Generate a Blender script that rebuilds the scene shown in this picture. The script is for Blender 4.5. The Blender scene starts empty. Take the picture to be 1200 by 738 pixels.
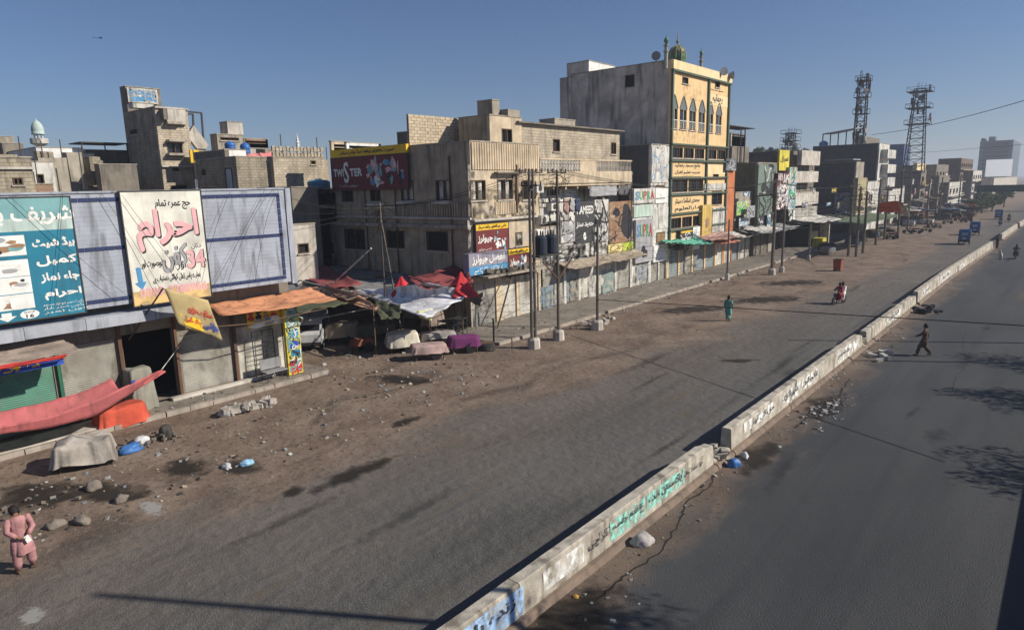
import bpy, bmesh, math, random
from math import sin, cos, radians, pi, hypot, atan2
from mathutils import Vector, Matrix, noise
R = random.Random(7)
S = bpy.context.scene
COL = S.collection

# ------------------------------------------------------------------ camera
CAM_H = 9.2
PSI, PIT, ROL = radians(40.2), radians(10.95), radians(1.35)
FW = Vector((-sin(PSI)*cos(PIT), cos(PSI)*cos(PIT), -sin(PIT)))
RT0 = Vector((cos(PSI), sin(PSI), 0)); UP0 = RT0.cross(FW)
RT = RT0*cos(ROL) - UP0*sin(ROL); UP = UP0*cos(ROL) + RT0*sin(ROL)
CP = Vector((0, 0, CAM_H)); FPX = 780.0
cd = bpy.data.cameras.new('camera'); cam = bpy.data.objects.new('camera', cd); COL.objects.link(cam)
cam.matrix_world = Matrix(((RT.x, UP.x, -FW.x, 0), (RT.y, UP.y, -FW.y, 0), (RT.z, UP.z, -FW.z, CAM_H), (0, 0, 0, 1)))
cd.sensor_width = 36; cd.lens = FPX/1200*36; cd.clip_end = 8000; cd.clip_start = .1
S.camera = cam
# ------------------------------------------------------------------ light
SUN_EL = radians(33); SUN_AZ = radians(31)            # azimuth counted from +X towards +Y
w = bpy.data.worlds.new('World'); S.world = w; w.use_nodes = True
nt = w.node_tree; bg = nt.nodes['Background']; sky = nt.nodes.new('ShaderNodeTexSky')
sky.sky_type = 'NISHITA'; sky.sun_disc = False; sky.sun_elevation = SUN_EL; sky.sun_rotation = pi/2 - SUN_AZ
sky.air_density = 1.0; sky.dust_density = .18; sky.ozone_density = 6.0; sky.altitude = 0
tn = nt.nodes.new('ShaderNodeMix'); tn.data_type = 'RGBA'; tn.blend_type = 'MULTIPLY'; tn.inputs[0].default_value = 1; tn.inputs[7].default_value = (.98, .985, 1.1, 1)   # camera white balance
nt.links.new(sky.outputs[0], tn.inputs[6]); nt.links.new(tn.outputs[2], bg.inputs[0]); bg.inputs[1].default_value = .055
sl = bpy.data.lights.new('sun', 'SUN'); sl.energy = 4.7; sl.angle = radians(.5); sl.color = (1, .93, .82)
so = bpy.data.objects.new('sun', sl); COL.objects.link(so)
sd = Vector((cos(SUN_AZ)*cos(SUN_EL), sin(SUN_AZ)*cos(SUN_EL), sin(SUN_EL)))
so.rotation_euler = sd.to_track_quat('Z', 'Y').to_euler(); so.location = (30, 20, 60)
S.view_settings.view_transform = 'Standard'; S.view_settings.look = 'None'
S.view_settings.exposure = .3; S.view_settings.gamma = 1
HAZE = .0006
S.render.engine = 'CYCLES'; S.cycles.max_bounces = 5; S.cycles.volume_bounces = 0

# ------------------------------------------------------------------ survey: photo measurements turned into metres on known planes
def ray(x, y): return FW + RT*((x-600)/FPX) + UP*((369-y)/FPX)
def onX(x, y, X0): r = ray(x, y); return CP + r*(X0/r.x)
def onY(x, y, Y0): r = ray(x, y); return CP + r*(Y0/r.y)
def onZ(x, y, Z0=0): r = ray(x, y); return CP + r*((Z0-CAM_H)/r.z)
def fr(xl, xr, yt, yb, X0=-29.6):                    # rectangle on a wall that faces the road
    cx, cy = (xl+xr)/2, (yt+yb)/2
    return (onX(xl, cy, X0).y, onX(xr, cy, X0).y, onX(cx, yb, X0).z, onX(cx, yt, X0).z)
def sr(xl, xr, yt, yb, Y0):                          # rectangle on a wall that faces down the road (-Y)
    cx, cy = (xl+xr)/2, (yt+yb)/2
    return (onY(xl, cy, Y0).x, onY(xr, cy, Y0).x, onY(cx, yb, Y0).z, onY(cx, yt, Y0).z)
def cbox(xl, xc, xr, yt, X0, yb=None):               # box with a street corner: x0,x1,y0,y1,z0,z1
    c = onX(xc, yt, X0); y0 = c.y
    x0 = onY(xl, yt, y0).x; y1 = onX(xr, yt, X0).y
    z0 = 0 if yb is None else onX(xc, yb, X0).z
    return [x0, X0, y0, y1, z0, c.z]

# ------------------------------------------------------------------ materials
MATS = {}
def M(name, col=(.3, .3, .3), var=.22, scale=1.2, rough=.9, grime=.35, bump=.25, metal=0., brick=None, gcol=(.05, .045, .04), streak=(3, 3, .35), fine=30, groove=None, glass=False):
    if name in MATS: return MATS[name]
    m = bpy.data.materials.new(name); m.use_nodes = True; t = m.node_tree; N = t.nodes; L = t.links
    b = N['Principled BSDF']; b.inputs['Roughness'].default_value = rough; b.inputs['Metallic'].default_value = metal
    if not glass: b.inputs['Specular IOR Level'].default_value = .25
    tc = N.new('ShaderNodeTexCoord'); oi = N.new('ShaderNodeObjectInfo')
    mu = N.new('ShaderNodeMath'); mu.operation = 'MULTIPLY'; mu.inputs[1].default_value = 37.; L.new(oi.outputs['Random'], mu.inputs[0])
    def nz(sc, detail=4, mapping=None, dist=0):
        n = N.new('ShaderNodeTexNoise'); n.noise_dimensions = '4D'; n.inputs['Scale'].default_value = sc; n.inputs['Detail'].default_value = detail
        n.inputs['Distortion'].default_value = dist; L.new(mu.outputs[0], n.inputs['W'])
        if mapping:
            mp = N.new('ShaderNodeMapping'); mp.inputs['Scale'].default_value = mapping; L.new(tc.outputs['Object'], mp.inputs[0]); L.new(mp.outputs[0], n.inputs['Vector'])
        else: L.new(tc.outputs['Object'], n.inputs['Vector'])
        return n
    def mix(a, bb, f, typ='MIX'):
        x = N.new('ShaderNodeMix'); x.data_type = 'RGBA'; x.blend_type = typ
        for i, v in ((6, a), (7, bb), (0, f)):
            if hasattr(v, 'name') or hasattr(v, 'is_linked'): L.new(v, x.inputs[i])
            else: x.inputs[i].default_value = v if i == 0 else (*v, 1)
        return x.outputs[2]
    def ramp(s, a, bb):
        r = N.new('ShaderNodeMapRange'); r.inputs[1].default_value = a; r.inputs[2].default_value = bb; L.new(s, r.inputs[0]); return r.outputs[0]
    n1 = nz(scale, 8); c = mix(tuple(v*(1-var) for v in col), tuple(min(1, v*(1+var)) for v in col), ramp(n1.outputs[0], .3, .7))
    h = None
    if brick:
        sx = N.new('ShaderNodeSeparateXYZ'); L.new(tc.outputs['Object'], sx.inputs[0])
        ad = N.new('ShaderNodeMath'); ad.operation = 'ADD'; L.new(sx.outputs[0], ad.inputs[0]); L.new(sx.outputs[1], ad.inputs[1])
        cb = N.new('ShaderNodeCombineXYZ'); L.new(ad.outputs[0], cb.inputs[0]); L.new(sx.outputs[2], cb.inputs[1])
        bt = N.new('ShaderNodeTexBrick'); L.new(cb.outputs[0], bt.inputs['Vector']); bt.inputs['Scale'].default_value = 1
        bt.inputs['Brick Width'].default_value = brick[0]; bt.inputs['Row Height'].default_value = brick[1]; bt.inputs['Mortar Size'].default_value = .02
        bt.inputs['Color1'].default_value = (.85, .85, .85, 1); bt.inputs['Color2'].default_value = (1.08, 1.08, 1.08, 1); bt.inputs['Mortar'].default_value = (.68, .68, .68, 1)
        c = mix(c, bt.outputs[0], 1., 'MULTIPLY'); h = bt.outputs['Fac']
    if groove:
        sx = N.new('ShaderNodeSeparateXYZ'); L.new(tc.outputs['Object'], sx.inputs[0])
    if grime:
        n2 = nz(1., 9, streak, .5); c = mix(c, gcol, ramp(n2.outputs[0], .5, .66)); 
        # limit the grime amount
        last = [n for n in N if n.bl_idname == 'ShaderNodeMapRange'][-1]; last.inputs[4].default_value = grime
        n4 = nz(.7, 9, None, .8); c = mix(c, gcol, ramp(n4.outputs[0], .5, .63)); last = [n for n in N if n.bl_idname == 'ShaderNodeMapRange'][-1]; last.inputs[4].default_value = grime*.4
    n3 = nz(fine, 3); 
    c = mix(c, tuple(v*.45 for v in col), ramp(n3.outputs[0], .55, .8)); [n for n in N if n.bl_idname == 'ShaderNodeMapRange'][-1].inputs[4].default_value = .5*var*2
    L.new(c, b.inputs['Base Color'])
    if bump:
        bn = N.new('ShaderNodeBump'); bn.inputs['Strength'].default_value = bump; bn.inputs['Distance'].default_value = .03
        if h is not None:
            iv = N.new('ShaderNodeMath'); iv.operation = 'SUBTRACT'; L.new(n3.outputs[0], iv.inputs[0]); L.new(h, iv.inputs[1]); L.new(iv.outputs[0], bn.inputs['Height'])
        else: L.new(n3.outputs[0], bn.inputs['Height'])
        L.new(bn.outputs[0], b.inputs['Normal'])
    MATS[name] = m; return m
def P(name, col=None, rough=.7, **k):                 # painted / plain
    if name in MATS: return MATS[name]
    k.setdefault('grime', .25); k.setdefault('var', .12); return M(name, col, rough=rough, **k)
conc = M('concrete', (.36, .32, .255), grime=.45)
conc_d = M('dark_concrete', (.21, .185, .15), grime=.5)
conc_l = M('pale_concrete', (.5, .46, .4), grime=.4)
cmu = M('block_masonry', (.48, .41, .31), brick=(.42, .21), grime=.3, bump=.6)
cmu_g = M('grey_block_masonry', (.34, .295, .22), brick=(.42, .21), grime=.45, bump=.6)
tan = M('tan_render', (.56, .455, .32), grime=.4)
tan_d = M('aged_tan_render', (.38, .315, .22), grime=.5)  # darker than the front tan, mostly for side walls and roof rooms
whitew = M('whitewash', (.6, .58, .53), grime=.75)
white = M('white_paint', (.72, .71, .68), grime=.2)
yellow = M('ochre_paint', (.74, .52, .27), grime=.15, var=.08)
cream = M('cream_paint', (.8, .62, .36), grime=.2, var=.08)
green_t = P('dark_green_trim', (.09, .13, .1))
glass = M('dark_glass', (.02, .022, .025), rough=.15, grime=0, var=.3, bump=0, glass=True)
dark = M('dark_interior', (.025, .022, .02), grime=0, bump=0)
wood = M('weathered_wood', (.12, .08, .05), grime=.3)
iron = M('dark_iron', (.045, .043, .042), rough=.6, grime=.2)
rust = M('rusty_iron', (.13, .07, .045), rough=.85)
steel = M('galvanised_steel', (.3, .3, .3), rough=.55, grime=.35)
black = P('black_rubber', (.018, .018, .018), grime=0)
shut_g = M('grey_shutter_steel', (.36, .345, .3), rough=.6, grime=.75, streak=(1.5, 1.5, .6), gcol=(.09, .065, .045))
shut_w = M('pale_shutter_steel', (.55, .53, .47), rough=.6, grime=.65, streak=(1.5, 1.5, .6), gcol=(.12, .085, .06))
shut_n = M('green_shutter_steel', (.12, .27, .2), rough=.6, grime=.55, streak=(1.2, 1.2, .7), gcol=(.25, .23, .18))
shut_b = M('blue_grey_shutter_steel', (.27, .31, .32), rough=.6, grime=.7, gcol=(.1, .08, .06))
skin = P('skin', (.2, .11, .07), grime=0)
hair = P('black_hair', (.015, .012, .01), grime=0)

# ------------------------------------------------------------------ object helpers
WL = {}
def link(o, parent=None):
    COL.objects.link(o)
    if parent is not None: o.parent = parent
    return o
def tag(o, label=None, cat=None, group=None, kind=None):
    if label: o['label'] = label
    if cat: o['category'] = cat
    if group: o['group'] = group
    if kind: o['kind'] = kind
    return o
def root(name, loc, label, cat, group=None):
    o = bpy.data.objects.new(name, None); link(o); o.location = loc; o.empty_display_size = .2; WL[o.name] = Vector(loc)
    return tag(o, label, cat, group)
class MB:
    def __init__(s): s.v = []; s.f = []; s.m = []
    def add(s, vs, fs, mi=0):
        n = len(s.v); s.v += [tuple(p) for p in vs]; s.f += [tuple(i+n for i in f) for f in fs]; s.m += [mi]*len(fs); return s
    def box(s, x0, x1, y0, y1, z0, z1, mi=0, j=0):
        if x0 > x1: x0, x1 = x1, x0
        if y0 > y1: y0, y1 = y1, y0
        v = [(x, y, z) for z in (z0, z1) for y in (y0, y1) for x in (x0, x1)]
        if j: v = [(a+R.uniform(-j, j), b+R.uniform(-j, j), c+R.uniform(-j, j)) for a, b, c in v]
        return s.add(v, [(0, 2, 3, 1), (4, 5, 7, 6), (0, 1, 5, 4), (2, 6, 7, 3), (0, 4, 6, 2), (1, 3, 7, 5)], mi)
    def obox(s, c, ax, ay, az, mi=0):                  # oriented box: centre and three half-axis vectors
        c = Vector(c); ax = Vector(ax); ay = Vector(ay); az = Vector(az)
        v = [c+ax*i+ay*j+az*k for k in (-1, 1) for j in (-1, 1) for i in (-1, 1)]
        return s.add(v, [(0, 2, 3, 1), (4, 5, 7, 6), (0, 1, 5, 4), (2, 6, 7, 3), (0, 4, 6, 2), (1, 3, 7, 5)], mi)
    def bar(s, a, b, r, mi=0, n=4):
        return s.tube([a, b], r, n, mi)
    def tube(s, pts, r, n=6, mi=0, cap=True):
        pts = [Vector(p) for p in pts]; k = len(pts); rr = r if isinstance(r, (list, tuple)) else [r]*k
        vs = []; up = Vector((0, 0, 1))
        for i, p in enumerate(pts):
            d = (pts[min(i+1, k-1)]-pts[max(i-1, 0)]).normalized()
            a = d.cross(up) if abs(d.z) < .95 else d.cross(Vector((0, 1, 0)))
            a.normalize(); b = d.cross(a)
            q = rr[i]; qx, qy = q if isinstance(q, (list, tuple)) else (q, q)
            for t in range(n):
                u = 2*pi*(t+.5)/n; vs.append(p+a*cos(u)*qx+b*sin(u)*qy)
        fs = [(i*n+t, i*n+(t+1) % n, (i+1)*n+(t+1) % n, (i+1)*n+t) for i in range(k-1) for t in range(n)]
        if cap: fs += [tuple(range(n-1, -1, -1)), tuple((k-1)*n+t for t in range(n))]
        return s.add(vs, fs, mi)
    def lathe(s, c, prof, n=16, mi=0):                 # prof: (radius, z)
        c = Vector(c); vs = [c+Vector((r*cos(2*pi*t/n), r*sin(2*pi*t/n), z)) for r, z in prof for t in range(n)]
        k = len(prof)
        return s.add(vs, [(i*n+t, i*n+(t+1) % n, (i+1)*n+(t+1) % n, (i+1)*n+t) for i in range(k-1) for t in range(n)]+[tuple(range(n-1, -1, -1)), tuple((k-1)*n+t for t in range(n))], mi)
    def wheel(s, c, r, wd, ax, n=16, mi=0):
        ax = Vector(ax).normalized(); c = Vector(c); return s.tube([c-ax*wd/2, c-ax*wd*.45, c+ax*wd*.45, c+ax*wd/2], [r*.9, r, r, r*.9], n, mi)
    def build(s, name, mats, parent=None, smooth=False, kind=None, label=None, solid=0):
        me = bpy.data.meshes.new(name); off = WL.get(parent.name, Vector()) if parent is not None else Vector()
        if parent is None and s.v:
            off = Vector((sum(v[0] for v in s.v)/len(s.v), sum(v[1] for v in s.v)/len(s.v), min(v[2] for v in s.v)))
        me.from_pydata([(a-off.x, b-off.y, c-off.z) for a, b, c in s.v], [], s.f)
        if not isinstance(mats, (list, tuple)): mats = [mats]
        for m in mats: me.materials.append(m)
        for p, mi in zip(me.polygons, s.m): p.material_index = mi; p.use_smooth = smooth
        o = bpy.data.objects.new(name, me); link(o, parent); WL[o.name] = off.copy()
        if parent is None: o.location = off
        if solid:
            md = o.modifiers.new('thick', 'SOLIDIFY'); md.thickness = solid
        if kind: o['kind'] = kind
        if label: o['label'] = label
        return o
def part(name, mats, parent, fn, **k):
    mb = MB(); fn(mb); return mb.build(name, mats, parent, **k)
def bx(name, mat, parent, x0, x1, y0, y1, z0, z1, **k):
    j = k.pop('j', 0); return MB().box(x0, x1, y0, y1, z0, z1, 0, j).build(name, mat, parent, **k)

# ------------------------------------------------------------------ lettering (flat print)
_F = {}   # Urdu letters: isolated, final, initial, medial presentation forms
for k, v in {'ا': 'FE8D FE8E', 'آ': 'FE81 FE82', 'ب': 'FE8F', 'پ': 'FB56', 'ت': 'FE95', 'ٹ': 'FB66', 'ث': 'FE99', 'ج': 'FE9D', 'چ': 'FB7A', 'ح': 'FEA1', 'خ': 'FEA5', 'د': 'FEA9 FEAA',
             'ڈ': 'FB88 FB89', 'ذ': 'FEAB FEAC', 'ر': 'FEAD FEAE', 'ز': 'FEAF FEB0', 'س': 'FEB1', 'ش': 'FEB5', 'ص': 'FEB9', 'ض': 'FEBD', 'ط': 'FEC1', 'ع': 'FEC9', 'غ': 'FECD', 'ف': 'FED1', 'ق': 'FED5',
             'ک': 'FB8E', 'گ': 'FB92', 'ل': 'FEDD', 'م': 'FEE1', 'ن': 'FEE5', 'و': 'FEED FEEE', 'ہ': 'FBA6', 'ی': 'FBFC', 'ے': 'FBAE FBAF', 'ء': 'FE80'}.items():
    q = [int(x, 16) for x in v.split()]
    if k == 'ء': q = [q[0]]*1
    elif len(q) == 1: q = [q[0], q[0]+1, q[0]+2, q[0]+3]
    _F[k] = q
def shape(s):
    out = []
    for i, ch in enumerate(s):
        if ch not in _F: out.append(ch); continue
        q = _F[ch]; prev = i > 0 and len(_F.get(s[i-1], [])) == 4; nxt = len(q) == 4 and i+1 < len(s) and len(_F.get(s[i+1], [])) >= 2
        if len(q) == 1: out.append(chr(q[0])); continue
        out.append(chr(q[3] if prev and nxt else q[1] if prev else q[2] if nxt else q[0]))
    return ''.join(reversed(out))
def is_ur(s): return any(c in _F for c in s)
TXC = {}
def text_mesh(s):
    if s in TXC: return TXC[s]
    c = bpy.data.curves.new('lettering', 'FONT'); c.body = shape(s) if is_ur(s) else s; c.resolution_u = 2
    if is_ur(s): c.space_character = .93
    o = bpy.data.objects.new('lettering', c); COL.objects.link(o)
    dg = bpy.context.evaluated_depsgraph_get(); me = bpy.data.meshes.new_from_object(o.evaluated_get(dg))
    vs = [v.co.copy() for v in me.vertices]; fs = [tuple(p.vertices) for p in me.polygons]
    bpy.data.objects.remove(o); bpy.data.meshes.remove(me); bpy.data.curves.remove(c)
    TXC[s] = (vs, fs); return TXC[s]
def frame_of(axis, plane):                             # maps (u, z, out) to world
    if axis == 'x': return lambda u, z, d: (plane+d, u, z)
    return lambda u, z, d: (u, plane-d, z)
def txt(s, axis, plane, u0, u1, z0, z1, mat, parent, bold=0, slant=0, off=.006, name='lettering'):
    vs, fs = text_mesh(s)
    if not vs: return
    xa, xb = min(v.x for v in vs), max(v.x for v in vs); ya, yb = min(v.y for v in vs), max(v.y for v in vs)
    fm = frame_of(axis, plane); mb = MB(); du, dz = u1-u0, z1-z0
    copies = [(0, 0)] if not bold else [(0, 0), (bold, 0), (0, bold), (bold, bold), (bold/2, -bold/2)]
    for k, (bu, bz) in enumerate(copies):
        mb.add([fm(u0+(v.x-xa)/(xb-xa)*du+bu+slant*(v.y-ya)/(yb-ya), z0+(v.y-ya)/(yb-ya)*dz+bz, off+.0012*k) for v in vs], fs)
    return mb.build(name, mat, parent)
def scrib(axis, plane, u0, u1, z0, z1, mat, parent, n=12, r=None, wd=.03, off=.008, name='scrawl'):
    r = r or R; fm = frame_of(axis, plane); mb = MB()
    for k in range(n):
        u, z = r.uniform(u0, u1), r.uniform(z0, z1); a = r.uniform(0, 6.3); pts = []
        for i in range(r.randint(3, 7)):
            pts.append((u, z)); a += r.uniform(-1.2, 1.2); st = r.uniform(.6, 1.6)*wd*2.2
            u = min(max(u+cos(a)*st, u0), u1); z = min(max(z+sin(a)*st, z0), z1)
        w2 = wd*r.uniform(.3, .6)
        for (a0, b0), (a1, b1) in zip(pts, pts[1:]):
            d = hypot(a1-a0, b1-b0)
            if d < 1e-4: continue
            nx, nz_ = -(b1-b0)/d*w2, (a1-a0)/d*w2
            mb.add([fm(a0-nx, b0-nz_, off+k*1e-4), fm(a1-nx, b1-nz_, off+k*1e-4), fm(a1+nx, b1+nz_, off+k*1e-4), fm(a0+nx, b0+nz_, off+k*1e-4)], [(0, 1, 2, 3)])
    return mb.build(name, mat, parent)
def rect(axis, plane, u0, u1, z0, z1, mat, parent, name='panel', off=.004, th=None):
    fm = frame_of(axis, plane); a = fm(u0, z0, 0); b = fm(u1, z1, off)
    return bx(name, mat, parent, min(a[0], b[0]), max(a[0], b[0]), min(a[1], b[1]), max(a[1], b[1]), z0, z1)
def blob(axis, plane, cu, cz, ru, rz, mat, parent, name='print_patch', off=.006, n=18, wob=.15, seed=0):
    fm = frame_of(axis, plane); rr = random.Random(seed)
    ph = rr.uniform(0, 6)
    vs = [fm(cu, cz, off)]+[fm(cu+ru*cos(2*pi*i/n)*(1+wob*sin(3*2*pi*i/n+ph)), cz+rz*sin(2*pi*i/n)*(1+wob*sin(2*2*pi*i/n+ph)), off) for i in range(n)]
    return MB().add(vs, [(0, i+1, (i+1) % n+1) for i in range(n)]).build(name, mat, parent)

def sign(label, axis, plane, u0, u1, z0, z1, mat, th=.08, cat='sign', name='shop_sign', group=None, frame=None):
    """a board whose printed face stands th in front of the wall plane; returns (root, face plane)"""
    fm = frame_of(axis, plane); p = fm((u0+u1)/2, z0, 0)
    r = root(name, p, label, cat, group)
    fp = plane + (th if axis == 'x' else -th)
    rect(axis, plane+(.012 if axis == 'x' else -.012), u0, u1, z0, z1, mat, r, 'board', th-.012)
    if frame:
        fw = .05; fm2 = frame_of(axis, fp); mb = MB()
        for a, b, c, d in ((u0-fw, u1+fw, z1, z1+fw), (u0-fw, u1+fw, z0-fw, z0), (u0-fw, u0, z0, z1), (u1, u1+fw, z0, z1)):
            A = fm2(a, c, -th*.6); B = fm2(b, d, .02); mb.box(min(A[0], B[0]), max(A[0], B[0]), min(A[1], B[1]), max(A[1], B[1]), c, d)
        mb.build('frame', frame, r)
    return r, fp

# ------------------------------------------------------------------ building helpers
def wallgrid(mb, axis, plane, th, u0, u1, z0, z1, holes, mi=0):
    us = sorted({u0, u1, *[min(max(h[0], u0), u1) for h in holes], *[min(max(h[1], u0), u1) for h in holes]})
    for a, b in zip(us, us[1:]):
        if b-a < 1e-4: continue
        hs = sorted([(h[2], h[3]) for h in holes if h[0] < (a+b)/2 < h[1]]); z = z0
        spans = []
        for h0, h1 in hs:
            if h0 > z: spans.append((z, h0))
            z = max(z, h1)
        if z < z1: spans.append((z, z1))
        for c, d in spans:
            if axis == 'x': mb.box(plane-th, plane, a, b, c, d, mi)
            else: mb.box(a, b, plane, plane+th, c, d, mi)
def window(axis, plane, u0, u1, z0, z1, style, parent, th=.22, fmat=None):
    fmat = fmat or wood; fm = frame_of(axis, plane)
    def bb(mb, a, b, c, d, o0, o1):
        A = fm(a, c, o0); B = fm(b, d, o1); mb.box(A[0], B[0], A[1], B[1], c, d)
    f = .07; mb = MB(); out = .03 if style != 'recess' else -.1
    for a, b, c, d in ((u0, u1, z1-f, z1), (u0, u1, z0, z0+f), (u0, u0+f, z0+f, z1-f), (u1-f, u1, z0+f, z1-f)): bb(mb, a, b, c, d, -.12, out)
    if style in ('two', 'three', 'bars', 'curtain'):
        n = {'two': 2, 'three': 3, 'bars': 2, 'curtain': 2}[style]
        for i in range(1, n): u = u0+(u1-u0)*i/n; bb(mb, u-.03, u+.03, z0+f, z1-f, -.1, out-.01)
    W = mb.build('window', fmat, parent)
    mb = MB(); bb(mb, u0+f, u1-f, z0+f, z1-f, -th, -.17); mb.build('pane', glass if style != 'dark' else dark, W)
    if style == 'bars':
        mb = MB(); n = max(3, int((u1-u0)/.16))
        for i in range(1, n): u = u0+(u1-u0)*i/n; bb(mb, u-.012, u+.012, z0+f, z1-f, -.06, -.04)
        for i in range(1, 4): z = z0+(z1-z0)*i/4; bb(mb, u0+f, u1-f, z-.012, z+.012, -.03, -.01)
        mb.build('grille', iron, W)
    if style == 'curtain':
        mb = MB(); 
        for i in range(2):
            a = u0+(u1-u0)*(.12+.45*i)+R.uniform(-.05, .05); bb(mb, a, a+(u1-u0)*R.uniform(.2, .33), z0+f, z1-f, -.165, -.13)
        mb.build('curtain', shut_w, W)
    mb = MB(); bb(mb, u0-.08, u1+.08, z0-.08, z0-.002, -.05, .1); mb.build('sill', conc_l, W)
    return W
def shutter(axis, plane, u0, u1, z0, z1, mat, parent, pitch=.11):
    fm = frame_of(axis, plane); mb = MB(); n = max(4, int((z1-z0)/pitch)); vs = []; fs = []
    for i in range(n+1):
        z = z0+(z1-z0)*i/n
        vs += [fm(u0, z, 0), fm(u1, z, 0)]
        if i < n: z2 = z+(z1-z0)/n*.75; vs += [fm(u0, z2, .03), fm(u1, z2, .03)]
    for i in range(len(vs)//2-1): fs.append((2*i, 2*i+1, 2*i+3, 2*i+2))
    mb.add(vs, fs); o = mb.build('shutter', mat, parent)
    mb = MB(); A = fm(u0, 0, .005); B = fm(u1, 0, .05); mb.box(A[0], B[0], A[1], B[1], z0, z0+.09); mb.build('bottom_rail', rust, o)
    return o
def building(name, label, b, mat, front=None, fh=(), shh=(), parapet=.7, ledges=(), floors=None, cat='building', group=None, shops=None, shmats=None, th=.25, slab=None, zb=0):
    x0, x1, y0, y1, z0, z1 = b
    r = root(name, ((x0+x1)/2, y0, z0), label, cat, group)
    fh = list(fh); hs = [h[:4] for h in fh]; shops = list(shops or [])
    for s_ in shops: hs.append((s_[0], s_[1], z0, s_[2]))
    mb = MB(); wallgrid(mb, 'x', x1, th, y0, y1, z0, z1, hs); mb.build('front_wall', front or mat, r)
    mb = MB(); wallgrid(mb, 'y', y0, th, x0, x1-th, z0, z1, [h[:4] for h in shh])
    mb.box(x0, x0+th, y0+th, y1, z0, z1); mb.box(x0+th, x1-th, y1-th, y1, z0, z1); mb.build('wall', mat, r)
    bx('roof', slab or conc_d, r, x0+th, x1-th, y0+th, y1-th, z1-parapet-.2, z1-parapet)
    nf = floors or max(1, int((z1-z0)/3.3))
    mb = MB()
    for i in range(1, nf): z = z0+(z1-z0)*i/nf; mb.box(x0+th, x1-th, y0+th, y1-th, z-.1, z+.05)
    mb.box(max(x0+th, x1-4)-.1, max(x0+th, x1-4), y0+th, y1-th, z0, z1-parapet-.25)
    mb.build('inner_floor', dark, r)
    for z, d in ledges: bx('ledge', conc_l if d < .5 else conc, r, x1+.002, x1+d, y0-.05, y1+.03, z-.07, z+.07, j=.01)
    for h in fh: window('x', x1, *h[:4], h[4], r)
    for h in shh: window('y', y0, *h[:4], h[4], r)
    for k, s_ in enumerate(shops): shutter('x', x1-.12, s_[0]+.02, s_[1]-.02, z0+.02, s_[2]-.02, s_[3], r)
    mb = MB(); mb.box(x1-th-.03, x1+.04, y0-.04, y1+.04, z1+.002, z1+.08); mb.box(x0, x1-th-.035, y0-.04, y0+th+.03, z1+.002, z1+.08); mb.build('coping', conc, r)
    return r
def shoprow(y0, y1, n, ztop, mats, pil=.28):
    wds = [R.uniform(.8, 1.2) for _ in range(n)]; t = sum(wds); y = y0+pil/2; out = []
    for w_ in wds:
        d = w_/t*(y1-y0); out.append((y+pil/2, y+d-pil/2, ztop+R.uniform(-.15, .1), R.choice(mats))); y += d
    out[-1] = (out[-1][0], min(out[-1][1], y1-pil/2), out[-1][2], out[-1][3]); return out

# ------------------------------------------------------------------ cloth helpers
def cloth(name, corners, mat, sag=.3, n=14, wr=.05, parent=None, label=None, cat=None, group=None, seed=1, solid=.015, frill=0):
    """tarpaulin through four corners a,b,c,d in order, sagging between them"""
    a, b, c, d = [Vector(p) for p in corners]; mb = MB(); vs = []
    for i in range(n+1):
        for j in range(n+1):
            u, v = i/n, j/n; p = a.lerp(b, u).lerp(d.lerp(c, u), v)
            p.z -= sag*(4*u*(1-u)*.5+4*v*(1-v)*.5+ .6*16*u*(1-u)*v*(1-v))
            p.z += wr*(noise.noise(Vector((u*5+seed, v*5, seed*3.1)))+.6*noise.noise(Vector((u*13, v*9+seed, seed))))
            e = .12*noise.noise(Vector((u*7, v*7, seed+9))); p.x += e; p.y += e*.5
            vs.append(p)
    fs = [(i*(n+1)+j, (i+1)*(n+1)+j, (i+1)*(n+1)+j+1, i*(n+1)+j+1) for i in range(n) for j in range(n)]
    mb.add(vs, fs); o = mb.build(name, mat, parent, smooth=True, solid=solid)
    if label: tag(o, label, cat, group)
    return o
def drape(mb, c, L_, W_, z0, z1, rot, seed=0, hem=.12, bulge=.0, lump=.06, n=44, e=.35):
    """cloth draped over a box: a lumpy top, folds down the sides, an uneven hem"""
    rs = random.Random(seed); ph = rs.uniform(0, 6); cr, sr_ = cos(rot), sin(rot); rings = []
    prof = [(0, 1), (.3, 1), (.6, .995), (.85, .98), (.96, .94), (1.0, .84), (1.03, .6), (1.06, .35), (1.1, .12), (1.12, 0)]
    vs = []
    for k, (s_, h) in enumerate(prof):
        for t in range(n):
            a = 2*pi*t/n; ca, sa = cos(a), sin(a)
            x = L_/2*s_*math.copysign(abs(ca)**e, ca); y = W_/2*s_*math.copysign(abs(sa)**e, sa)
            fold = (1-h)*(.06*sin(9*a+ph+1.5*sin(3*a))+.035*sin(19*a+2*ph)+bulge); d = hypot(x, y) or 1
            x += x/d*fold; y += y/d*fold
            z = z0+(z1-z0)*h + lump*noise.noise(Vector((x*1.7+seed, y*1.7, seed)))*(1 if h > .5 else .4)
            if k == len(prof)-1: z += hem*noise.noise(Vector((cos(a)*2+seed, sin(a)*2, 3.3)))
            vs.append((c[0]+x*cr-y*sr_, c[1]+x*sr_+y*cr, c[2]+z))
    k = len(prof); fs = [(i*n+t, (i+1)*n+t, (i+1)*n+(t+1) % n, i*n+(t+1) % n) for i in range(1, k-1) for t in range(n)]+[tuple(n+t for t in range(n))]
    mb.add(vs, fs)
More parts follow.
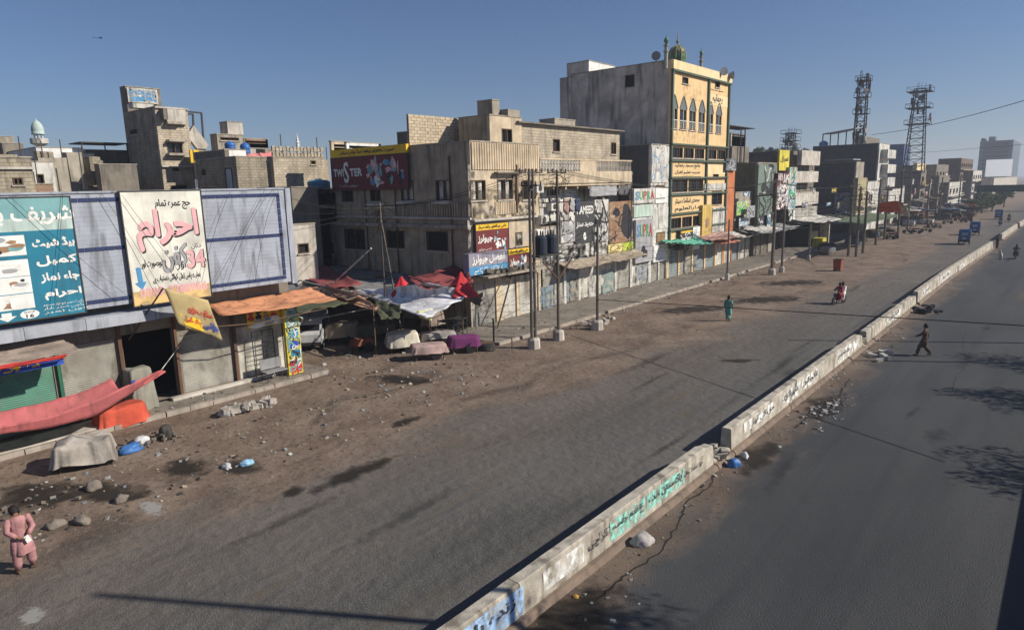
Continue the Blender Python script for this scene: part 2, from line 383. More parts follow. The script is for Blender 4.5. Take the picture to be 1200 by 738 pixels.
def covered_cart(label, c, L_, W_, h, rot, mat, seed, z0=.35, wheels=True, cat='cart', name='covered_cart', group='covered market carts', **k):
    r = root(name, (c[0], c[1], 0), label, cat, group); mb = MB(); drape(mb, (c[0], c[1], 0), L_, W_, z0, h, rot, seed, **k)
    mb.build('cover_cloth', mat, r, smooth=True)
    cr, sr_ = cos(rot), sin(rot); T = lambda x, y, z: (c[0]+x*cr-y*sr_, c[1]+x*sr_+y*cr, z)
    mb = MB(); mb.obox(T(0, 0, max(.4, h-.25)), Vector((cr, sr_, 0))*L_*.44, Vector((-sr_, cr, 0))*W_*.42, (0, 0, .06)); mb.build('deck', wood, r)
    for sx in (-1, 1):
        for sy in (-1, 1): MB().bar(T(sx*L_*.4, sy*W_*.38, 0), T(sx*L_*.4, sy*W_*.38, max(.4, h-.25)), .03).build('leg', wood, r)
    if wheels:
        for sy in (-1, 1):
            mb = MB(); mb.wheel(T(L_*.18, sy*W_*.5, .3), .3, .05, (-sr_, cr, 0), 14); mb.build('wheel', black, r)
    return r
def copytree(o, parent=None, loc=None):
    c = o.copy(); COL.objects.link(c); c.parent = parent; WL[c.name] = WL.get(o.name, Vector())
    for ch in [x for x in bpy.data.objects if x.parent == o]: copytree(ch, c)
    if loc is not None: c.location = loc
    return c
# ------------------------------------------------------------------ ground, roads
def ground_mat(name, kind):
    m = bpy.data.materials.new(name); m.use_nodes = True; t = m.node_tree; N = t.nodes; L = t.links; b = N['Principled BSDF']
    b.inputs['Roughness'].default_value = .92 if kind == 'dirt' else .8; b.inputs['Specular IOR Level'].default_value = .3
    tc = N.new('ShaderNodeTexCoord'); sx = N.new('ShaderNodeSeparateXYZ'); L.new(tc.outputs['Object'], sx.inputs[0])
    def nz(sc, det=5, mp=None, dist=0):
        n = N.new('ShaderNodeTexNoise'); n.inputs['Scale'].default_value = sc; n.inputs['Detail'].default_value = det; n.inputs['Distortion'].default_value = dist
        if mp: q = N.new('ShaderNodeMapping'); q.inputs['Scale'].default_value = mp; L.new(tc.outputs['Object'], q.inputs[0]); L.new(q.outputs[0], n.inputs['Vector'])
        else: L.new(tc.outputs['Object'], n.inputs['Vector'])
        return n.outputs[0]
    def mr(s, a, bb, c=0, d=1):
        r = N.new('ShaderNodeMapRange'); L.new(s, r.inputs[0])
        for i, v in enumerate((a, bb, c, d)): r.inputs[i+1].default_value = v
        return r.outputs[0]
    def ma(op, a, bb):
        r = N.new('ShaderNodeMath'); r.operation = op
        for i, v in enumerate((a, bb)):
            if isinstance(v, (int, float)): r.inputs[i].default_value = v
            else: L.new(v, r.inputs[i])
        return r.outputs[0]
    def mix(a, bb, f):
        x = N.new('ShaderNodeMix'); x.data_type = 'RGBA'
        for i, v in ((6, a), (7, bb), (0, f)):
            if isinstance(v, tuple): x.inputs[i].default_value = (*v, 1)
            elif isinstance(v, (int, float)): x.inputs[i].default_value = v
            else: L.new(v, x.inputs[i])
        return x.outputs[2]
    dirt = mix((.15, .105, .076), (.235, .175, .13), mr(nz(.5, 7), .35, .65))
    dirt = mix(dirt, (.07, .05, .038), mr(nz(.35, 8, (1.3, .55, 1), 1.2), .54, .72, 0, .75))
    dirt = mix(dirt, (.3, .25, .2), mr(nz(2.2, 8, None, .5), .58, .75, 0, .5))
    dirt = mix(dirt, (.05, .04, .032), mr(nz(5, 9), .56, .66, 0, .7)); dirt = mix(dirt, (.34, .29, .24), mr(nz(11, 6), .6, .7, 0, .55))
    dirt = mix(dirt, (.42, .38, .33), mr(nz(24, 3), .7, .76, 0, .6))
    asp = mix((.078, .075, .07), (.12, .114, .104), mr(nz(.25, 6, (1, .35, 1), .6), .35, .65))
    asp = mix(asp, (.14, .132, .118), mr(nz(1., 5, (2.2, .06, 1)), .5, .8, 0, .6))
    asp = mix(asp, (.035, .034, .034), mr(nz(1., 5, (1.4, .05, 1)), .55, .8, 0, .7))
    g = nz(34, 3); asp = mix(asp, (.24, .225, .2), mr(g, .56, .68, 0, .8)); asp = mix(asp, (.02, .02, .02), mr(nz(38, 2), .56, .7, 0, .7))
    if kind == 'dirt': c = dirt
    elif kind == 'left':
        lim = ma('SUBTRACT', sx.outputs[0], ma('MULTIPLY', ma('MINIMUM', sx.outputs[1], 85.), .068))
        lim = ma('ADD', lim, ma('MULTIPLY', ma('SUBTRACT', nz(.22, 6, (1, .5, 1), .7), .5), 7.))
        c = mix(dirt, mix(dirt, asp, .6), mr(lim, -20.2, -18.2)); c = mix(c, asp, mr(lim, -19.5, -13.3))
    else:
        asp2 = mix((.04, .042, .045), (.06, .062, .064), mr(nz(.3, 6, (1, .3, 1), .5), .35, .65))
        asp2 = mix(asp2, (.022, .024, .027), mr(nz(1., 5, (1.2, .05, 1)), .52, .8, 0, .7)); asp2 = mix(asp2, (.12, .12, .12), mr(g, .62, .74, 0, .5))
        lim = ma('ADD', sx.outputs[0], ma('MULTIPLY', ma('SUBTRACT', nz(.8, 7, (1, .6, 1), .8), .5), 2.6))
        c = mix(mix(dirt, (.05, .04, .033), .35), asp2, mr(lim, -7.6, -6.5))
    L.new(c, b.inputs['Base Color'])
    bn = N.new('ShaderNodeBump'); bn.inputs['Strength'].default_value = .8; bn.inputs['Distance'].default_value = .035
    h = ma('ADD', nz(28, 4), ma('MULTIPLY', nz(2.5, 6), 3. if kind != 'right' else .6)); L.new(h, bn.inputs['Height']); L.new(bn.outputs[0], b.inputs['Normal'])
    return m
def sheet(name, mat, x0, x1, y0, y1, z, kind='structure', nx=1, ny=1, relief=0):
    mb = MB(); vs = []
    for i in range(nx+1):
        for j in range(ny+1):
            x = x0+(x1-x0)*i/nx; y = y0+(y1-y0)*j/ny; vs.append((x, y, z+(relief*noise.noise(Vector((x*.6, y*.6, 0))) if relief else 0)))
    mb.add(vs, [(i*(ny+1)+j, (i+1)*(ny+1)+j, (i+1)*(ny+1)+j+1, i*(ny+1)+j+1) for i in range(nx) for j in range(ny)])
    me = bpy.data.meshes.new(name); me.from_pydata(mb.v, [], mb.f); me.materials.append(mat); o = bpy.data.objects.new(name, me); link(o); o['kind'] = kind; return o
m_dirt = ground_mat('packed_dirt', 'dirt')
sheet('ground', m_dirt, -3000, 3000, -1500, 4500, 0)
sheet('road', ground_mat('dusty_asphalt', 'left'), -25.2, -8.3, -40, 1500, .004)
sheet('carriageway', ground_mat('smooth_asphalt', 'right'), -8.3, .6, -40, 1500, .004)
m_worn = {}
def worn(name, col, th=.5, sc=6, rough=.9, radial=False, soft=.12, alpha=1.):
    m = bpy.data.materials.new(name); m.use_nodes = True; t = m.node_tree; N = t.nodes; L = t.links; b = N['Principled BSDF']
    b.inputs['Base Color'].default_value = (*col, 1); b.inputs['Roughness'].default_value = rough; b.inputs['Specular IOR Level'].default_value = .2
    tc = N.new('ShaderNodeTexCoord'); n = N.new('ShaderNodeTexNoise'); n.inputs['Scale'].default_value = sc; n.inputs['Detail'].default_value = 7; L.new(tc.outputs['Object'], n.inputs['Vector'])
    src = n.outputs[0]
    if radial:
        vm = N.new('ShaderNodeVectorMath'); vm.operation = 'DISTANCE'; vm.inputs[1].default_value = (.5, .5, 0)
        mp = N.new('ShaderNodeMapping'); mp.inputs['Scale'].default_value = (1, 1, 0); L.new(tc.outputs['Generated'], mp.inputs[0]); L.new(mp.outputs[0], vm.inputs[0])
        a = N.new('ShaderNodeMath'); a.operation = 'MULTIPLY_ADD'; a.inputs[1].default_value = -1.15; L.new(vm.outputs['Value'], a.inputs[0]); 
        k = N.new('ShaderNodeMath'); k.operation = 'MULTIPLY'; k.inputs[1].default_value = 1.1; L.new(n.outputs[0], k.inputs[0]); L.new(k.outputs[0], a.inputs[2]); src = a.outputs[0]
    r = N.new('ShaderNodeMapRange'); r.inputs[1].default_value = th-soft; r.inputs[2].default_value = th+soft; r.inputs[4].default_value = alpha; L.new(src, r.inputs[0]); L.new(r.outputs[0], b.inputs['Alpha'])
    return m
wet = worn('damp_earth', (.03, .025, .02), .2, 1.3, .6, True, .16, .8)
scuff = worn('worn_white_marking', (.42, .41, .38), .2, 5, .9, True, .1, .6)
def flat(name, mat, px, z, kind, label=None, cat=None):
    x0, x1, y0, y1 = px; me = bpy.data.meshes.new(name); cx, cy = (x0+x1)/2, (y0+y1)/2
    me.from_pydata([(x0-cx, y0-cy, 0), (x1-cx, y0-cy, 0), (x1-cx, y1-cy, 0), (x0-cx, y1-cy, 0)], [], [(0, 1, 2, 3)]); me.materials.append(mat)
    o = bpy.data.objects.new(name, me); link(o); o.location = (cx, cy, z); tag(o, label, cat, kind=kind); return o
for k, (x, y, rx, ry, rz) in enumerate([(-22.5, 9.1, .85, .6, .3), (-20.9, 10.3, .7, .5, .5), (-17.4, 12.3, .4, 1.7, 0), (-17.8, 10.4, .3, .35, 0), (-19.8, 16.7, .3, .8, 0), (-22.5, 6.7, 1.3, .6, .5), (-12.7, 33.2, .8, .35, .9),
        (-24.2, 5.2, 1.4, .9, .6), (-7.4, 21.5, .45, 1.7, 0), (-7.1, 28.2, .6, 1.8, 0), (-18, 52, 3, 1.4, .9), (-19, 62, 3, 1.5, .9), (-21, 45, 2.5, 1.3, 1), (-7.4, 10, .7, 2, 0), (-24.5, 20.5, 1.6, .7, .4)]):
    o = flat('damp_patch', wet, (x-rx*1.4, x+rx*1.4, y-ry*1.4, y+ry*1.4), .009+.0004*k, 'stuff'); o.rotation_euler.z = rz
for x, y, a, b_ in ((-11.9, 67.9, .65, .16), (-10.2, 67.9, .65, .16), (-17, 3.2, .5, .35), (-20.3, 7.1, .9, .4)): flat('road_marking', scuff, (x-a, x+a, y-b_, y+b_), .0092+.0003*(x % 1), 'structure')
dusty = worn('drifted_dust', (.2, .165, .125), .24, 2.2, .95, True, .22, .4); oily = worn('oily_asphalt', (.035, .035, .036), .26, 2.2, .6, True, .22, .35)
rs = random.Random(8)
for k in range(34):
    rt_ = k % 3 == 0; x = rs.uniform(-7, -2) if rt_ else rs.uniform(-17, -9.6); y = 6+rs.random()**1.5*90; L_ = rs.uniform(1., 4.5); w_ = rs.uniform(.15, .6)
    o = flat('road_stain', rs.choice([dusty, oily, oily] if rt_ else [dusty, oily]), (x-w_, x+w_, y-L_, y+L_), .0052+.00005*k, 'stuff')
    o.rotation_euler.z = rs.uniform(-.12, .12)
# cracks in the asphalt beside the barrier
def crack(pts, wd, nm='road_crack'):
    mb = MB(); q = []
    for a, b_ in zip(pts, pts[1:]):
        for i in range(8): f = i/8; q.append((a[0]+(b_[0]-a[0])*f+R.uniform(-.05, .05), a[1]+(b_[1]-a[1])*f))
    q.append(pts[-1])
    for i, (a, b_) in enumerate(zip(q, q[1:])):
        w0, w1 = wd*(.35+.9*abs(noise.noise(Vector((i*.35, 1, 0))))), wd*(.35+.9*abs(noise.noise(Vector((i*.35+.35, 1, 0)))))
        mb.add([(a[0]-w0, a[1], .0082), (a[0]+w0, a[1], .0082), (b_[0]+w1, b_[1], .0082), (b_[0]-w1, b_[1], .0082)], [(0, 1, 2, 3)])
    o = mb.build(nm, dark); o['kind'] = 'structure'
crack([(-7.36, 11.4), (-7.35, 12.6), (-7.2, 14), (-7.5, 15.9), (-7.85, 16.9), (-7.75, 18.4), (-8.1, 19.6)], .06)
crack([(-7.3, 25), (-7.25, 25.9), (-7.45, 27.4), (-7.0, 29.5), (-7.3, 33)], .07)
crack([(-3.3, 33.5), (-3.5, 36), (-3.35, 39.2), (-4.0, 43), (-4.36, 47)], .025)

# ------------------------------------------------------------------ central barrier
far1 = onZ(1162, 284, .8); far2 = onZ(1173, 275, .8); far3 = onZ(1191, 263, .8)
BP = [(-30, -8.42), (72, -8.42), (far1.y, far1.x), (far2.y, far2.x), (far3.y, far3.x), (far3.y+120, far3.x+3)]
def BXX(y):
    for (a, xa), (b_, xb) in zip(BP, BP[1:]):
        if a <= y <= b_: return xa+(xb-xa)*(y-a)/(b_-a)
    return BP[-1][1]
m_bar = M('barrier_concrete', (.45, .41, .34), grime=.75, streak=(2.5, 2.5, .9), var=.35, bump=.6, scale=2.2, gcol=(.12, .1, .08))
m_foot = M('barrier_footing', (.2, .15, .115), grime=.5, bump=.5)
def barrier(label, y0, y1, lo=False, hi=False, hh=.9, panel=6.4, rough=.0):
    r = root('road_barrier', (BXX(y0), y0, 0), label, 'barrier', 'concrete barrier down the middle of the road')
    y = y0
    while y < y1-.3:
        ye = min(y+panel, y1) if y1-(y+panel) > 1.5 else y1
        mb = MB(); n = max(2, int((ye-y)/.35)); rings = []
        for i in range(n+1):
            q = y+.012+(ye-y-.024)*i/n; x = BXX(q); h = hh+.012*noise.noise(Vector((q*1.5, 0, 0)))+rough*noise.noise(Vector((q*2.2, 5, 0)))
            if lo and q-y0 < .5: h -= .1*abs(noise.noise(Vector((q*9, 0, 4))))
            if hi and y1-q < .6: h -= .22*(1-(y1-q)/.6)*(.5+abs(noise.noise(Vector((q*7, 2, 0)))))
            ch = .018*noise.noise(Vector((q*4, 7, 0)))
            rings.append([(x-.21, q, .0), (x-.16, q, h-.02), (x-.14, q, h), (x+.13, q, h+ch*.5), (x+.16+ch, q, h-.025), (x+.2, q, .2), (x+.2, q, 0)])
        k = 7; vs = [p for g in rings for p in g]
        mb.add(vs, [(i*k+t, (i+1)*k+t, (i+1)*k+(t+1) % k, i*k+(t+1) % k) for i in range(n) for t in range(k)]+[tuple(range(k)), tuple(n*k+t for t in range(k-1, -1, -1))])
        mb.build('panel', m_bar, r); y = ye
    mb = MB(); n = max(2, int((y1-y0)/1.)); vs = []
    for i in range(n+1):
        q = y0+(y1-y0)*i/n; x = BXX(q)+.04*noise.noise(Vector((q, 3, 0))); vs += [(x+.201, q, 0), (x+.202, q, .15), (x+.3+.03*noise.noise(Vector((q*2, 9, 0))), q, .13), (x+.4, q, 0)]
    mb.add(vs, [(i*4+t, (i+1)*4+t, (i+1)*4+t+1, i*4+t+1) for i in range(n) for t in range(3)]); mb.build('footing', m_foot, r)
    return r
b1 = barrier('long near run of concrete road barrier with blue and teal painted patches', -3, 19.75, hi=True)
b2 = barrier('concrete barrier run between the two broken gaps, white poster patches on its face', 21.2, 39.35, lo=True, hi=True)
b3 = barrier('chipped low concrete barrier stretch just past the broken gap, near the walking figure in brown', 40.3, 55.1, True, True, .82, 2.5, .07)
b4 = barrier('far concrete barrier run behind the heap of black sacks', 55.8, far1.y, True, True, .95)
b5 = barrier('farthest short concrete barrier run beyond the standing figure', far2.y, far3.y, True, False, .9)
b6 = barrier('distant concrete barrier run vanishing toward the trees', far3.y+4, far3.y+118, False, False, .9)
def rubble(label, pts, mat, smin, smax, n, spread, seed, name='rubble_heap', cat='rubble'):
    rr = random.Random(seed); r_ = root(name, (pts[0][0], pts[0][1], 0), label, cat)
    for k in range(n):
        mb = MB(); c = rr.choice(pts); x = c[0]+rr.gauss(0, spread[0]); y = c[1]+rr.gauss(0, spread[1]); s = rr.uniform(smin, smax)
        a = rr.uniform(0, 3); mb.obox((x, y, s*.35+ (c[2] if len(c) > 2 else 0)*rr.random()), (cos(a)*s, sin(a)*s, rr.uniform(-.3, .3)*s), (-sin(a)*s*.7, cos(a)*s*.7, 0), (rr.uniform(-.2, .2)*s, 0, s*.55)); mb.v = [(p[0]+rr.uniform(-.15, .15)*s, p[1]+rr.uniform(-.15, .15)*s, max(p[2]+rr.uniform(-.12, .12)*s, .002)) for p in mb.v]; mb.build('chunk', mat, r_)
    return r_
barrier('low broken stump of the barrier left standing in the first gap', 19.8, 21.15, False, False, .26, 2, .12); barrier('low broken stump of the barrier left standing in the second gap', 39.4, 40.25, False, False, .3, 2, .12)
rubble('broken concrete rubble in the first gap of the barrier', [(-8.42, 20.4, .3)], m_bar, .06, .17, 14, (.2, .4), 3)
rubble('broken concrete lumps in the second gap of the barrier', [(-8.42, 39.8, .3)], m_bar, .1, .22, 18, (.12, .28), 4)
pb = worn('pale_blue_wall_paint', (.36, .54, .8), .46, 5); pt = worn('teal_wall_paint', (.3, .68, .58), .5, 5.); pw = worn('white_wall_paint', (.8, .8, .77), .5, 3.5); pk = worn('black_scrawl_paint', (.09, .09, .1), .5, 9)
for (a, b_, c, d, mt, rt) in [(6.2, 7.9, .1, .82, pb, b1), (7.95, 9.9, .18, .84, pb, b1), (13.4, 15.2, .25, .8, pt, b1), (15.3, 17.6, .3, .8, pt, b1), (10.6, 12.2, .3, .8, pw, b1), (26.2, 28.6, .25, .84, pw, b2), (28.8, 31.2, .3, .84, pw, b2), (34.2, 36.9, .2, .85, pw, b2), (36.9, 38.6, .3, .8, pw, b2), (22.3, 25.3, .4, .8, pw, b2),
                               (57.5, 61, .3, .85, pw, b4), (66, 72, .25, .85, pw, b4), (45, 50, .3, .7, pw, b3), (76, 86, .2, .8, pw, b4)]:
    fx = BXX((a+b_)/2)
    mb = MB(); mb.add([(fx+.206, a, c), (fx+.206, b_, c), (fx+.186, b_, d-.02), (fx+.186, a, d-.02)], [(0, 1, 2, 3)]); mb.build('paint_patch', mt, rt)
def scrawl_on_barrier(a, b_, c, d, rt, s, k):
    fx = BXX((a+b_)/2)
    txt(s, 'x', fx+.205, a, b_, c, d, pk, rt, bold=.012)
for a, b_, rt, s in ((6.3, 7.7, b1, 'جلسہ عام'), (8.1, 9.6, b1, 'زندہ باد'), (12.4, 13.3, b1, 'کراچی'), (13.5, 15.1, b1, 'عظیم جلسہ'), (15.4, 17.4, b1, 'پاکستان زندہ'), (17.6, 18.9, b1, 'آؤ ساتھ'), (23, 25.4, b2, 'حق کی آواز'), (26.4, 28.3, b2, 'شہر قائد'), (29, 31, b2, 'اتوار'), (34.5, 36.6, b2, 'جلسہ عام'), (58, 60.8, b4, 'کراچی'), (67, 71, b4, 'زندہ باد'), (46, 49, b3, 'کراچی')):
    scrawl_on_barrier(a, b_, .42, .74, rt, s, 0)

# ------------------------------------------------------------------ pavements
m_pave = M('pavement_concrete', (.23, .2, .165), var=.2, grime=.45, scale=.8, bump=.4)
m_kerb = M('kerb_stone', (.36, .31, .26), grime=.35, bump=.5)
def pavement(x0, x1, y0, y1, z, kx, kname='pavement'):
    o = bx(kname, m_pave, None, x0, kx-.2, y0, y1, 0, z); o['kind'] = 'structure'
    protos = []
    for q in range(4):
        mb = MB(); mb.box(-.1, .1, .012, .988, -.05, z+.015+.008*q, 0, .012); me = mb.build('kerbstone', m_kerb, o); bpy.data.objects.remove(me); protos.append(mb)
    meshes = []
    for mb in protos:
        me = bpy.data.meshes.new('kerbstone'); me.from_pydata(mb.v, [], mb.f); me.materials.append(m_kerb); meshes.append(me)
    y = y0; 
    while y < y1-.99:
        if R.random() > .06:
            c = bpy.data.objects.new('kerbstone', R.choice(meshes)); link(c, o); c.location = Vector((kx-.09+R.uniform(-.03, .03), y, 0))-o.location; c.rotation_euler.z = R.uniform(-.015, .015)
        y += 1
    return o
pavement(-29.9, 0, 28.6, 150, .15, -25.2)
pavement(-31.6, 0, 3.0, 19.2, .16, -28.45, 'pavement')
o = bx('step', conc_l, None, -30.15, -29.85, 11.9, 17.9, .161, .3, j=.015); o['kind'] = 'structure'
o = bx('step', conc_l, None, -29.9, -28.7, 5., 9.2, .161, .22, j=.02); o['kind'] = 'structure'
# right-hand side of the road (outside the frame; wall added and sized to shade the right edge)
o = bx('pavement', m_pave, None, .6, 2.0, -40, 400, 0, .15); o['kind'] = 'structure'
o = bx('boundary_wall', conc, None, 2.2, 2.45, 6, 30, 0, 1.95); tag(o, 'low plain boundary wall along the right hand pavement', 'wall')

# ------------------------------------------------------------------ litter and small things on the ground
def litter(n, fn, mats, seed, smax=.12, name='litter', flatn=.4):
    rr = random.Random(seed); mb = MB()
    for k in range(n):
        x, y, z = fn(rr); s = smax*(.2+.8*rr.random()**2.5); a = rr.uniform(0, 3)
        mb.obox((x, y, z+s*.3), (cos(a)*s, sin(a)*s, rr.uniform(-.4, .4)*s), (-sin(a)*s*.7, cos(a)*s*.7, rr.uniform(-.3, .3)*s), (0, 0, s*flatn), rr.randrange(len(mats)))
    o = mb.build(name, mats); o['kind'] = 'stuff'; o['label'] = 'scattered small litter and stones on the dusty road edge'
lm = [P('litter_white', (.42, .41, .38), grime=.4), P('litter_grey', (.28, .27, .25)), P('litter_brown', (.16, .11, .08)), P('litter_dark', (.05, .045, .04)), P('litter_pale_blue', (.24, .28, .3)), P('litter_tan', (.4, .33, .24))]
litter(300, lambda r: (-25+4.5*r.random()**1.2, 4+20*r.random(), .004), lm, 11, .09)
litter(240, lambda r: (-20+r.gauss(0, 3), 6+50*r.random(), .004), lm[1:4]+lm[:1], 12, .05)
litter(260, lambda r: (-8.0+abs(r.gauss(0, .6)), 9+45*r.random(), .004), lm, 13, .06)
litter(300, lambda r: (-25.1+abs(r.gauss(0, .8)), 29+60*r.random(), .004), lm, 14, .09)
litter(120, lambda r: (-30.1+1.5*r.random(), 4+15*r.random(), .16), lm, 15, .07)
litter(160, lambda r: (-29.4+r.random()*3.6, 29+50*r.random(), .16), lm, 16, .08)
litter(90, lambda r: (-6.9+r.gauss(0, .3), 28+r.gauss(0, 1.3), .004), lm[:1]+lm[:1]+lm[1:2], 17, .1)
litter(160, lambda r: (-28+r.gauss(0, 2.5), 22+r.gauss(0, 2.3), .004), lm, 18, .1)
def lump(name, label, cat, c, s, mat, seed, group=None, n=3, sm=True):
    """crumpled bag, sack or boulder"""
    bm_ = bmesh.new(); bmesh.ops.create_icosphere(bm_, subdivisions=n, radius=1)
    for v in bm_.verts:
        d = v.co.normalized(); q = 1+.35*noise.noise(d*1.6+Vector((seed, 0, 0)))+.18*noise.noise(d*4+Vector((0, seed, 0)))
        v.co = Vector((d.x*s[0]*q, d.y*s[1]*q, max(d.z*q, -.35)*s[2]+.35*s[2]))
    me = bpy.data.meshes.new(name); bm_.to_mesh(me); bm_.free(); me.materials.append(mat)
    for p in me.polygons: p.use_smooth = sm
    o = bpy.data.objects.new(name, me); link(o); o.location = c; WL[o.name] = Vector(c); o.rotation_euler.z = seed*1.7
    return tag(o, label, cat, group)
m_stone = M('field_stone', (.2, .17, .14), grime=.3, bump=.6); m_bagw = P('white_plastic', (.6, .6, .6), .5, grime=.35); m_bagb = P('blue_plastic', (.05, .16, .42), .45)
lump('stone', 'pale boulder at the road edge, left of a matching pair near the man in pink', 'stone', (-21.3, 4.9, 0), (.26, .17, .16), m_stone, 1)
lump('stone', 'pale boulder at the road edge, right of the pair near the man in pink', 'stone', (-20.95, 5.45, 0), (.28, .18, .17), m_stone, 2)
lump('stone', 'small grey stone beside the damp patch, farther from the man in pink', 'stone', (-21.5, 6.7, 0), (.22, .16, .17), m_stone, 3)
lump('stone', 'flat stone slab by the left frame edge among rubbish', 'stone', (-22.6, 3.6, 0), (.35, .25, .14), m_stone, 4)
lump('stone', 'tan stone next to the dark damp ground below the grey covered cart', 'stone', (-23.2, 6.5, 0), (.26, .2, .2), m_stone, 5)
lump('plastic_bag', 'blue plastic bag lying by the gap in the barrier', 'bag', (-7.75, 20.3, 0), (.24, .17, .2), m_bagb, 6)
lump('plastic_bag', 'small white plastic bag beside the blue one at the barrier gap', 'bag', (-7.75, 21.2, 0), (.16, .12, .14), m_bagw, 7)
lump('sack', 'crumpled pale sack of rubbish against the near barrier', 'sack', (-7.75, 14.2, 0), (.3, .2, .22), M('dirty_sack', (.45, .42, .4), grime=.5), 8)
lump('plastic_bag', 'crumpled yellow packet by the barrier foot', 'litter', (-7.8, 11.25, 0), (.07, .06, .05), P('yellow_plastic', (.7, .42, .08)), 9)
lump('plastic_bag', 'light blue plastic bag in the dark puddle on the dirt verge', 'bag', (-20.95, 10.5, .01), (.22, .15, .14), P('light_blue_plastic', (.25, .45, .62), .5), 10)
lump('plastic_bag', 'white bag next to the light blue bag on the dirt verge', 'bag', (-21.3, 9.95, 0), (.24, .14, .13), m_bagw, 11)
lump('plastic_bag', 'bright blue plastic heap left of the rubbish pile by the red covered box', 'bag', (-25.6, 8.5, 0), (.45, .28, .22), m_bagb, 12)
lump('sack', 'dark torn sack on the rubbish pile near the red covered box', 'sack', (-25.9, 9.9, 0), (.3, .25, .4), P('dark_sacking', (.05, .045, .04)), 13)
lump('plastic_bag', 'white rubbish bag on the pile near the red covered box', 'bag', (-26, 9.05, 0), (.3, .24, .25), m_bagw, 14)
rubble('pile of dusty rubbish and rubble near the red covered box', [(-25.9, 9.2, .2)], m_stone, .03, .09, 44, (.45, .7), 21)
rubble('heap of pale rubble on the dirt below the kerb', [(-26.5, 12.9, .3), (-26.4, 13.5, .3), (-26.3, 14.2, .25)], M('pale_rubble', (.42, .38, .33), grime=.4), .08, .2, 55, (.14, .22), 22)
lump('sack', 'grey white sack at the left end of the pale rubble heap', 'sack', (-26.6, 12.6, 0), (.3, .25, .28), m_bagw, 15)
rubble('low spread of stones and rubbish by the left frame edge', [(-23.8, 4.2, .1), (-23.4, 5.3, .1)], m_stone, .02, .085, 26, (.6, .6), 23)
rubble('loose stones beside the third roadside pole', [(-23.6, 36.8, .2)], M('pale_rubble'), .08, .2, 26, (.5, .7), 24)
rubble('black sacks and rubbish heaped against the barrier', [(-7.3, 52.4, .35), (-7.1, 53., .25)], P('black_plastic', (.02, .02, .025), .45), .1, .22, 26, (.25, .45), 25)
rubble('white paper rubbish on the asphalt near the second gap', [(-7.1, 38.2, .05)], lm[0], .06, .2, 10, (.3, .5), 26, 'paper_litter', 'litter')
FX = -29.6
pub = P('navy_tile', (.03, .045, .12), grime=.2); slatm = P('lavender_grey_slat', (.35, .375, .43), grime=.5, streak=(1, 3, .5)); inkb = P('black_print', (.03, .03, .035), grime=0); pinkp = P('faded_pink_print', (.72, .4, .41), grime=.15)
maroon = P('maroon_print', (.16, .035, .035), grime=.15); yel = P('yellow_print', (.8, .5, .03), grime=.15); redp = P('red_print', (.5, .05, .04), grime=.2); tealp = P('teal_print', (.02, .19, .29), grime=.3, rough=.5); tealb = P('pale_teal_print', (.18, .36, .37), grime=.3)
bluep = P('blue_print', (.08, .28, .5), grime=.2); wprint = P('white_print', (.74, .74, .7), grime=.12); limep = P('lime_print', (.5, .6, .08), grime=.25); brownp = P('brown_print', (.34, .2, .11), grime=.4); greyp = P('grey_print', (.36, .36, .37), grime=.3)
boardw = M('weathered_white_board', (.7, .68, .6), grime=.2); orange = P('salmon_tarp', (.6, .27, .14), grime=.45, rough=.8, fine=5, bump=.9)
# ================================================================== A: billboard above the shops at the left
BX = -29.3
r = root('billboard_wall', (BX-.2, 7, 4.8), 'long lavender white slatted hoarding wall with navy tile bands above the shops', 'hoarding')
zt, zb_ = 9.3, 4.84; ya, yb_ = -6.0, 18.2; n = 25
mb = MB()
for i in range(n):
    z = zb_+(zt-zb_)*i/n; mb.box(BX-.06-.02*(i % 2), BX-.006*R.random(), ya, yb_-.28, z+.002, z+(zt-zb_)/n-.002)
o = mb.build('slat', slatm, r); o['kind'] = 'stuff'
bx('backing', conc_l, r, BX-.3, BX-.09, ya, yb_-.28, zb_, zt)
bx('end_frame', slatm, r, BX-.3, BX+.06, yb_-.28, yb_, zb_-.1, zt+.06); bx('top_frame', slatm, r, BX-.3, BX+.05, ya, yb_-.285, zt+.002, zt+.08)
for zc in (9.05, 7.15, 5.1):
    y = ya
    mb = MB()
    while y < yb_-.55: mb.box(BX+.003, BX+.025, y+.015, min(y+.36, yb_-.56)-.015, zc-.075, zc+.075); y += .36
    o = mb.build('tile_band', pub, r); o['kind'] = 'stuff'
mb = MB(); z = 5.2
while z < 9: mb.box(BX+.003, BX+.025, yb_-.72, yb_-.57, z+.01, z+.3); z += .32
o = mb.build('tile_band', pub, r); o['kind'] = 'stuff'
# teal sign
u1 = onX(88, 290, BX).y; tr, fp = sign('big teal shop sign with four pictures and a white Urdu word list', 'x', BX, 3.2, u1, 4.78, 9.18, tealp, .12, frame=iron)
rect('x', fp, 3.2, u1, 8.0, 9.18, tealb, tr, 'header_panel'); 
rect('x', fp, 3.2, u1, 8.0, 8.45, P('white_teal_print', (.5, .62, .58), grime=.4), tr, 'header_panel', .007)
txt('شریف بستر', 'x', fp, 5.2, 8.85, 8.2, 8.85, wprint, tr, bold=.03, off=.012)
for k, (s, zz) in enumerate((('بیڈ شیٹ', 7.35), ('کمبل', 6.68), ('جاء نماز', 6.05), ('احرام', 5.42))): txt(s, 'x', fp, 7.4+.05*k, 8.75, zz, zz+.36, wprint, tr, bold=.025)
for k in range(3): txt(('مارکیٹ نمبر دو نزد مسجد', 'کراچی صدر بازار', 'فون نمبر')[k], 'x', fp, 7.45, 8.9, 5.22-.14*k-.05, 5.30-.14*k, wprint, tr)
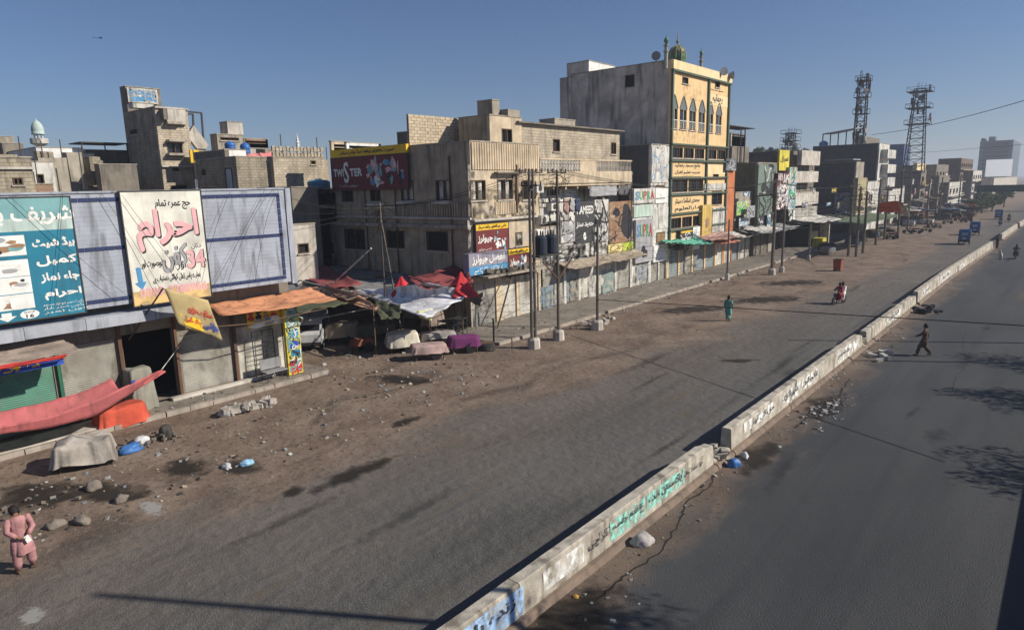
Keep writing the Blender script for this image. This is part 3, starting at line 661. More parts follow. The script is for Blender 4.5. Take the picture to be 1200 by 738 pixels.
for k, zz in enumerate((7.15, 6.4, 5.78, 5.2)):
    q = [.72, .6, .6, .55][k]; rect('x', fp, 5.5, 7.2, zz, zz+q, wprint, tr, 'picture', .006); rs = random.Random(k)
    for j in range(7): blob('x', fp, rs.uniform(5.7, 7.), rs.uniform(zz+.12, zz+q-.12), rs.uniform(.06, .3), rs.uniform(.04, .13), rs.choice([greyp, inkb, tealb, wprint, brownp]), tr, 'picture_print', .009+.001*j, seed=j)
for u in (5.95, 6.75): blob('x', fp, u, 5.42, .33, .26, wprint, tr, 'picture_print', .02, seed=3)
blob('x', fp, 7.0, 4.98, .3, .16, wprint, tr, 'badge', .008, wob=0); txt('16', 'x', fp, 6.88, 7.12, 4.86, 4.98, inkb, tr, off=.012, bold=.008); txt('SHOP', 'x', fp, 6.83, 7.17, 5.02, 5.1, inkb, tr, off=.012)
fm = frame_of('x', fp); MB().add([fm(a, b_, .01) for a, b_ in ((6.15, 5.12), (6.45, 5.12), (6.45, 4.98), (6.6, 4.98), (6.3, 4.8), (6.0, 4.98), (6.15, 4.98))], [tuple(range(7))]).build('arrow', wprint, tr)
# white sign
w0, w1 = onX(147, 290, BX).y, onX(239, 285, BX).y
sr_, fp = sign('big white shop sign with faded pink lettering, the number 34 and a blue arrow', 'x', BX+.03, w0, w1, 4.72, 9.32, boardw, .12, frame=iron)
W_ = w1-w0
rect('x', fp, w0, w1, 4.72, 5.3, worn('cream_stain', (.72, .5, .22), .48, 1.2), sr_, 'stained_band', .004)
U = lambda f: w0+W_*f
Z = lambda f: 9.32-4.6*f
for m_, du, dz, of in ((inkb, .05, -.07, .008), (pinkp, 0, 0, .016)):
    txt('احرام', 'x', fp, U(.13)+du, U(.9)+du, Z(.52)+dz, Z(.17)+dz, m_, sr_, bold=.07, off=of)
txt('حج عمرہ تمام', 'x', fp, U(.4), U(.85), Z(.165), Z(.07), inkb, sr_, bold=.01)
for m_, du, of in ((inkb, .04, .008), (greyp, 0, .015)): txt('کفن', 'x', fp, U(.4)+du, U(.72)+du, Z(.73), Z(.48), m_, sr_, bold=.04, off=of)
for m_, du, of in ((inkb, .05, .008), (pinkp, 0, .016)): txt('34', 'x', fp, U(.72)+du, U(.95)+du, Z(.71)-du*.6, Z(.555), m_, sr_, bold=.05, off=of)
txt('اور', 'x', fp, U(.58), U(.7), Z(.72), Z(.64), inkb, sr_, bold=.01); txt('خوبصورت اور', 'x', fp, U(.14), U(.42), Z(.68), Z(.6), inkb, sr_, bold=.01)
txt('ہمارے پاس اعلی کوالٹی دستیاب ہے', 'x', fp, U(.26), U(.88), Z(.82), Z(.75), inkb, sr_, bold=.008); txt('0300-2288966', 'x', fp, U(.08), U(.95), Z(.93), Z(.855), pinkp, sr_, bold=.03)
txt('دکان', 'x', fp, U(.8), U(.93), Z(.54), Z(.48), inkb, sr_)
fm = frame_of('x', fp); MB().add([fm(U(a), Z(b_), .01) for a, b_ in ((.07, .66), (.13, .66), (.14, .79), (.18, .79), (.12, .86), (.04, .8), (.08, .79))], [tuple(range(7))]).build('arrow', bluep, sr_)
# shop block under the billboard
SX = -30.3
sy = lambda px, py=430: onX(px, py, SX).y
r = root('shop_block', (SX-3, 2, 0), 'single storey row of shuttered shops under the teal and white hoardings', 'shop block')
doors = [(4.2, sy(62), 3.25, shut_n), (sy(71), sy(139), 3.35, shut_g), (sy(214), sy(274), 2.95, shut_g), (sy(281), sy(335), 2.85, shut_w)]
opening = (sy(147), sy(207))
mb = MB(); wallgrid(mb, 'x', SX, .25, -8, 18.3, 0, 4.8, [(a, b_, 0.16, c) for a, b_, c, _ in doors]+[(opening[0], opening[1], .16, 3.4)]); mb.build('front_wall', conc_d, r)
mb = MB(); mb.box(-42, SX-.25, 18.05, 18.3, 0, 4.8); mb.box(-42, SX-.25, -8, -7.75, 0, 4.8); mb.box(-42, -41.75, -7.75, 18.05, 0, 4.8); mb.build('wall', conc_d, r)
bx('roof', conc_d, r, -42, SX-.002, -8, 18.3, 4.802, 4.98)
bx('partition', dark, r, SX-3.4, SX-3.2, -7.7, 18, 0, 4.7)
for a, b_, c, m_ in doors: shutter('x', SX-.06, a+.02, b_-.02, .17, c-.02, m_, r, .085)
mb = MB(); y = -6
while y < 13.5:
    d = R.uniform(1.6, 2.6); mb.box(SX+.002, BX+.15, y, min(y+d-.02, 13.6), 4.05+R.uniform(-.02, .02), 4.5); y += d
mb.build('canopy_beam', M('blue_white_fascia', (.36, .38, .42), grime=.5), r)
for k, yy in enumerate((sy(143), sy(209), sy(277), sy(68))): part('post', [rust, P('green_post', (.03, .14, .08)), whitew][0 if k < 3 else 1], r, lambda m: m.box(SX+.01, SX+.13, yy-.06, yy+.06, .16, 3.9, j=.015))
# objects in front of the shops
o = cloth('awning', [(SX+.05, sy(300), 3.95), (SX+1.9, sy(240), 3.62), (SX+1.9, sy(352), 3.62), (SX+.05, sy(362), 3.95)][0:0] or [(SX+.1, sy(250), 4.25), (BX+1.4, sy(243)-.2, 3.95), (BX+1.4, sy(352)+.9, 3.85), (SX+.1, sy(352)+.9, 4.3)], orange, .12, 16, .08, seed=3)
tag(o, 'faded salmon orange awning over the shop beside the yellow poster', 'awning')
o = cloth('awning', [(SX+.1, 3.8, 3.95), (BX+.9, 3.8, 3.55), (BX+.9, 8.3, 3.45), (SX+.1, 7.9, 4.0)], M('grey_brown_canvas', (.3, .24, .2), grime=.4), .08, 14, .07, seed=5); tag(o, 'dusty brown canvas awning above the green shutter', 'awning')
o = cloth('awning_valance', [(BX+.92, 3.8, 3.5), (BX+.94, 3.8, 3.32), (BX+.94, 7.6, 3.3), (BX+.92, 7.8, 3.42)], redp, .02, 8, .03, seed=6); tag(o, 'narrow red fringe along the brown awning over the green shutter', 'fringe')
r2, fp = sign('blue and yellow strip sign hanging below the brown awning by the green shutter', 'x', BX+.55, 3.8, 7.7, 3.0, 3.3, P('royal_blue_print', (.03, .08, .4)), .03); scrib('x', fp, 4, 6.9, 3.08, 3.24, yel, r2, 20, wd=.05)
# tattered banner
o = root('banner', (BX+1.2, 12, 4), 'tattered tan banner with red and blue brush lettering on a pole above the shutter', 'banner')
BN = onX(192, 338, -28.2); B1 = onX(245, 352, -28.2); B2 = onX(260, 398, -28.2); B3 = onX(208, 380, -28.2)
mb = MB(); vs = []; n = 12
for i in range(n+1):
    for j in range(n+1):
        u, v = i/n, j/n; p = BN.lerp(B1, u).lerp(B3.lerp(B2, u), v); p.x += .1*sin(u*5+v*2)+.04*noise.noise(p*2); p.z += (.12*noise.noise(Vector((u*6, 3, 0))))*v; vs.append(p)
mb.add(vs, [(i*(n+1)+j, (i+1)*(n+1)+j, (i+1)*(n+1)+j+1, i*(n+1)+j+1) for i in range(n) for j in range(n)]); mb.build('cloth', M('tan_banner_cloth', (.42, .33, .16), grime=.35), o, smooth=True, solid=.01)
def onbanner(s, ua, ub, va, vb, mat, bold=.02):
    vs, fs = text_mesh(s); xa, xb = min(v.x for v in vs), max(v.x for v in vs); ya, yb = min(v.y for v in vs), max(v.y for v in vs); mb = MB()
    for bu in (0, bold):
        q = []
        for v in vs:
            u = ua+(v.x-xa)/(xb-xa)*(ub-ua)+bu; w_ = vb-(v.y-ya)/(yb-ya)*(vb-va); p = BN.lerp(B1, u).lerp(B3.lerp(B2, u), w_); p.x += .1*sin(u*5+w_*2)+.04*noise.noise(p*2)+.05+bu*.1; q.append(p)
        mb.add(q, fs)
    mb.build('lettering', mat, o)
onbanner('سلام بھائی', .35, .95, .3, .56, redp); onbanner('چادر کمبل', .2, .6, .62, .84, redp); onbanner('ہاؤس', .66, .96, .6, .85, P('royal_blue_print'))
qd = []
for (u, v) in ((.12, .62), (.62, .62), (.62, .95), (.18, .93)): p = BN.lerp(B1, u).lerp(B3.lerp(B2, u), v); p.x += .1*sin(u*5+v*2)+.03; qd.append(p)
MB().add(qd, [(0, 1, 2, 3)]).build('yellow_panel', yel, o)
p_ = BN; tag(MB().bar((SX+.2, p_.y-.9, 3.2), (p_.x, p_.y-.02, p_.z+.02), .035).build('banner_pole', wood), 'slanting wooden pole holding the corner of the tan banner', 'pole')
tag(MB().tube([(BX+.9, sy(190), 3.6), (BX+1.3, sy(280), 3.35), (BX+1.2, sy(350)+.5, 3.45)], .03).build('bamboo_rail', wood), 'thin horizontal bamboo rail hung across the shop shutters', 'pole')
# yellow posters
y0, y1, z0, z1 = fr(289, 333, 351, 382, -29.5); z1 = min(z1, 3.72); r2, fp = sign('yellow poster with rows of bags hung under the salmon awning', 'x', -29.55, y0, y1, z0, z1, yel, .04, 'poster', 'poster'); rs = random.Random(5)
for k in range(9): blob('x', fp, y0+(k % 5+.5)*(y1-y0)/5, z0+(z1-z0)*(.85 if k < 5 else .55), .17, .13, [redp, inkb, brownp, redp, inkb][k % 5], r2, 'bag_print', .006, seed=k, wob=.1)
for k in range(8): blob('x', fp, rs.uniform(y0+.3, y1-.2), z0+rs.uniform(.08, .35), rs.uniform(.2, .45), .11, rs.choice([bluep, wprint, tealb, greyp]), r2, 'bag_print', .008+.001*k, seed=k+9)
y0, y1, z0, z1 = fr(335, 352, 350, 437, -29.2); z1 = min(z1, 3.75); r2, fp = sign('tall yellow poster column with green and blue bags and red shoes', 'x', -29.4, y0, y1, .2, z1, P('bright_yellow_print', (.66, .56, .07), grime=.5), .2, 'poster', 'poster')
for k, (f_, h, m_) in enumerate(((.88, .28, tealb), (.72, .15, tealb), (.58, .2, bluep), (.43, .2, P('royal_blue_print')), (.3, .18, tealp), (.16, .16, redp))):
    blob('x', fp, (y0+y1)/2+.06*(-1)**k, .2+(z1-.2)*f_, (y1-y0)*.38, h*1.15, m_, r2, 'bag_print', .006, seed=k)
for k in range(4): blob('x', fp, y0+.2+(y1-y0-.3)*k/3.2, .5, .09, .28, redp, r2, 'shoe_print', .009, seed=k)
scrib('x', fp, y0+.08, y1-.08, .4, z1-.1, inkb, r2, 26, random.Random(4), .05, .02); scrib('x', fp, y0+.08, y1-.08, .4, z1-.1, wprint, r2, 16, random.Random(5), .05, .024); scrib('x', fp, y0+.08, y1-.08, .4, z1-.1, tealb, r2, 18, random.Random(6), .07, .022)
# ladder like rack and bench
def at(px, py, X0): return onX(px, py, X0)
r2 = root('display_rack', (-29.8, 16.5, .16), 'dark metal display rack leaning on the shutter under the yellow poster', 'rack'); y0, y1, z0, z1 = fr(297, 322, 387, 426, -29.9)
for y in (y0, (y0+y1)/2, y1): MB().bar((-29.9, y, .3), (-29.98, y, z1), .025).build('upright', iron, r2)
for k in range(8): MB().bar((-29.93, y0, z0+(z1-z0)*k/7), (-29.93, y1, z0+(z1-z0)*k/7), .014).build('rung', iron, r2)
r2 = root('bench', (-29.1, 17.0, .16), 'small pale metal bench in front of the shutter beside the tall yellow poster', 'bench'); y0, y1, z0, z1 = fr(309, 334, 420, 440, -29.2)
bx('seat', steel, r2, -29.5, -28.95, y0, y1, .62, .66); bx('backrest', steel, r2, -29.55, -29.52, y0, y1, .7, 1.2)
for x in (-29.5, -28.98):
    for y in (y0+.03, y1-.03): MB().bar((x, y, .16), (x, y, .62), .022).build('leg', iron, r2)
# bundle standing in the dark opening
r2 = root('covered_bundle', (-30.0, 11, 0), 'tall grey cloth covered bundle standing beside the dark shop opening', 'bundle'); mb = MB(); q = onZ(162, 470, .16); drape(mb, (-30.0, onX(161, 440, -30.).y, .16), .8, .95, 0, 1.85, .1, 9, bulge=.03, lump=.1); mb.build('cover_cloth', M('grey_green_cloth', (.28, .27, .22), grime=.4), r2, smooth=True)
blob('x', -29.55, onX(154, 425, -29.5).y, 1.45, .1, .16, P('royal_blue_print'), r2, 'blue_rag', .0, seed=3)
# red sagging tarp (strung like a boat)
m_red = M('faded_red_tarp', (.44, .12, .12), grime=.4, var=.2, rough=.75, bump=.9, fine=4)
HX = -28.6; H = lambda x, y, X0=HX: onX(x, y, X0)
front = [H(-140, 541, -27.6), H(-60, 520, -27.6), H(0, 501, -27.6), H(60, 488.5, -27.6), H(110, 470, -27.7), H(150, 452, -27.9), H(160, 447.5, -28.0), H(189, 434, -28.3)]
keel = [p+Vector((-.12, 0, -s_)) for p, s_ in zip(front, (.25, .25, .27, .42, .6, .42, .32, .04))]
front = [p+Vector((.0, 0, .02)) for p in front]
back = [H(-140, 499, -29.2), H(-60, 490, -29.2), H(0, 482.5, -29.2), H(60, 470, -29.2), H(104, 456, -29.1), H(131, 443.5, -29.0), H(141, 461, -28.7), H(189, 433.5, -28.4)]
bk2 = [p+Vector((.35, .05, -s_)) for p, s_ in zip(back, (.75, .7, .65, .7, .7, .65, .1, .03))]
vs = []
def cr4(a, b_, t, n=6): return a.lerp(b_, t)
rows = []
for row in (back, bk2, keel, front):
    q = []
    for i in range(len(row)-1):
        for j in range(5): q.append(row[i].lerp(row[i+1], j/5))
    q.append(row[-1]); rows.append(q)
K = 12; nn = len(rows[0])
for i in range(nn):
    a, b_, c, d = [r_[i] for r_ in rows]
    for k in range(K+1):
        t = k/K; p = a*(1-t)**3+b_*3*t*(1-t)**2+c*3*t*t*(1-t)+d*t**3 if False else (a.lerp(b_, t*3) if t < 1/3 else b_.lerp(c, t*3-1) if t < 2/3 else c.lerp(d, t*3-2))
        p = p+Vector((0, 0, .04*noise.noise(Vector((i*.35, t*4, 1))))); vs.append(p)
mb = MB(); mb.add(vs, [(i*(K+1)+k, (i+1)*(K+1)+k, (i+1)*(K+1)+k+1, i*(K+1)+k+1) for i in range(nn-1) for k in range(K)])
o = mb.build('hanging_tarp', m_red, smooth=True, solid=.02); tag(o, 'long faded red tarpaulin slung like a hammock across the front of the shops', 'tarpaulin')
tip = front[-1]; tag(MB().tube([tip, Vector((SX+.05, sy(214), 2.55))], .015).build('rope', whitew), 'thin rope tying the red hanging tarpaulin to the shop post', 'rope')
covered_cart('orange red cloth covered box under the end of the hanging red tarpaulin', (-29.0, 9.45), 1.75, 1.0, .85, 1.5, M('orange_red_cloth', (.55, .09, .05), grime=.4, var=.25, fine=5, bump=1.), 31, .05, False, 'box', 'covered_box', None, lump=.12)
covered_cart('low cart under a grey beige cloth standing on the dirt verge near the rubbish', (-25.6, 7.05), 1.75, 1.25, .95, 1.2, M('beige_grey_cloth', (.38, .34, .29), grime=.6, fine=5, bump=1.), 33, .2, False, 'cart', 'covered_cart', None, lump=.26, hem=.3)
# ================================================================== far skyline at the left
def corner(label, xl, xc, xr, yt, X0, mat, name='flat_roofed_building', par=.5, yb=None, **k):
    b = cbox(xl, xc, xr, yt, X0, yb); return building(name, label, b, mat, parapet=par, **k), b
def fwin(b, rects, style='two', X0=None): return [(*fr(*q, b), style) for q in rects]
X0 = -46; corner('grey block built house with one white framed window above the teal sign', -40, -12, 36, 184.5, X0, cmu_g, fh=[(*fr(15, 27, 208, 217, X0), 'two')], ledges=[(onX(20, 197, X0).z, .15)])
X0 = -55; corner('small white room between the block house and the dark houses, with open dark bays', 30, 36, 62, 190, X0, whitew, fh=[(*fr(37, 41, 201, 217, X0), 'dark'), (*fr(43, 52, 204, 216, X0), 'dark')]); 
X0 = -49; corner('low brown brick parapet wall beside the block house', 34, 38, 62, 216.5, X0, M('brown_brick', (.3, .2, .14), brick=(.3, .12)))
X0 = -75; corner('whitewashed mosque hall with a plain bright wall below the minaret', -12, 42, 97, 173, X0, white); 
X0 = -85; corner('pale building cut by the left frame edge on the skyline', -20, -8, 16, 160, X0, conc); X0 = -84; corner('flat grey roof room low on the left skyline', -5, 2, 27, 168, X0, conc_d)
X0 = -62; corner('dark shaded house with small white window left of the tall block tower', 48, 117, 150, 202, X0, conc_d, shh=[(*sr(83, 87, 204, 210, cbox(48, 117, 150, 202, X0)[2]), 'two'), (*sr(93, 97, 199, 214, cbox(48, 117, 150, 202, X0)[2]), 'dark')], fh=[(*fr(120, 128, 200, 206, X0), 'two')])
X0 = -70; corner('small bright white rooftop box left of the tall tower', 74, 95, 110, 180, X0, white); corner('pale cement rooftop room beside the white box', 90, 97, 119, 189.5, -66, conc_l)
X0 = -72; corner('brown house with flat roof joined to the left of the tower', 96, 100, 152, 176, X0, conc_d); X0 = -58; corner('dark low house with rubble parapet in front of the tower foot', 110, 116, 160, 193, X0, conc_d)
# pergola roof
r = root('roof_pergola', onX(96, 178, -68), 'thin dark flat metal canopy on posts above the rooftops left of the tower', 'canopy'); a = onX(94, 166, -68); b_ = onX(150, 167.5, -68)
bx('roof_sheet', iron, r, -71, -68, a.y, b_.y, a.z-.1, a.z)
for y in (a.y+.1, (a.y+b_.y)/2, b_.y-.1): MB().bar((-68.1, y, onX(100, 196, -68).z), (-68.1, y, a.z-.1), .06).build('post', iron, r)
# minaret
c = onX(47, 172, -77); k_ = 77/780*1.25; mk = .38; mz = .47; r = root('minaret', (c.x, c.y, 0), 'short minaret with pale green dome and open balcony on the left skyline', 'minaret'); z0 = c.z
q_ = lambda L: [(a*mk, b_*mz) for a, b_ in L]
mb = MB(); mb.lathe((c.x, c.y, 0), [(.9*mk, 0), (.9*mk, z0+.6*mz)], 12); mb.build('shaft', whitew, r)
mb = MB(); mb.lathe((c.x, c.y, z0), q_([(1.0, .2), (1.85, .55), (2.0, .6), (2.0, 1.6), (1.9, 1.6), (1.9, .7), (.5, .65)]), 12); mb.build('balcony', whitew, r)
for k in range(8): a = k*pi/4; MB().bar((c.x+.95*mk*cos(a), c.y+.95*mk*sin(a), z0+.6*mz), (c.x+.95*mk*cos(a), c.y+.95*mk*sin(a), z0+2.4*mz), .11*mk).build('column', white, r)
mb = MB(); mb.lathe((c.x, c.y, z0), q_([(1.45, 2.4), (1.5, 2.6), (1.3, 2.65), (1.42, 3.2), (1.3, 3.9), (1.0, 4.5), (.55, 4.95), (.12, 5.2), (.06, 5.6)]), 16); mb.build('dome', P('pale_green_tile', (.42, .52, .48), grime=.2), r, smooth=True)
# tower
X0 = -62; tb = cbox(144, 181, 219, 125.5, X0); Yt = tb[2]
tw_f = [(*fr(196, 214, 168, 180, X0), 'two'), (*fr(202, 210, 197, 201, X0), 'dark'), (*fr(200, 219, 217, 222.5, X0), 'dark')]
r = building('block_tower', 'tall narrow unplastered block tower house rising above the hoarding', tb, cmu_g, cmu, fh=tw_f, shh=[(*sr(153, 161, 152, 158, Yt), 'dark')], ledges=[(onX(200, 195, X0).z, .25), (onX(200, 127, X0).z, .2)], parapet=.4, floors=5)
for q in ((195, 216, 164, 166.5), (195, 216, 180, 182.5), (193, 210, 143, 146)): a = fr(*q, X0); bx('window_hood', conc, r, X0+.003, X0+.6, a[0], a[1], a[2], a[3])
a = fr(189, 196, 128, 141, X0); bx('shaded_fin', conc_d, r, X0+.003, X0+.7, a[0]-.1, a[0]+.25, a[2], a[3]); bx('upper_bay', conc_l, r, X0+.003, X0+.35, a[0]+.3, tb[3]-.3, onX(205, 146, X0).z, onX(205, 129, X0).z)
b2 = cbox(140, 146.5, 187, 101.5, -69.5); b2[4] = 9; building('tower_stair_head', 'tall thin wall rising behind the block tower roof', [b2[0]-.0, b2[1], b2[2], b2[2]+(tb[3]-tb[2])*1.12, 0, b2[5]], conc_d, parapet=.2)
u0, u1_, z0, z1 = fr(150, 185, 104, 121, -69.2); r2, fp = sign('white board with blue and grey scrawled writing at the top of the block tower', 'x', -69.4, u0, u1_, z0, z1, whitew, .15); scrib('x', fp, u0+.2, u1_-.2, z0+.2, z1-.2, bluep, r2, 26, wd=.14, name='scrawl'); scrib('x', fp, u0+.2, u1_-.2, z0+.2, z1-.2, greyp, r2, 20, wd=.1, off=.02)
corner('white plastered stair room on the block tower roof', 150, 155, 180, 120.5, -66, whitew, yb=126, par=.1)
# frame and things right of the tower
r = root('steel_frame', onX(222, 170, -64), 'open rusty steel frame standing on a roof right of the block tower', 'frame'); A = lambda x, y: onX(x, y, -64)
for p, q in (((218, 131), (236, 132.5)), ((236, 132.5), (239, 172)), ((226, 134), (227, 155)), ((218, 134), (226, 134))): MB().bar(A(*p), A(*q), .1).build('beam', iron, r)
o = MB().obox(A(231, 165), (.2, 0, 0), (A(238, 176)-A(222, 155))*.55, Vector((0, .35, .5))).build('water_chute', conc_l); tag(o, 'slanting pale concrete slab leaning beside the block tower', 'slab')
u0, u1_, z0, z1 = fr(222, 236, 176, 191, -60); sign('orange yellow painted board low beside the block tower', 'x', -60, u0, u1_, z0, z1, yel, .2)
# dark corner house with block parapet
X0 = -50; b = cbox(228, 276, 322, 184, X0); Yq = b[2]
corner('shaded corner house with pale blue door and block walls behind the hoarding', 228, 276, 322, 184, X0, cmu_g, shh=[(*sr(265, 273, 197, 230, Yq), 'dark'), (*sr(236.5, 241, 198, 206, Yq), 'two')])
u = sr(265.5, 272.5, 198, 230, Yq); bx('door', P('pale_blue_door', (.4, .46, .52)), None, u[0], u[1], Yq+.02, Yq+.06, u[2], u[3]); tag(bpy.context.scene.objects['door'], 'pale blue metal door in the shaded side wall behind the hoarding', 'door')
b = cbox(226, 262, 290, 176, -52); corner('dark brown roof room on the shaded corner house', 226, 263, 268, 176, -52, conc_d, yb=184, par=.3)
X0 = -49.5; b3_ = [-60, X0, onX(321, 200, X0).y, onX(381, 200, X0).y, 0, onX(350, 185, X0).z]
r = building('flat_roofed_building', 'tan block walled house with pierced parapet left of the maroon hoarding', b3_, cmu, cmu, fh=[(*fr(364, 370, 188, 193, X0), 'dark')], parapet=.2)
nb = 15; dy = (b3_[3]-b3_[2])/nb
for k in range(nb):
    for h in range(2): bx('parapet_block', cmu, r, X0-.2, X0, b3_[2]+dy*k+.03, b3_[2]+dy*(k+1)-.05, b3_[5]+.09+h*.42, b3_[5]+.09+h*.42+(.38 if (k+h) % 2 else .3), j=.01)
corner('plain cement water tank box on top of the roofs left of centre', 257, 266, 284, 143, -62, conc_l, yb=157, par=.1); corner('concrete stair head with dark open slot under the tank box', 246, 254, 284, 157.5, -61, conc, yb=176, par=.2, fh=[(*fr(258, 280, 161, 165, -61), 'dark')])
X0 = -64; corner('brown brick roof wall right of the water tank box', 284, 285, 313, 162.5, X0, M('brown_brick'), yb=182, par=.2); corner('white washed roof wall with blue tanks above it', 262, 264, 288, 175.5, -54, white, yb=186, par=.1); corner('pale cement roof edge near the pink cloths', 286, 288, 314, 174, -60, conc_l, yb=182, par=.1)
def tank(label, px, py, X0, rr_, h, mat, group=None):
    p = onX(px, py, X0); o = MB().lathe(tuple(p), [(rr_*.96, 0), (rr_, .1), (rr_, h*.3), (rr_*.96, h*.33), (rr_, h*.36), (rr_, h*.75), (rr_*.8, h*.9), (rr_*.3, h), (rr_*.25, h+.08)], 16).build('water_tank', mat, smooth=True); return tag(o, label, 'water tank', group)
bt = P('blue_tank_plastic', (.04, .14, .4), .4); tank('blue rooftop water tank left of two near the cement tank box', 270, 175, -57, .45, .6, bt); tank('blue rooftop water tank right of two behind the white roof wall', 288, 181, -56, .42, .95, bt)
cloth('washing', [onX(290, 180, -52), onX(318, 178, -52), onX(319, 184, -51.6), onX(289, 184, -51.6)], P('pink_cloth', (.6, .2, .2)), .1, 8, .1, label='row of pink and red cloths drying on a roof edge', cat='laundry')
tag(MB().lathe(tuple(onX(349.5, 177, -80)), [(.25, -1), (.2, 1), (.32, 1.05), (.2, 1.2), (.12, 1.6), (.05, 1.9), (.03, 2.3)], 8).build('minaret', white), 'tiny thin white minaret on the skyline right of the blue tanks', 'minaret')
rs = random.Random(44)
for k in range(34):
    px = rs.uniform(0, 385); X_ = rs.uniform(-62, -50); py = 184+rs.uniform(-4, 10) if px < 140 or px > 225 else 120; p = onX(px, py, X_)
    if 140 < px < 225: continue
    if rs.random() < .5: o = MB().bar(p-Vector((0, 0, 2)), p+Vector((0, 0, rs.uniform(.5, 1.6))), .04).build('roof_rod', iron); tag(o, 'thin dark rod standing on the crowded roofs behind the hoarding', 'rod', 'rods on the roofs behind the hoarding')
    else:
        s_ = rs.uniform(.3, .9); o = MB().box(p.x-s_, p.x+s_, p.y-s_, p.y+s_, p.z-2, p.z+s_*.5, 0, .08).build('roof_box', rs.choice([conc, conc_d, cmu_g, tan_d])); tag(o, 'small cement lump or tank among the crowded roofs behind the hoarding', 'roof box', 'small boxes on the roofs behind the hoarding')
# ruined lot between the hoarding and the maroon sign
X0 = -46; corner('dark shaded house wall right behind the end of the hoarding', 300, 341, 372, 220, -44, conc_d, par=.3); corner('broken white plaster wall standing on the roofs below the maroon hoarding', 365, 367, 396, 221, -47.5, whitew, par=.1); corner('house with carved pale cement front below the broken white wall', 369, 371, 397, 242, -45.5, tan_d, par=.2)
corner('low pale ledge house next to the hoarding end', 338, 343, 369, 264, -39, conc_l, par=.3, fh=[(*fr(349, 362, 285, 297, -39), 'dark')])
tank('blue plastic sheet covered tank on the broken wall', 374, 221, -47, .9, .7, P('faded_blue', (.1, .26, .4)))
Y0 = 31.9; q = sr(369, 396, 262, 345, Y0)
r = building('side_annex', 'low grey plastered annex with one dark window at the left of the tan corner building', [q[0]-2.5, -44.1, 31.6, 36, 0, q[3]], conc, shh=[(*sr(380.5, 391, 284, 297, 31.6), 'two')])
# ================================================================== C: tan corner building with the maroon hoarding
Yc = 31.3
def W3(rects, style, X0=FX): return [(*fr(*q, X0), s) for q, s in zip(rects, style)]
fh = W3([(551, 569, 211, 235), (583, 601, 210, 234), (612, 625, 211, 234)], ['curtain', 'curtain', 'bars'])+W3([(604, 612, 272, 288)], ['dark'])
sh = [(*sr(a, b_, c, d, Yc), s) for a, b_, c, d, s in ((511, 529, 211, 235, 'curtain'), (470, 485, 212, 235, 'curtain'), (434, 446, 222, 236, 'bars'), (401, 414, 222, 237, 'dark'), (500, 525, 271, 294, 'dark'), (453, 474, 270, 291, 'dark'), (404, 428, 268, 292, 'bars'))]
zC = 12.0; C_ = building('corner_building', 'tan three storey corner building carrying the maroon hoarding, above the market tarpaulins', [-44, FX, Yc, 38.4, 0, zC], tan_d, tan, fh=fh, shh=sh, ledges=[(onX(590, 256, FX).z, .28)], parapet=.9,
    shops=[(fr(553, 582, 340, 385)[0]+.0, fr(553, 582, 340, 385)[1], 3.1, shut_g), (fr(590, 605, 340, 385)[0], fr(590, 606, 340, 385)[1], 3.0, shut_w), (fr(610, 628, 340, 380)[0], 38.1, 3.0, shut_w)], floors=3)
mb = MB(); zf0, zf1 = onX(590, 199, FX).z, zC-.05; y = Yc+.1      # fluted parapet band and fluted panels
while y < 38.3: mb.box(FX+.002, FX+.09, y, y+.17, zf0, zf1); y += .24
o = mb.build('flute', tan, C_); o['kind'] = 'stuff'
mb = MB(); y = fr(580, 604, 236, 250)[0]
while y < fr(580, 604, 236, 250)[1]: mb.box(FX+.002, FX+.06, y, y+.12, onX(592, 251, FX).z, onX(592, 236, FX).z); y += .18
o = mb.build('flute', tan, C_); o['kind'] = 'stuff'
mb = MB(); x = -36.2
while x < FX-.1: mb.box(x, x+.17, Yc-.07, Yc-.002, onY(520, 237, Yc).z+0, onY(520, 254, Yc).z if False else onY(520, 237, Yc).z+.001+0) if False else mb.box(x, x+.17, Yc-.07, Yc-.002, onY(530, 254, Yc).z, onY(530, 237, Yc).z); x += .24
o = mb.build('flute', tan_d, C_); o['kind'] = 'stuff'
bx('ledge', conc_l, C_, -44, FX-.01, Yc-.18, Yc-.003, onY(520, 257, Yc).z, onY(520, 254.5, Yc).z, j=.01)
bx('ledge', conc, C_, -44, FX-.01, Yc-.3, Yc-.003, onY(520, 266, Yc).z-.1, onY(520, 263, Yc).z, j=.02)
for a, c in ((511, 236), (470, 236), (434, 238)): u = sr(a-2, a+19, c, c+3, Yc); bx('window_hood', conc_l, C_, u[0], u[1], Yc-.3, Yc-.01, u[2], u[3])
yy = onX(604.5, 220, FX).y; MB().bar((FX+.1, yy, onX(604, 250, FX).z), (FX+.1, yy, onX(604, 193, FX).z), .06).build('downpipe', rust, C_)
u = fr(548, 604, 193, 197); bx('hood', conc_d, C_, FX+.09, FX+.45, fr(577, 604, 193, 197)[0], fr(577, 604, 193, 197)[1], zf0-.25, zf0-.15)
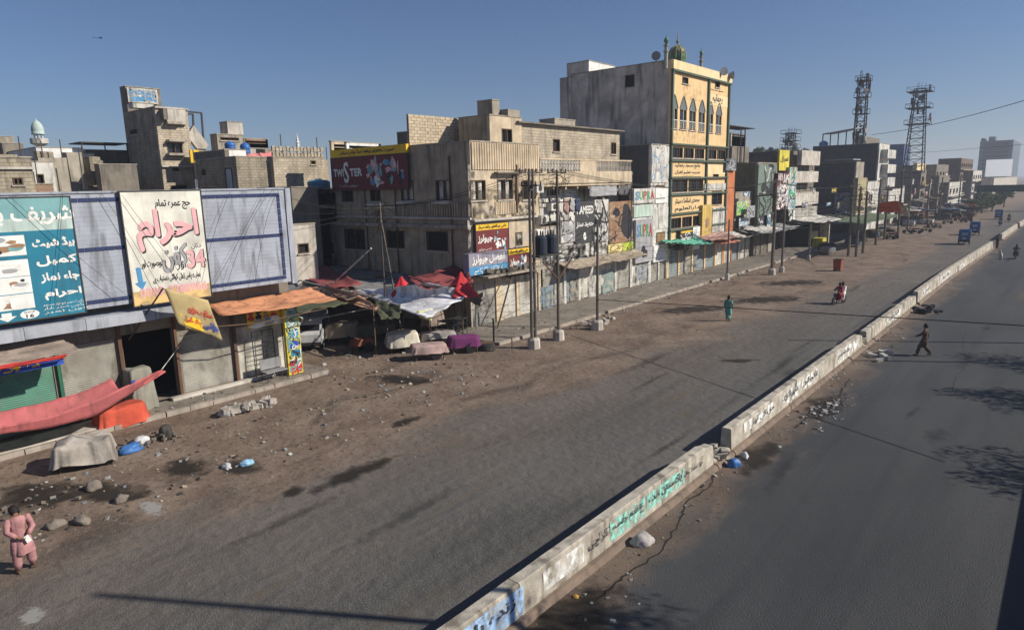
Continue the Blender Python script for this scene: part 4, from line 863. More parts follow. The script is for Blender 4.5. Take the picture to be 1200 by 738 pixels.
# roof of C
def blockwall(r, X0, y0, y1, z0, z1, mat, bl=.5, bh=.21):
    k = 0; z = z0; protos = {}
    while z < z1-.02:
        y = y0-(bl/2 if k % 2 else 0)
        while y < y1-.05:
            a, b_ = max(y, y0), min(y+bl, y1)
            key = round(b_-a, 2)
            if key not in protos:
                me = bpy.data.meshes.new('block'); m = MB().box(-.2, 0, .012, b_-a-.012, .01, min(bh, 9)-.01, 0, .006); me.from_pydata(m.v, [], m.f); me.materials.append(mat); protos[key] = me
            o = bpy.data.objects.new('block', protos[key]); link(o, r); o.location = Vector((X0+R.uniform(-.012, .012), a, z))-WL[r.name]; y += bl
        z += bh; k += 1
r = root('block_parapet', (-35.2, Yc, zC), 'tall unplastered block wall on the roof above the maroon hoarding', 'wall'); bx('mortar_core', M('mortar', (.28, .24, .19)), r, -35.38, -35.23, Yc+.01, 36.2, zC-.6, 13.95); blockwall(r, -35.2, Yc, 36.2, zC-.6, 13.95, M('tan_block', (.5, .41, .29), grime=.15, var=.25))
b = cbox(537, 573.5, 611, 135, -31.5); b[4] = zC-.9; ystair = b[2]
building('stair_room', 'sunlit rooftop stair room with a dark double window above the tan building', b, tan_d, tan, fh=[(*fr(588, 600, 151, 169, -31.5), 'two')], parapet=.15)
b2 = cbox(559, 576.5, 585, 117.5, -32.3); b2[4] = b[5]+.02; building('tank_box', 'square cement tank box on top of the rooftop stair room', b2, tan_d, conc, parapet=.1)
u0 = b[2]+.5; bx('roof_ledge', conc, None, -33.2, -31.6, b2[3]+.1, b[3]-.1, b[5]+.09, b[5]+.55, j=.03); tag(bpy.data.objects['roof_ledge'], 'low uneven block ledge beside the cement tank box', 'ledge')
corner('shaded rooftop room between the stair room and the railed balcony house', 611, 629, 637, 147, -31.8, tan_d, yb=172, par=.2); corner('brown tank box behind the block parapet', 465, 478, 487, 155, -38, conc_d, yb=172, par=.1)
corner('white washed roof wall behind the yellow header of the hoarding', 404, 406, 446, 167.5, -44.5, white, yb=185, par=.2); corner('tan roof box at the left end of the maroon hoarding', 386, 388, 406, 166, -46, tan, yb=180, par=.2)
# maroon hoarding on the side wall
u0, u1_, z0, z1 = sr(390, 479, 183, 222, Yc-.2); zt_ = onY(435, 174, Yc-.2).z
r, fp = sign('maroon TWISTER hoarding with glassware pictures and yellow Urdu header', 'y', Yc-.1, u0, u1_, z0, z1, maroon, .2, frame=iron)
bx('header_panel', yel, r, u0, u1_, Yc-.33, Yc-.1, z1+.05, zt_+.1)
W_ = u1_-u0; H_ = z1-z0; U = lambda f: u0+W_*f; Z = lambda f: z0+H_*f
txt('امین بھائی برقعہ اینڈ چادر سینٹر', 'y', Yc-.33, U(.15), U(.85), z1+.2, zt_-.05, inkb, r, bold=.02)
for s, a, b_ in (('TWI', .03, .17), ('S', .175, .24), ('TER', .26, .42)): txt(s, 'y', fp, U(a), U(b_), Z(.42 if s != 'S' else .22), Z(.64 if s != 'S' else .85), wprint, r, bold=.05)
txt('جیولری مارکیٹ', 'y', fp, U(.1), U(.36), Z(.08), Z(.17), wprint, r)
rs = random.Random(3)
for k in range(34): blob('y', fp, U(rs.uniform(.5, .95)), Z(rs.uniform(.18, .82)), rs.uniform(.05, .3), rs.uniform(.08, .42), rs.choice([wprint, bluep, tealb, greyp, pinkp, inkb]), r, 'glassware_print', .006+.0012*k, seed=k, wob=.3)
# front signs
def glassy(lbl, px, ytop, seed, low=None, face=maroon, head=yel, th=.25):
    y0, y1, z0, z1 = fr(*px, FX+th); r, fp = sign(lbl, 'x', FX, y0, y1, z0, z1, face, th, frame=iron); rs = random.Random(seed); zt_ = z1-(z1-z0)*.2
    if head: rect('x', fp, y0, y1, zt_, z1, head, r, 'header_panel'); txt('حاجی عبدالغفور برقعہ سینٹر', 'x', fp, y0+.2, y1-.2, zt_+.06, z1-.06, inkb, r, bold=.01, off=.012)
    txt('جیولرز', 'x', fp, y0+.15, y0+(y1-y0)*.48, z0+(zt_-z0)*.45, z0+(zt_-z0)*.8, wprint, r, bold=.03); txt('فینسی جیولری', 'x', fp, y0+.2, y0+(y1-y0)*.45, z0+(zt_-z0)*.12, z0+(zt_-z0)*.26, wprint, r)
    for k in range(16): blob('x', fp, rs.uniform(y0+(y1-y0)*.55, y1-.2), rs.uniform(z0+.2, zt_-.15), rs.uniform(.05, .2), rs.uniform(.05, .2), rs.choice([wprint, bluep, tealb, greyp, wprint]), r, 'glassware_print', .006+.0012*k, seed=k, wob=.3)
    return r, fp, (y0, y1, z0, z1)
glassy('maroon shop sign with yellow header on the tan building, upper of two', (558, 596, 262, 296), 0, 4); glassy('maroon shop sign with yellow header beside the electricity pole, lower of two', (596, 621, 291, 322), 0, 5, th=.5)
y0, y1, z0, z1 = fr(549.5, 595, 295, 320, FX+.5); r, fp = sign('grey lilac shop sign with white Urdu lettering and blue lower band', 'x', FX, y0, y1, z0, z1, P('lilac_grey_print', (.3, .28, .34), grime=.3), .5); rect('x', fp, y0, y1, z0, z0+(z1-z0)*.38, bluep, r, 'blue_band'); txt('الفضل جیولرز', 'x', fp, y0+.3, y1-.3, z0+(z1-z0)*.45, z1-.15, wprint, r, bold=.03); scrib('x', fp, y0+.5, y1-.5, z0+.05, z0+.4, wprint, r, 20, wd=.05)
r = rubble('ragged bundles and broken sunshade under the grey lilac shop sign', [(FX+.5, 31.6+k*.45, .25) for k in range(12)], conc_d, .1, .24, 34, (.12, .2), 41, 'broken_sunshade', 'debris')
r.location.z = 3.53; bx('sunshade', conc, C_, FX+.003, FX+1.1, Yc+.1, 38.2, 3.4, 3.52, j=.04)
tag(MB().bar((FX+1.5, onX(583, 384, FX+1.5).y, .15), (FX+.6, onX(600, 335, FX+.6).y, 3.3), .06).build('leaning_plank', wood), 'dark timber prop leaning against the shopfront below the signs', 'timber')
# ================================================================== D: house with railed balcony
y0D, y1D = 38.45, onX(740.5, 190, FX).y; zp = onX(690, 182, FX).z
FD = FX
D_ = building('balcony_house', 'cream house with a long pierced balcony railing over painted advertisement boards', [-42, -30.9, y0D, y1D, 0, 10.2], tan_d, whitew, fh=[(*fr(641, 655, 210, 229, -30.9), 'two'), (*fr(700, 712, 212, 232, -30.9), 'dark'), (*fr(640, 652, 262, 280, -30.9), 'dark')], parapet=.05, floors=3)
bx('upper_balcony_floor', tan, D_, -30.898, FX-.1, y0D+.02, y1D, 9.1, 9.35)
zb0, zb1 = onX(690, 211-12, FX).z, onX(690, 189, FX).z      # solid apron under the railing
apr = (onX(650, 196, FX).z, onX(650, 187, FX).z); bx('balcony_apron', tan, D_, FX-.15, FX, y0D+.02, y1D, 9.3, 10.2)
for k in range(9): y = y0D+.3+k*(y1D-y0D-.5)/8; bx('bracket', tan_d, D_, FX-1.1, FX-.2, y, y+.18, 8.85, 9.098)
ya1, ya2 = onX(680, 185, FX).y, onX(699, 185, FX).y
mb = MB(); y = y0D+.1
while y < ya1-.3:
    for z in (10.21, 10.62):
        mb.box(FX-.14, FX-.02, y, y+.09, z, z+.36); mb.lathe((FX-.08, y+.24, z+.05), [(.1, 0), (.13, .12), (.1, .26)], 6)
    y += .36
mb.box(FX-.14, FX-.02, y0D+.05, ya1, 10.57, 10.62); o = mb.build('pierced_block', conc_l, D_); o['kind'] = 'stuff'
bx('pier', tan, D_, FX-.15, FX, ya1, ya2, 10.2, 11.05)
y = ya2+.15; k = 0
while y < y1D-.1:
    MB().lathe((FX-.08, y, 10.2), [(.05, 0), (.07, .25), (.04, .5), (.06, .78)], 6).build('baluster', conc_l, D_); y += .24
bx('handrail', tan, D_, FX-.16, FX+.02, y0D+.02, y1D, 11.0, 11.12)
b = [-40, -31.6, y0D+.1, onX(726, 160, -31.6).y, 9.4, onX(680, 152, -31.6).z]
building('penthouse', 'block walled rooftop floor behind the pierced balcony railing', b, cmu_g, cmu, fh=[(*fr(648, 656, 163, 178, -31.6), 'dark'), (*fr(716, 722, 167, 181, -31.6), 'two')], parapet=.1)
bx('roof_slab', conc_d, bpy.data.objects['penthouse'], b[0], b[1]+.35, b[2]-.3, b[3]+.3, b[5]+.09, b[5]+.2)
corner('small grey roof hut with bluish wall above the penthouse', 632, 650, 674, 139.5, -33.5, conc, yb=153, par=.1)
# mid floor boards, recess
bx('lower_balcony_floor', conc, D_, -30.898, FX, y0D+.02, y1D, 6.05, 6.2); zz0, zz1 = 3.35, 6.05
mb = MB(); wallgrid(mb, 'x', FX, .2, y0D+.02, y1D, 3.3, 6.05, []); mb.build('lower_wall', whitew, D_)
mb = MB()
for k, s_ in enumerate(shoprow(y0D, y1D, 5, 3.1, [shut_w, shut_g, shut_b, conc_l])):
    shutter('x', FX-.1, s_[0], s_[1], .16, s_[2]+.2, s_[3], D_); bx('pillar', whitew, D_, FX-.25, FX+.01, s_[1], s_[1]+.28, .15, 3.29)
for a, b_, c, d, m_ in ((691, 723, 213, 230, greyp), (725, 741, 201, 229, P('charcoal_sheet', (.12, .12, .12)))):
    u = fr(a, b_, c, d, FX-.2); cloth('hanging_sheet', [(FX-.2, u[0], u[3]), (FX-.2, u[1], u[3]), (FX-.25, u[1], u[2]), (FX-.25, u[0], u[2])], m_, .02, 10, .06, label='%s cloth sheet hung below the balcony railing' % ('mid grey' if m_ is greyp else 'charcoal'), cat='sheet', seed=a)
u = fr(685, 693, 203, 212, -30.8); r = root('air_conditioner', (-30.6, u[0], u[2]), 'small pale air conditioner box under the balcony apron', 'air conditioner'); bx('casing', whitew, r, -30.89, -30.5, u[0], u[1], u[2], u[3]); MB().wheel((-30.49, (u[0]+u[1])/2, (u[2]+u[3])/2), .2, .02, (1, 0, 0), 14).build('fan_grille', iron, r)
def rail(lbl, px, X0, n=12):
    y0, y1, z0, z1 = fr(*px, X0); r = root('railing', (X0, y0, z0), lbl, 'railing'); 
    for z in (z0+.03, (z0+z1)/2, z1-.03): MB().bar((X0, y0, z), (X0, y1, z), .025).build('rail', iron, r)
    for k in range(n+1): y = y0+(y1-y0)*k/n; MB().bar((X0, y, z0), (X0, y+(.1 if k % 2 else -.1), z1), .015).build('baluster', iron, r)
rail('dark wrought iron railing on the small balcony left of the advertisement boards', (632, 655, 231, 243), FX+.02); 
bx('balcony_box', whitew, D_, FX-.3, FX, fr(632, 655, 243, 255)[0], fr(632, 655, 243, 255)[1], 6.6, fr(632, 655, 243, 253)[3])
def poster(lbl, px, mat, th=.1, X0=FX, scr=(), texts=(), seed=1, kind='advertisement', blobs=()):
    y0, y1, z0, z1 = fr(*px, X0+th); r, fp = sign(lbl, 'x', X0, y0, y1, z0, z1, mat, th, kind); w_, h = y1-y0, z1-z0
    for k, (m_, n, wd) in enumerate(scr): scrib('x', fp, y0+.1, y1-.1, z0+.1, z1-.1, m_, r, n, random.Random(seed+k), wd, .006+.003*k)
    for (s, a, b_, c, d, m_) in texts: txt(s, 'x', fp, y0+w_*a, y0+w_*b_, z0+h*c, z0+h*d, m_, r, bold=min(.03, h*.02), off=.02)
    for k, (a, c, ra, rc, m_) in enumerate(blobs): blob('x', fp, y0+w_*a, z0+h*c, w_*ra, h*rc, m_, r, 'print_patch', .012+.002*k, seed=k+seed)
    return r
blk = P('black_board', (.06, .06, .06), grime=.3)
poster('tall white wall board covered in black scrawls left of the black HAMEED board', (657, 674, 233, 284), whitew, .12, scr=((inkb, 16, .12), (greyp, 18, .2)), seed=3)
poster('black board with white HAMEED lettering and a white hand print below', (674, 696, 236, 284), blk, .14, scr=((greyp, 3, .05),), texts=(('HAMEED', .08, .95, .7, .88, wprint), ('حمید سنز', .05, .95, .36, .5, wprint)), blobs=((.5, .15, .08, .09, wprint),), seed=5)
poster('white board with big black Urdu brush strokes right of the black board', (697, 713, 234, 283), whitew, .12, scr=((inkb, 14, .2), (greyp, 8, .1)), seed=7)
poster('brown poster with a dark oval figure right of the brush stroke board', (714, 741, 236, 284), brownp, .1, scr=((conc_l, 16, .08), (inkb, 6, .12)), blobs=((.75, .5, .25, .45, inkb), (.3, .75, .15, .1, inkb)), seed=9)
poster('cream yellow painted panel with faint brush writing low on the wall', (713, 730, 286, 301), P('pale_yellow_print', (.7, .58, .25), grime=.3), .14, scr=((inkb, 10, .07),), seed=11); poster('lime yellow painted panel beside the cream one', (730, 742, 284, 301), limep, .16, scr=((inkb, 5, .07),), seed=12)
poster('small white sheet fixed under the iron railing near the electric pole', (629, 636, 269, 281), wprint, .3, seed=2)
for k, (q, lb) in enumerate((((651, 700), 'dirty tan tarp'), ((700, 742), 'torn brown tarp'))):
    a = onX(q[0], 303, FX).y; b_ = onX(q[1], 303, FX).y
    cloth('awning', [(FX+.1, a, 3.5), (FX+1.5, a+.2, 3.05), (FX+1.6, b_-.1, 3.15), (FX+.1, b_, 3.6)], M('dirty_canvas', (.34, .28, .21), grime=.45), .15, 16, .16, label='%s awning over the shops below the %s boards' % (lb, 'black and white' if k == 0 else 'brown and yellow'), cat='awning', seed=20+k)
# ================================================================== E: narrow grey white building with two SUPRA boards
ye0, ye1, ye2 = y1D+.05, onX(763, 190, FX).y, onX(784, 200, FX).y-.05
E1 = building('painted_house', 'narrow house with painted SUPRA boards between the balcony house and the yellow mosque', [-38, FX, ye0, ye1-.02, 0, onX(752, 222, FX).z], conc_d, whitew, parapet=.3, shops=shoprow(ye0, ye1-.1, 1, 3.1, [shut_w]), floors=3)
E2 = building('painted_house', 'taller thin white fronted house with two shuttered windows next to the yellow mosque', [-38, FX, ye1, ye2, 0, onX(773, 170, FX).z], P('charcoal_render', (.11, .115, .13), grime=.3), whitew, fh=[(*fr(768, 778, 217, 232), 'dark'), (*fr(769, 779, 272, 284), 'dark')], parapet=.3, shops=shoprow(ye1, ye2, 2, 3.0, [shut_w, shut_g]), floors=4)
for q in ((768, 778, 217, 232), (769, 779, 272, 284)): u = fr(*q); bx('shutter_leaf', M('brown_shutter', (.28, .17, .09)), E2, FX+.02, FX+.05, u[0]+.1, (u[0]+u[1])/2-.02, u[2]+.1, u[3]-.1); bx('shutter_leaf', M('brown_shutter'), E2, FX+.02, FX+.05, (u[0]+u[1])/2+.02, u[1]-.1, u[2]+.1, u[3]-.1)
poster('tall white wall panel with faint blue curved writing at the top of the thin house', (764, 782.5, 172, 214), whitew, .06, scr=((bluep, 8, .1), (greyp, 10, .1)), seed=31, blobs=((.5, .35, .35, .04, greyp),))
poster('white SUPRA board with multicoloured letters, upper of two', (743, 768, 221, 238), whitew, .2, texts=(('S', .06, .22, .25, .8, bluep), ('U', .25, .4, .25, .8, P('green_print', (.05, .4, .15))), ('P', .43, .57, .25, .8, redp), ('R', .6, .74, .25, .8, P('green_print')), ('A', .77, .93, .25, .8, redp)), seed=33)
poster('pale mint blank panel between the two coloured letter boards', (743, 765, 241, 254), P('mint_print', (.5, .62, .54), grime=.3), .12, seed=35)
poster('grey poster with coloured SUPRA letters over a dark figure, lower of two', (745, 765, 257, 307), greyp, .25, texts=(('S', .06, .22, .6, .88, bluep), ('U', .25, .4, .6, .88, P('green_print')), ('P', .43, .57, .6, .88, redp), ('R', .6, .74, .6, .88, P('green_print')), ('A', .77, .93, .6, .88, redp)), blobs=((.45, .25, .14, .13, inkb), (.6, .2, .1, .08, inkb)), seed=37)
poster('white poster with faint print right of the grey SUPRA poster', (766, 782, 287, 306), wprint, .2, scr=((greyp, 9, .07), (redp, 2, .05)), seed=39)
poster('small white blank panel right of the upper SUPRA board', (768.5, 783, 220, 238), wprint, .1, scr=((greyp, 2, .05),), seed=41); poster('whitewashed ledge panel with drips above the second window', (765, 783, 243, 268), whitew, .05, scr=((greyp, 7, .06),), seed=43)
# ================================================================== F: yellow mosque building
yF0, yF1 = 57.15+1.2, 72.2; yF0 = onX(784.3, 200, FX).y; yF1 = onX(854.5, 110, FX).y; zF = onX(782, 69, FX).z
zz = lambda py, px=810: onX(px, py, FX).z
cx6 = [789.8, 800.6, 811.5, 822.3, 832.3, 842.3]
def PZ(py): return onX(784.5, py, FX).z                         # heights read along the left edge
zw0, zw1 = onX(801, 152, FX).z, onX(801, 129, FX).z
arch = []
for x in cx6:
    c = onX(x, 140, FX).y; arch.append((c-.72, c+.72, zw0, zw1))
band = [(PZ(185), PZ(172)), (PZ(226), PZ(211)), (PZ(269), PZ(256))]
ym = onX(828.5, 150, FX).y
fh = [(*a, 'recess') for a in arch]+[(*fr(799.5, 806.5, 90.5, 98.5), 'dark'), (*fr(838, 843.5, 96, 103), 'dark')]
g_ = (ym-yF0-.6)/3
for (a, b_), nn_ in zip(band, (3, 2, 3)):
    wd = (ym-yF0-.8)/nn_
    for k in range(nn_): fh.append((yF0+.4+wd*k+.12, yF0+.4+wd*(k+1)-.12, a, b_, 'three' if nn_ == 3 else 'bars'))
    fh.append((ym+.4, ym+.4+(yF1-ym-.9)/2-.1, a, b_, 'three')) if nn_ == 3 and a > 8 else None
    fh.append((ym+.4+(yF1-ym-.9)/2+.1, yF1-.4, a, b_, 'three')) if nn_ == 3 and a > 8 else None
fh += [(*fr(834, 846, 224, 240), 'bars'), (*fr(835, 842, 260, 275), 'dark'), (*fr(835.5, 842, 204, 208), 'dark')]
xb = onY(669, 80, yF0).x
F_ = building('mosque', 'tall yellow fronted mosque building with pointed windows and a stained grey side wall', [xb, FX, yF0, yF1, 0, zF], M('stained_grey_plaster', (.62, .53, .43), grime=.75, var=.3, streak=(1.5, 1.5, .16), scale=.6, gcol=(.12, .11, .1)), yellow, fh=fh, shh=[(*sr(732.5, 743.5, 88, 102.5, yF0), 'dark')], parapet=.6,
    shops=shoprow(yF0, yF1, 5, 3.1, [shut_b, shut_g, shut_w, shut_b]), floors=6)
bx('cornice', cream, F_, FX+.003, FX+.25, yF0-.05, yF1+.1, PZ(80), zF+.02); bx('cornice_line', green_t, F_, FX+.003, FX+.3, yF0-.06, yF1+.12, PZ(82.5), PZ(80.3))
for py in (168.5, 188, 208.5, 228.5, 251, 270, 290): bx('green_ledge', green_t, F_, FX+.003, FX+.3, yF0-.03, yF1-.02, PZ(py)-.08, PZ(py)+.06)
for y in (yF0+.02, ym-.12, yF1-.26): bx('green_pilaster', green_t, F_, FX+.003, FX+.2, y, y+.24, PZ(290)+.12, PZ(83))
bx('bay_face', cream, F_, FX+.003, FX+.02, ym+.13, yF1-.27, zw1+.9, PZ(100)) ; bx('bay_face', cream, F_, FX+.003, FX+.02, ym+.13, yF1-.27, PZ(205), PZ(190)+0)
mwin = P('white_window_frame', (.6, .6, .55))
for (a, b_, c, d) in arch:                                       # pointed heads: green surround, mullions
    cy = (a+b_)/2; mb = MB(); n = 8; out = []; inn = []
    for k in range(n+1):
        t = k/n; ang = t*1.15; u = (b_-a)/2*(1-t)**.75; z = d+1.15*t
        out.append((u+.07, z+.1)); inn.append((max(u-.02, 0), z))
    for sg in (-1, 1):
        for k in range(n):
            o1, o2, i1, i2 = out[k], out[k+1], inn[k], inn[k+1]
            mb.add([(FX+.05, cy+sg*o1[0], o1[1]), (FX+.05, cy+sg*o2[0], o2[1]), (FX+.05, cy+sg*i2[0], i2[1]), (FX+.05, cy+sg*i1[0], i1[1]), (FX+.004, cy+sg*o1[0], o1[1]), (FX+.004, cy+sg*o2[0], o2[1])], [(0, 1, 2, 3), (0, 4, 5, 1)])
    mb.build('arch_surround', green_t, F_)
    mb = MB(); mb.add([(FX+.012, cy-s_[0], s_[1]) for s_ in inn]+[(FX+.012, cy+s_[0], s_[1]) for s_ in reversed(inn)], [tuple(range(2*n+2))]); mb.build('arch_head', P('grey_arch_glass', (.16, .17, .17), .4), F_)
    mb = MB(); mb.box(FX-.05, FX+.03, cy-.03, cy+.03, c, d); mb.box(FX-.05, FX+.03, a, b_, c+.75, c+.83); mb.box(FX-.06, FX+.02, a+.05, b_-.05, c+.02, c+.7) if False else None; mb.build('mullion', mwin, F_)
    mb = MB()
    for k in range(7): mb.box(FX-.05, FX-.02, a+.1+k*(b_-a-.2)/6-.02, a+.1+k*(b_-a-.2)/6+.02, c+.1, c+.72)
    mb.build('grille', mwin, F_)
for k, (q, l1, l2) in enumerate((((787, 822, 190, 207), 'جامع مسجد رحمانیہ', 'مدرسہ تعلیم القرآن'), ((787, 821, 230, 250), 'محمدی اسلامک سینٹر', 'دارالعلوم'))):
    u = fr(*q); pn = rect('x', FX+.02, u[0], u[1], u[2], u[3], yellow, F_, 'inscription_panel', .06); h = u[3]-u[2]
    for (s, a, b_) in ((l1, .55, .9), (l2, .12, .42)): txt(s, 'x', FX+.08, u[0]+.5, u[1]-.5, u[2]+h*a, u[2]+h*b_, inkb, F_, bold=.025)
    for kk, (s, a, b_) in enumerate((('صدر', .05, .12),)): txt('کراچی', 'x', FX+.08, u[0]+2, u[1]-2, u[2]+h*.01, u[2]+h*.1, inkb, F_)
u = fr(833, 847, 107, 118); txt('جامع مسجد', 'x', FX+.02, u[0]-.2, u[1]+.2, u[2]+.9, u[3]+.1, inkb, F_, bold=.03); txt('رحمانیہ', 'x', FX+.02, u[0]+.4, u[1]-.1, u[2]-.3, u[2]+.6, inkb, F_, bold=.03)
# stepped lower parts of the side wall
xl2 = onY(656, 92, yF0).x; building('mosque_annex', 'lower stained grey end block behind the mosque side wall', [xl2, xb-.01, yF0, yF1, 0, onY(662, 92, yF0).z], MATS['stained_grey_plaster'], parapet=.3)
c1, c2 = onY(664, 74, yF0).x, onY(690, 74, yF0).x; building('roof_room', 'raised grey roof room at the left end of the mosque roof', [c1, c2, yF0+.02, yF0+5, zF-1.5, onY(677, 73.5, yF0).z], MATS['stained_grey_plaster'], white, parapet=.1)
def minaret_s(lbl, px, pyb, pyt, X0):
    p = onX(px, pyb, X0); h = onX(px, pyt, X0).z-p.z; s = h/5; r = root('minaret', tuple(p), lbl, 'minaret')
    mb = MB(); mb.lathe(tuple(p), [(.42*s, -1), (.42*s, .9*s), (.62*s, 1.0*s), (.62*s, 1.25*s), (.36*s, 1.3*s), (.36*s, 2.1*s), (.6*s, 2.2*s), (.6*s, 2.45*s), (.32*s, 2.5*s)], 10); mb.build('shaft', M('mottled_minaret', (.32, .33, .28), grime=.4), r)
    mb = MB(); mb.lathe(tuple(p), [(.32*s, 2.5*s), (.32*s, 3.0*s), (.52*s, 3.1*s), (.5*s, 3.5*s), (.25*s, 3.95*s), (.06*s, 4.2*s), (.04*s, 5*s)], 10); mb.build('dome', P('minaret_green', (.12, .22, .14)), r, smooth=True)
minaret_s('slim striped minaret at the corner of the mosque roof, left of the dome', 780.5, 67, 38, -29.9); minaret_s('slim striped minaret farther along the mosque roof, right of the dome', 821.5, 77, 55, -29.9)
p = onX(793.5, 71, -33); r = root('dome', tuple(p), 'green and gold mosque dome with a tall finial', 'dome'); q = onX(793.5, 53, -33).z-p.z; w_ = 10.5*(p-CP).dot(FW)/FPX
mb = MB(); n = 20; prof = [(w_*.95, -1.5), (w_*.95, 0), (w_*1.0, q*.15), (w_*.98, q*.4)]; mb.lathe(tuple(p), prof, n); mb.build('drum', P('tile_green', (.08, .15, .08), .6), r)
mb = MB(); mb.lathe(tuple(p), [(w_*.98, q*.4), (w_*.86, q*.62), (w_*.62, q*.83), (w_*.3, q*.96), (.08, q*1.0), (.06, q*1.1), (.2, q*1.2), (.05, q*1.32), (.04, q*1.75)], n); mb.build('shell', P('aged_gold_tile', (.24, .22, .11), .5, grime=.4), r, smooth=True)
for k in range(10): a = 2*pi*k/10; pts = [Vector(p)+Vector((cos(a)*rr_*1.01, sin(a)*rr_*1.01, z)) for rr_, z in prof[1:]+[(w_*.86, q*.62), (w_*.62, q*.83), (w_*.3, q*.96)]]; MB().tube(pts, .05, 4).build('rib', P('rib_pale', (.3, .35, .2)), r)
def horn(lbl, px, py, X0, dy=0):
    p = onX(px, py, X0); r = root('loudspeaker', tuple(p), lbl, 'loudspeaker'); d = Vector((1, dy, 0)).normalized(); MB().tube([p-d*.5, p, p+d*.55], [.14, .12, .42], 10).build('horn', steel, r); MB().bar(p-d*.2, p-d*.2-Vector((0, 0, 1)), .04).build('bracket', iron, r)
horn('grey horn loudspeaker at the far right end of the mosque roof edge', 853, 88.5, -29.4, 1); horn('horn loudspeaker second from the right end of the mosque roof', 846, 85, -29.4, -1); horn('round horn loudspeaker on the side edge of the mosque roof', 769, 67, -31.2, -2)
corner('small white roof block at the left of the mosque roof', 691, 692, 703, 72.5, -40, white, yb=80, par=.1)
# things on the lower front of the mosque
poster('dark brown sign with white blobs and yellow top on the mosque front', (797, 811, 270, 292), P('dark_brown_print', (.09, .05, .04)), .5, texts=(('بریانی', .1, .9, .5, .75, wprint),), scr=((wprint, 8, .12),), blobs=((.5, .93, .5, .06, yel),), seed=51)
poster('narrow white banner strip right of the dark brown sign', (812, 820, 266, 292), wprint, .45, scr=((greyp, 9, .08),), seed=53); poster('yellow leaf shaped painted panel on the mosque right bay', (823, 834, 240, 282), P('ochre_print', (.6, .42, .12), grime=.3), .4, scr=((wprint, 3, .08),), blobs=((.5, .5, .2, .15, brownp),), seed=55)
poster('whitish peeling wall board high on the mosque right bay', (826, 852, 215, 223), whitew, .12, scr=((greyp, 7, .07),), seed=57); poster('peeling white wall board low on the mosque right bay', (835, 851, 243, 283), whitew, .12, scr=((greyp, 12, .1),), seed=59); poster('yellow painted strip under the lowest mosque windows', (786, 796, 273, 287), yellow, .12, seed=61)
u = onX(790, 293, FX+1.5).y, onX(826, 293, FX+1.5).y; cloth('awning', [(FX+.3, u[0]-.3, 3.9), (FX+2.2, u[0], 3.75), (FX+2.4, u[1], 3.2), (FX+.2, u[1]+.2, 3.9)], P('mint_tarp', (.12, .42, .3), grime=.2), .2, 16, .18, label='mint green awning hung over the shops of the mosque', cat='awning', seed=31)
u = onX(826, 293, FX+1.5).y, onX(858, 293, FX+1.5).y; cloth('awning', [(FX+.3, u[0], 3.9), (FX+2, u[0], 3.5), (FX+2.2, u[1], 3.4), (FX+.2, u[1]+.2, 3.9)], P('dusty_pink_tarp', (.4, .24, .2), grime=.3), .2, 14, .18, label='dusty pink brown awning right of the mint green one', cat='awning', seed=33)

# bare plaster patches and dark run-off marks on the lit fronts
wp_ = worn('bare_white_plaster', (.6, .55, .47), .56, 1.6, alpha=.8); dk_ = worn('dark_run_off', (.05, .045, .04), .53, 1.8, alpha=.75)
def patch(r, px, m_, X0=FX, nm='plaster_patch'):
    y0, y1, z0, z1 = fr(*px, X0); MB().add([(X0+.004, y0, z0), (X0+.004, y1, z0), (X0+.004, y1, z1), (X0+.004, y0, z1)], [(0, 1, 2, 3)]).build(nm, m_, r)
for q in ((549, 577, 237, 253), (606, 628, 236, 254), (549, 557, 193, 253), (575, 628, 260, 292), (549, 557, 258, 330), (549, 600, 201, 209)): patch(C_, q, wp_)
for q in ((549, 628, 222, 256), (600, 628, 193, 256)): patch(C_, q, dk_, FX+.002, 'run_off_mark')
for q in ((631, 741, 285, 305), (640, 700, 290, 318)): patch(D_, q, dk_, FX+.002, 'run_off_mark')
for q in ((800, 822, 100, 118), (786, 826, 150, 168)): patch(F_, q, worn('faint_dust', (.5, .38, .24), .58, 2, alpha=.5), FX+.002, 'dust_mark')
for k, (px, py) in enumerate(((633, 262), (645, 247), (628, 226))): 
    p = onX(px, py, FX+.1); r = root('air_conditioner', tuple(p), ['small dusty cooling unit between the maroon signs and the painted boards', 'pale cooling unit below the iron balcony railing', 'small cooling unit beside the last window of the tan building'][k], 'air conditioner'); bx('casing', whitew, r, FX+.02, FX+.5, p.y-.4, p.y+.4, p.z, p.z+.6); MB().wheel((FX+.51, p.y, p.z+.3), .2, .02, (1, 0, 0), 12).build('fan_grille', iron, r)

for k, (q, c_) in enumerate((((633, 648, 335, 372), (.2, .26, .3)), ((650, 664, 330, 366), (.42, .4, .35)), ((668, 684, 325, 360), (.3, .27, .22)), ((690, 702, 322, 350), (.5, .48, .44)), ((706, 722, 315, 345), (.24, .32, .3)), ((746, 760, 310, 335), (.3, .33, .35)), ((556, 580, 345, 383), (.25, .24, .22)))):
    patch(C_ if k == 6 else D_, q, worn('worn_shutter_paint', c_, .5, 1.6), FX+.003, 'paint_patch')
for k, x in enumerate((-31.4, -36.9, -40.3)): MB().bar((x, Yc-.09, .1), (x, Yc-.09, 11.2-k), .05).build('downpipe', rust, C_)
for k, (y, z0_, z1_) in enumerate(((39.2, 3.4, 9.0), (45.1, 3.4, 6.1), (50.9, 3.4, 9.0))): MB().bar((FX+.28, y, z0_), (FX+.28, y, z1_), .045).build('downpipe', iron, D_)
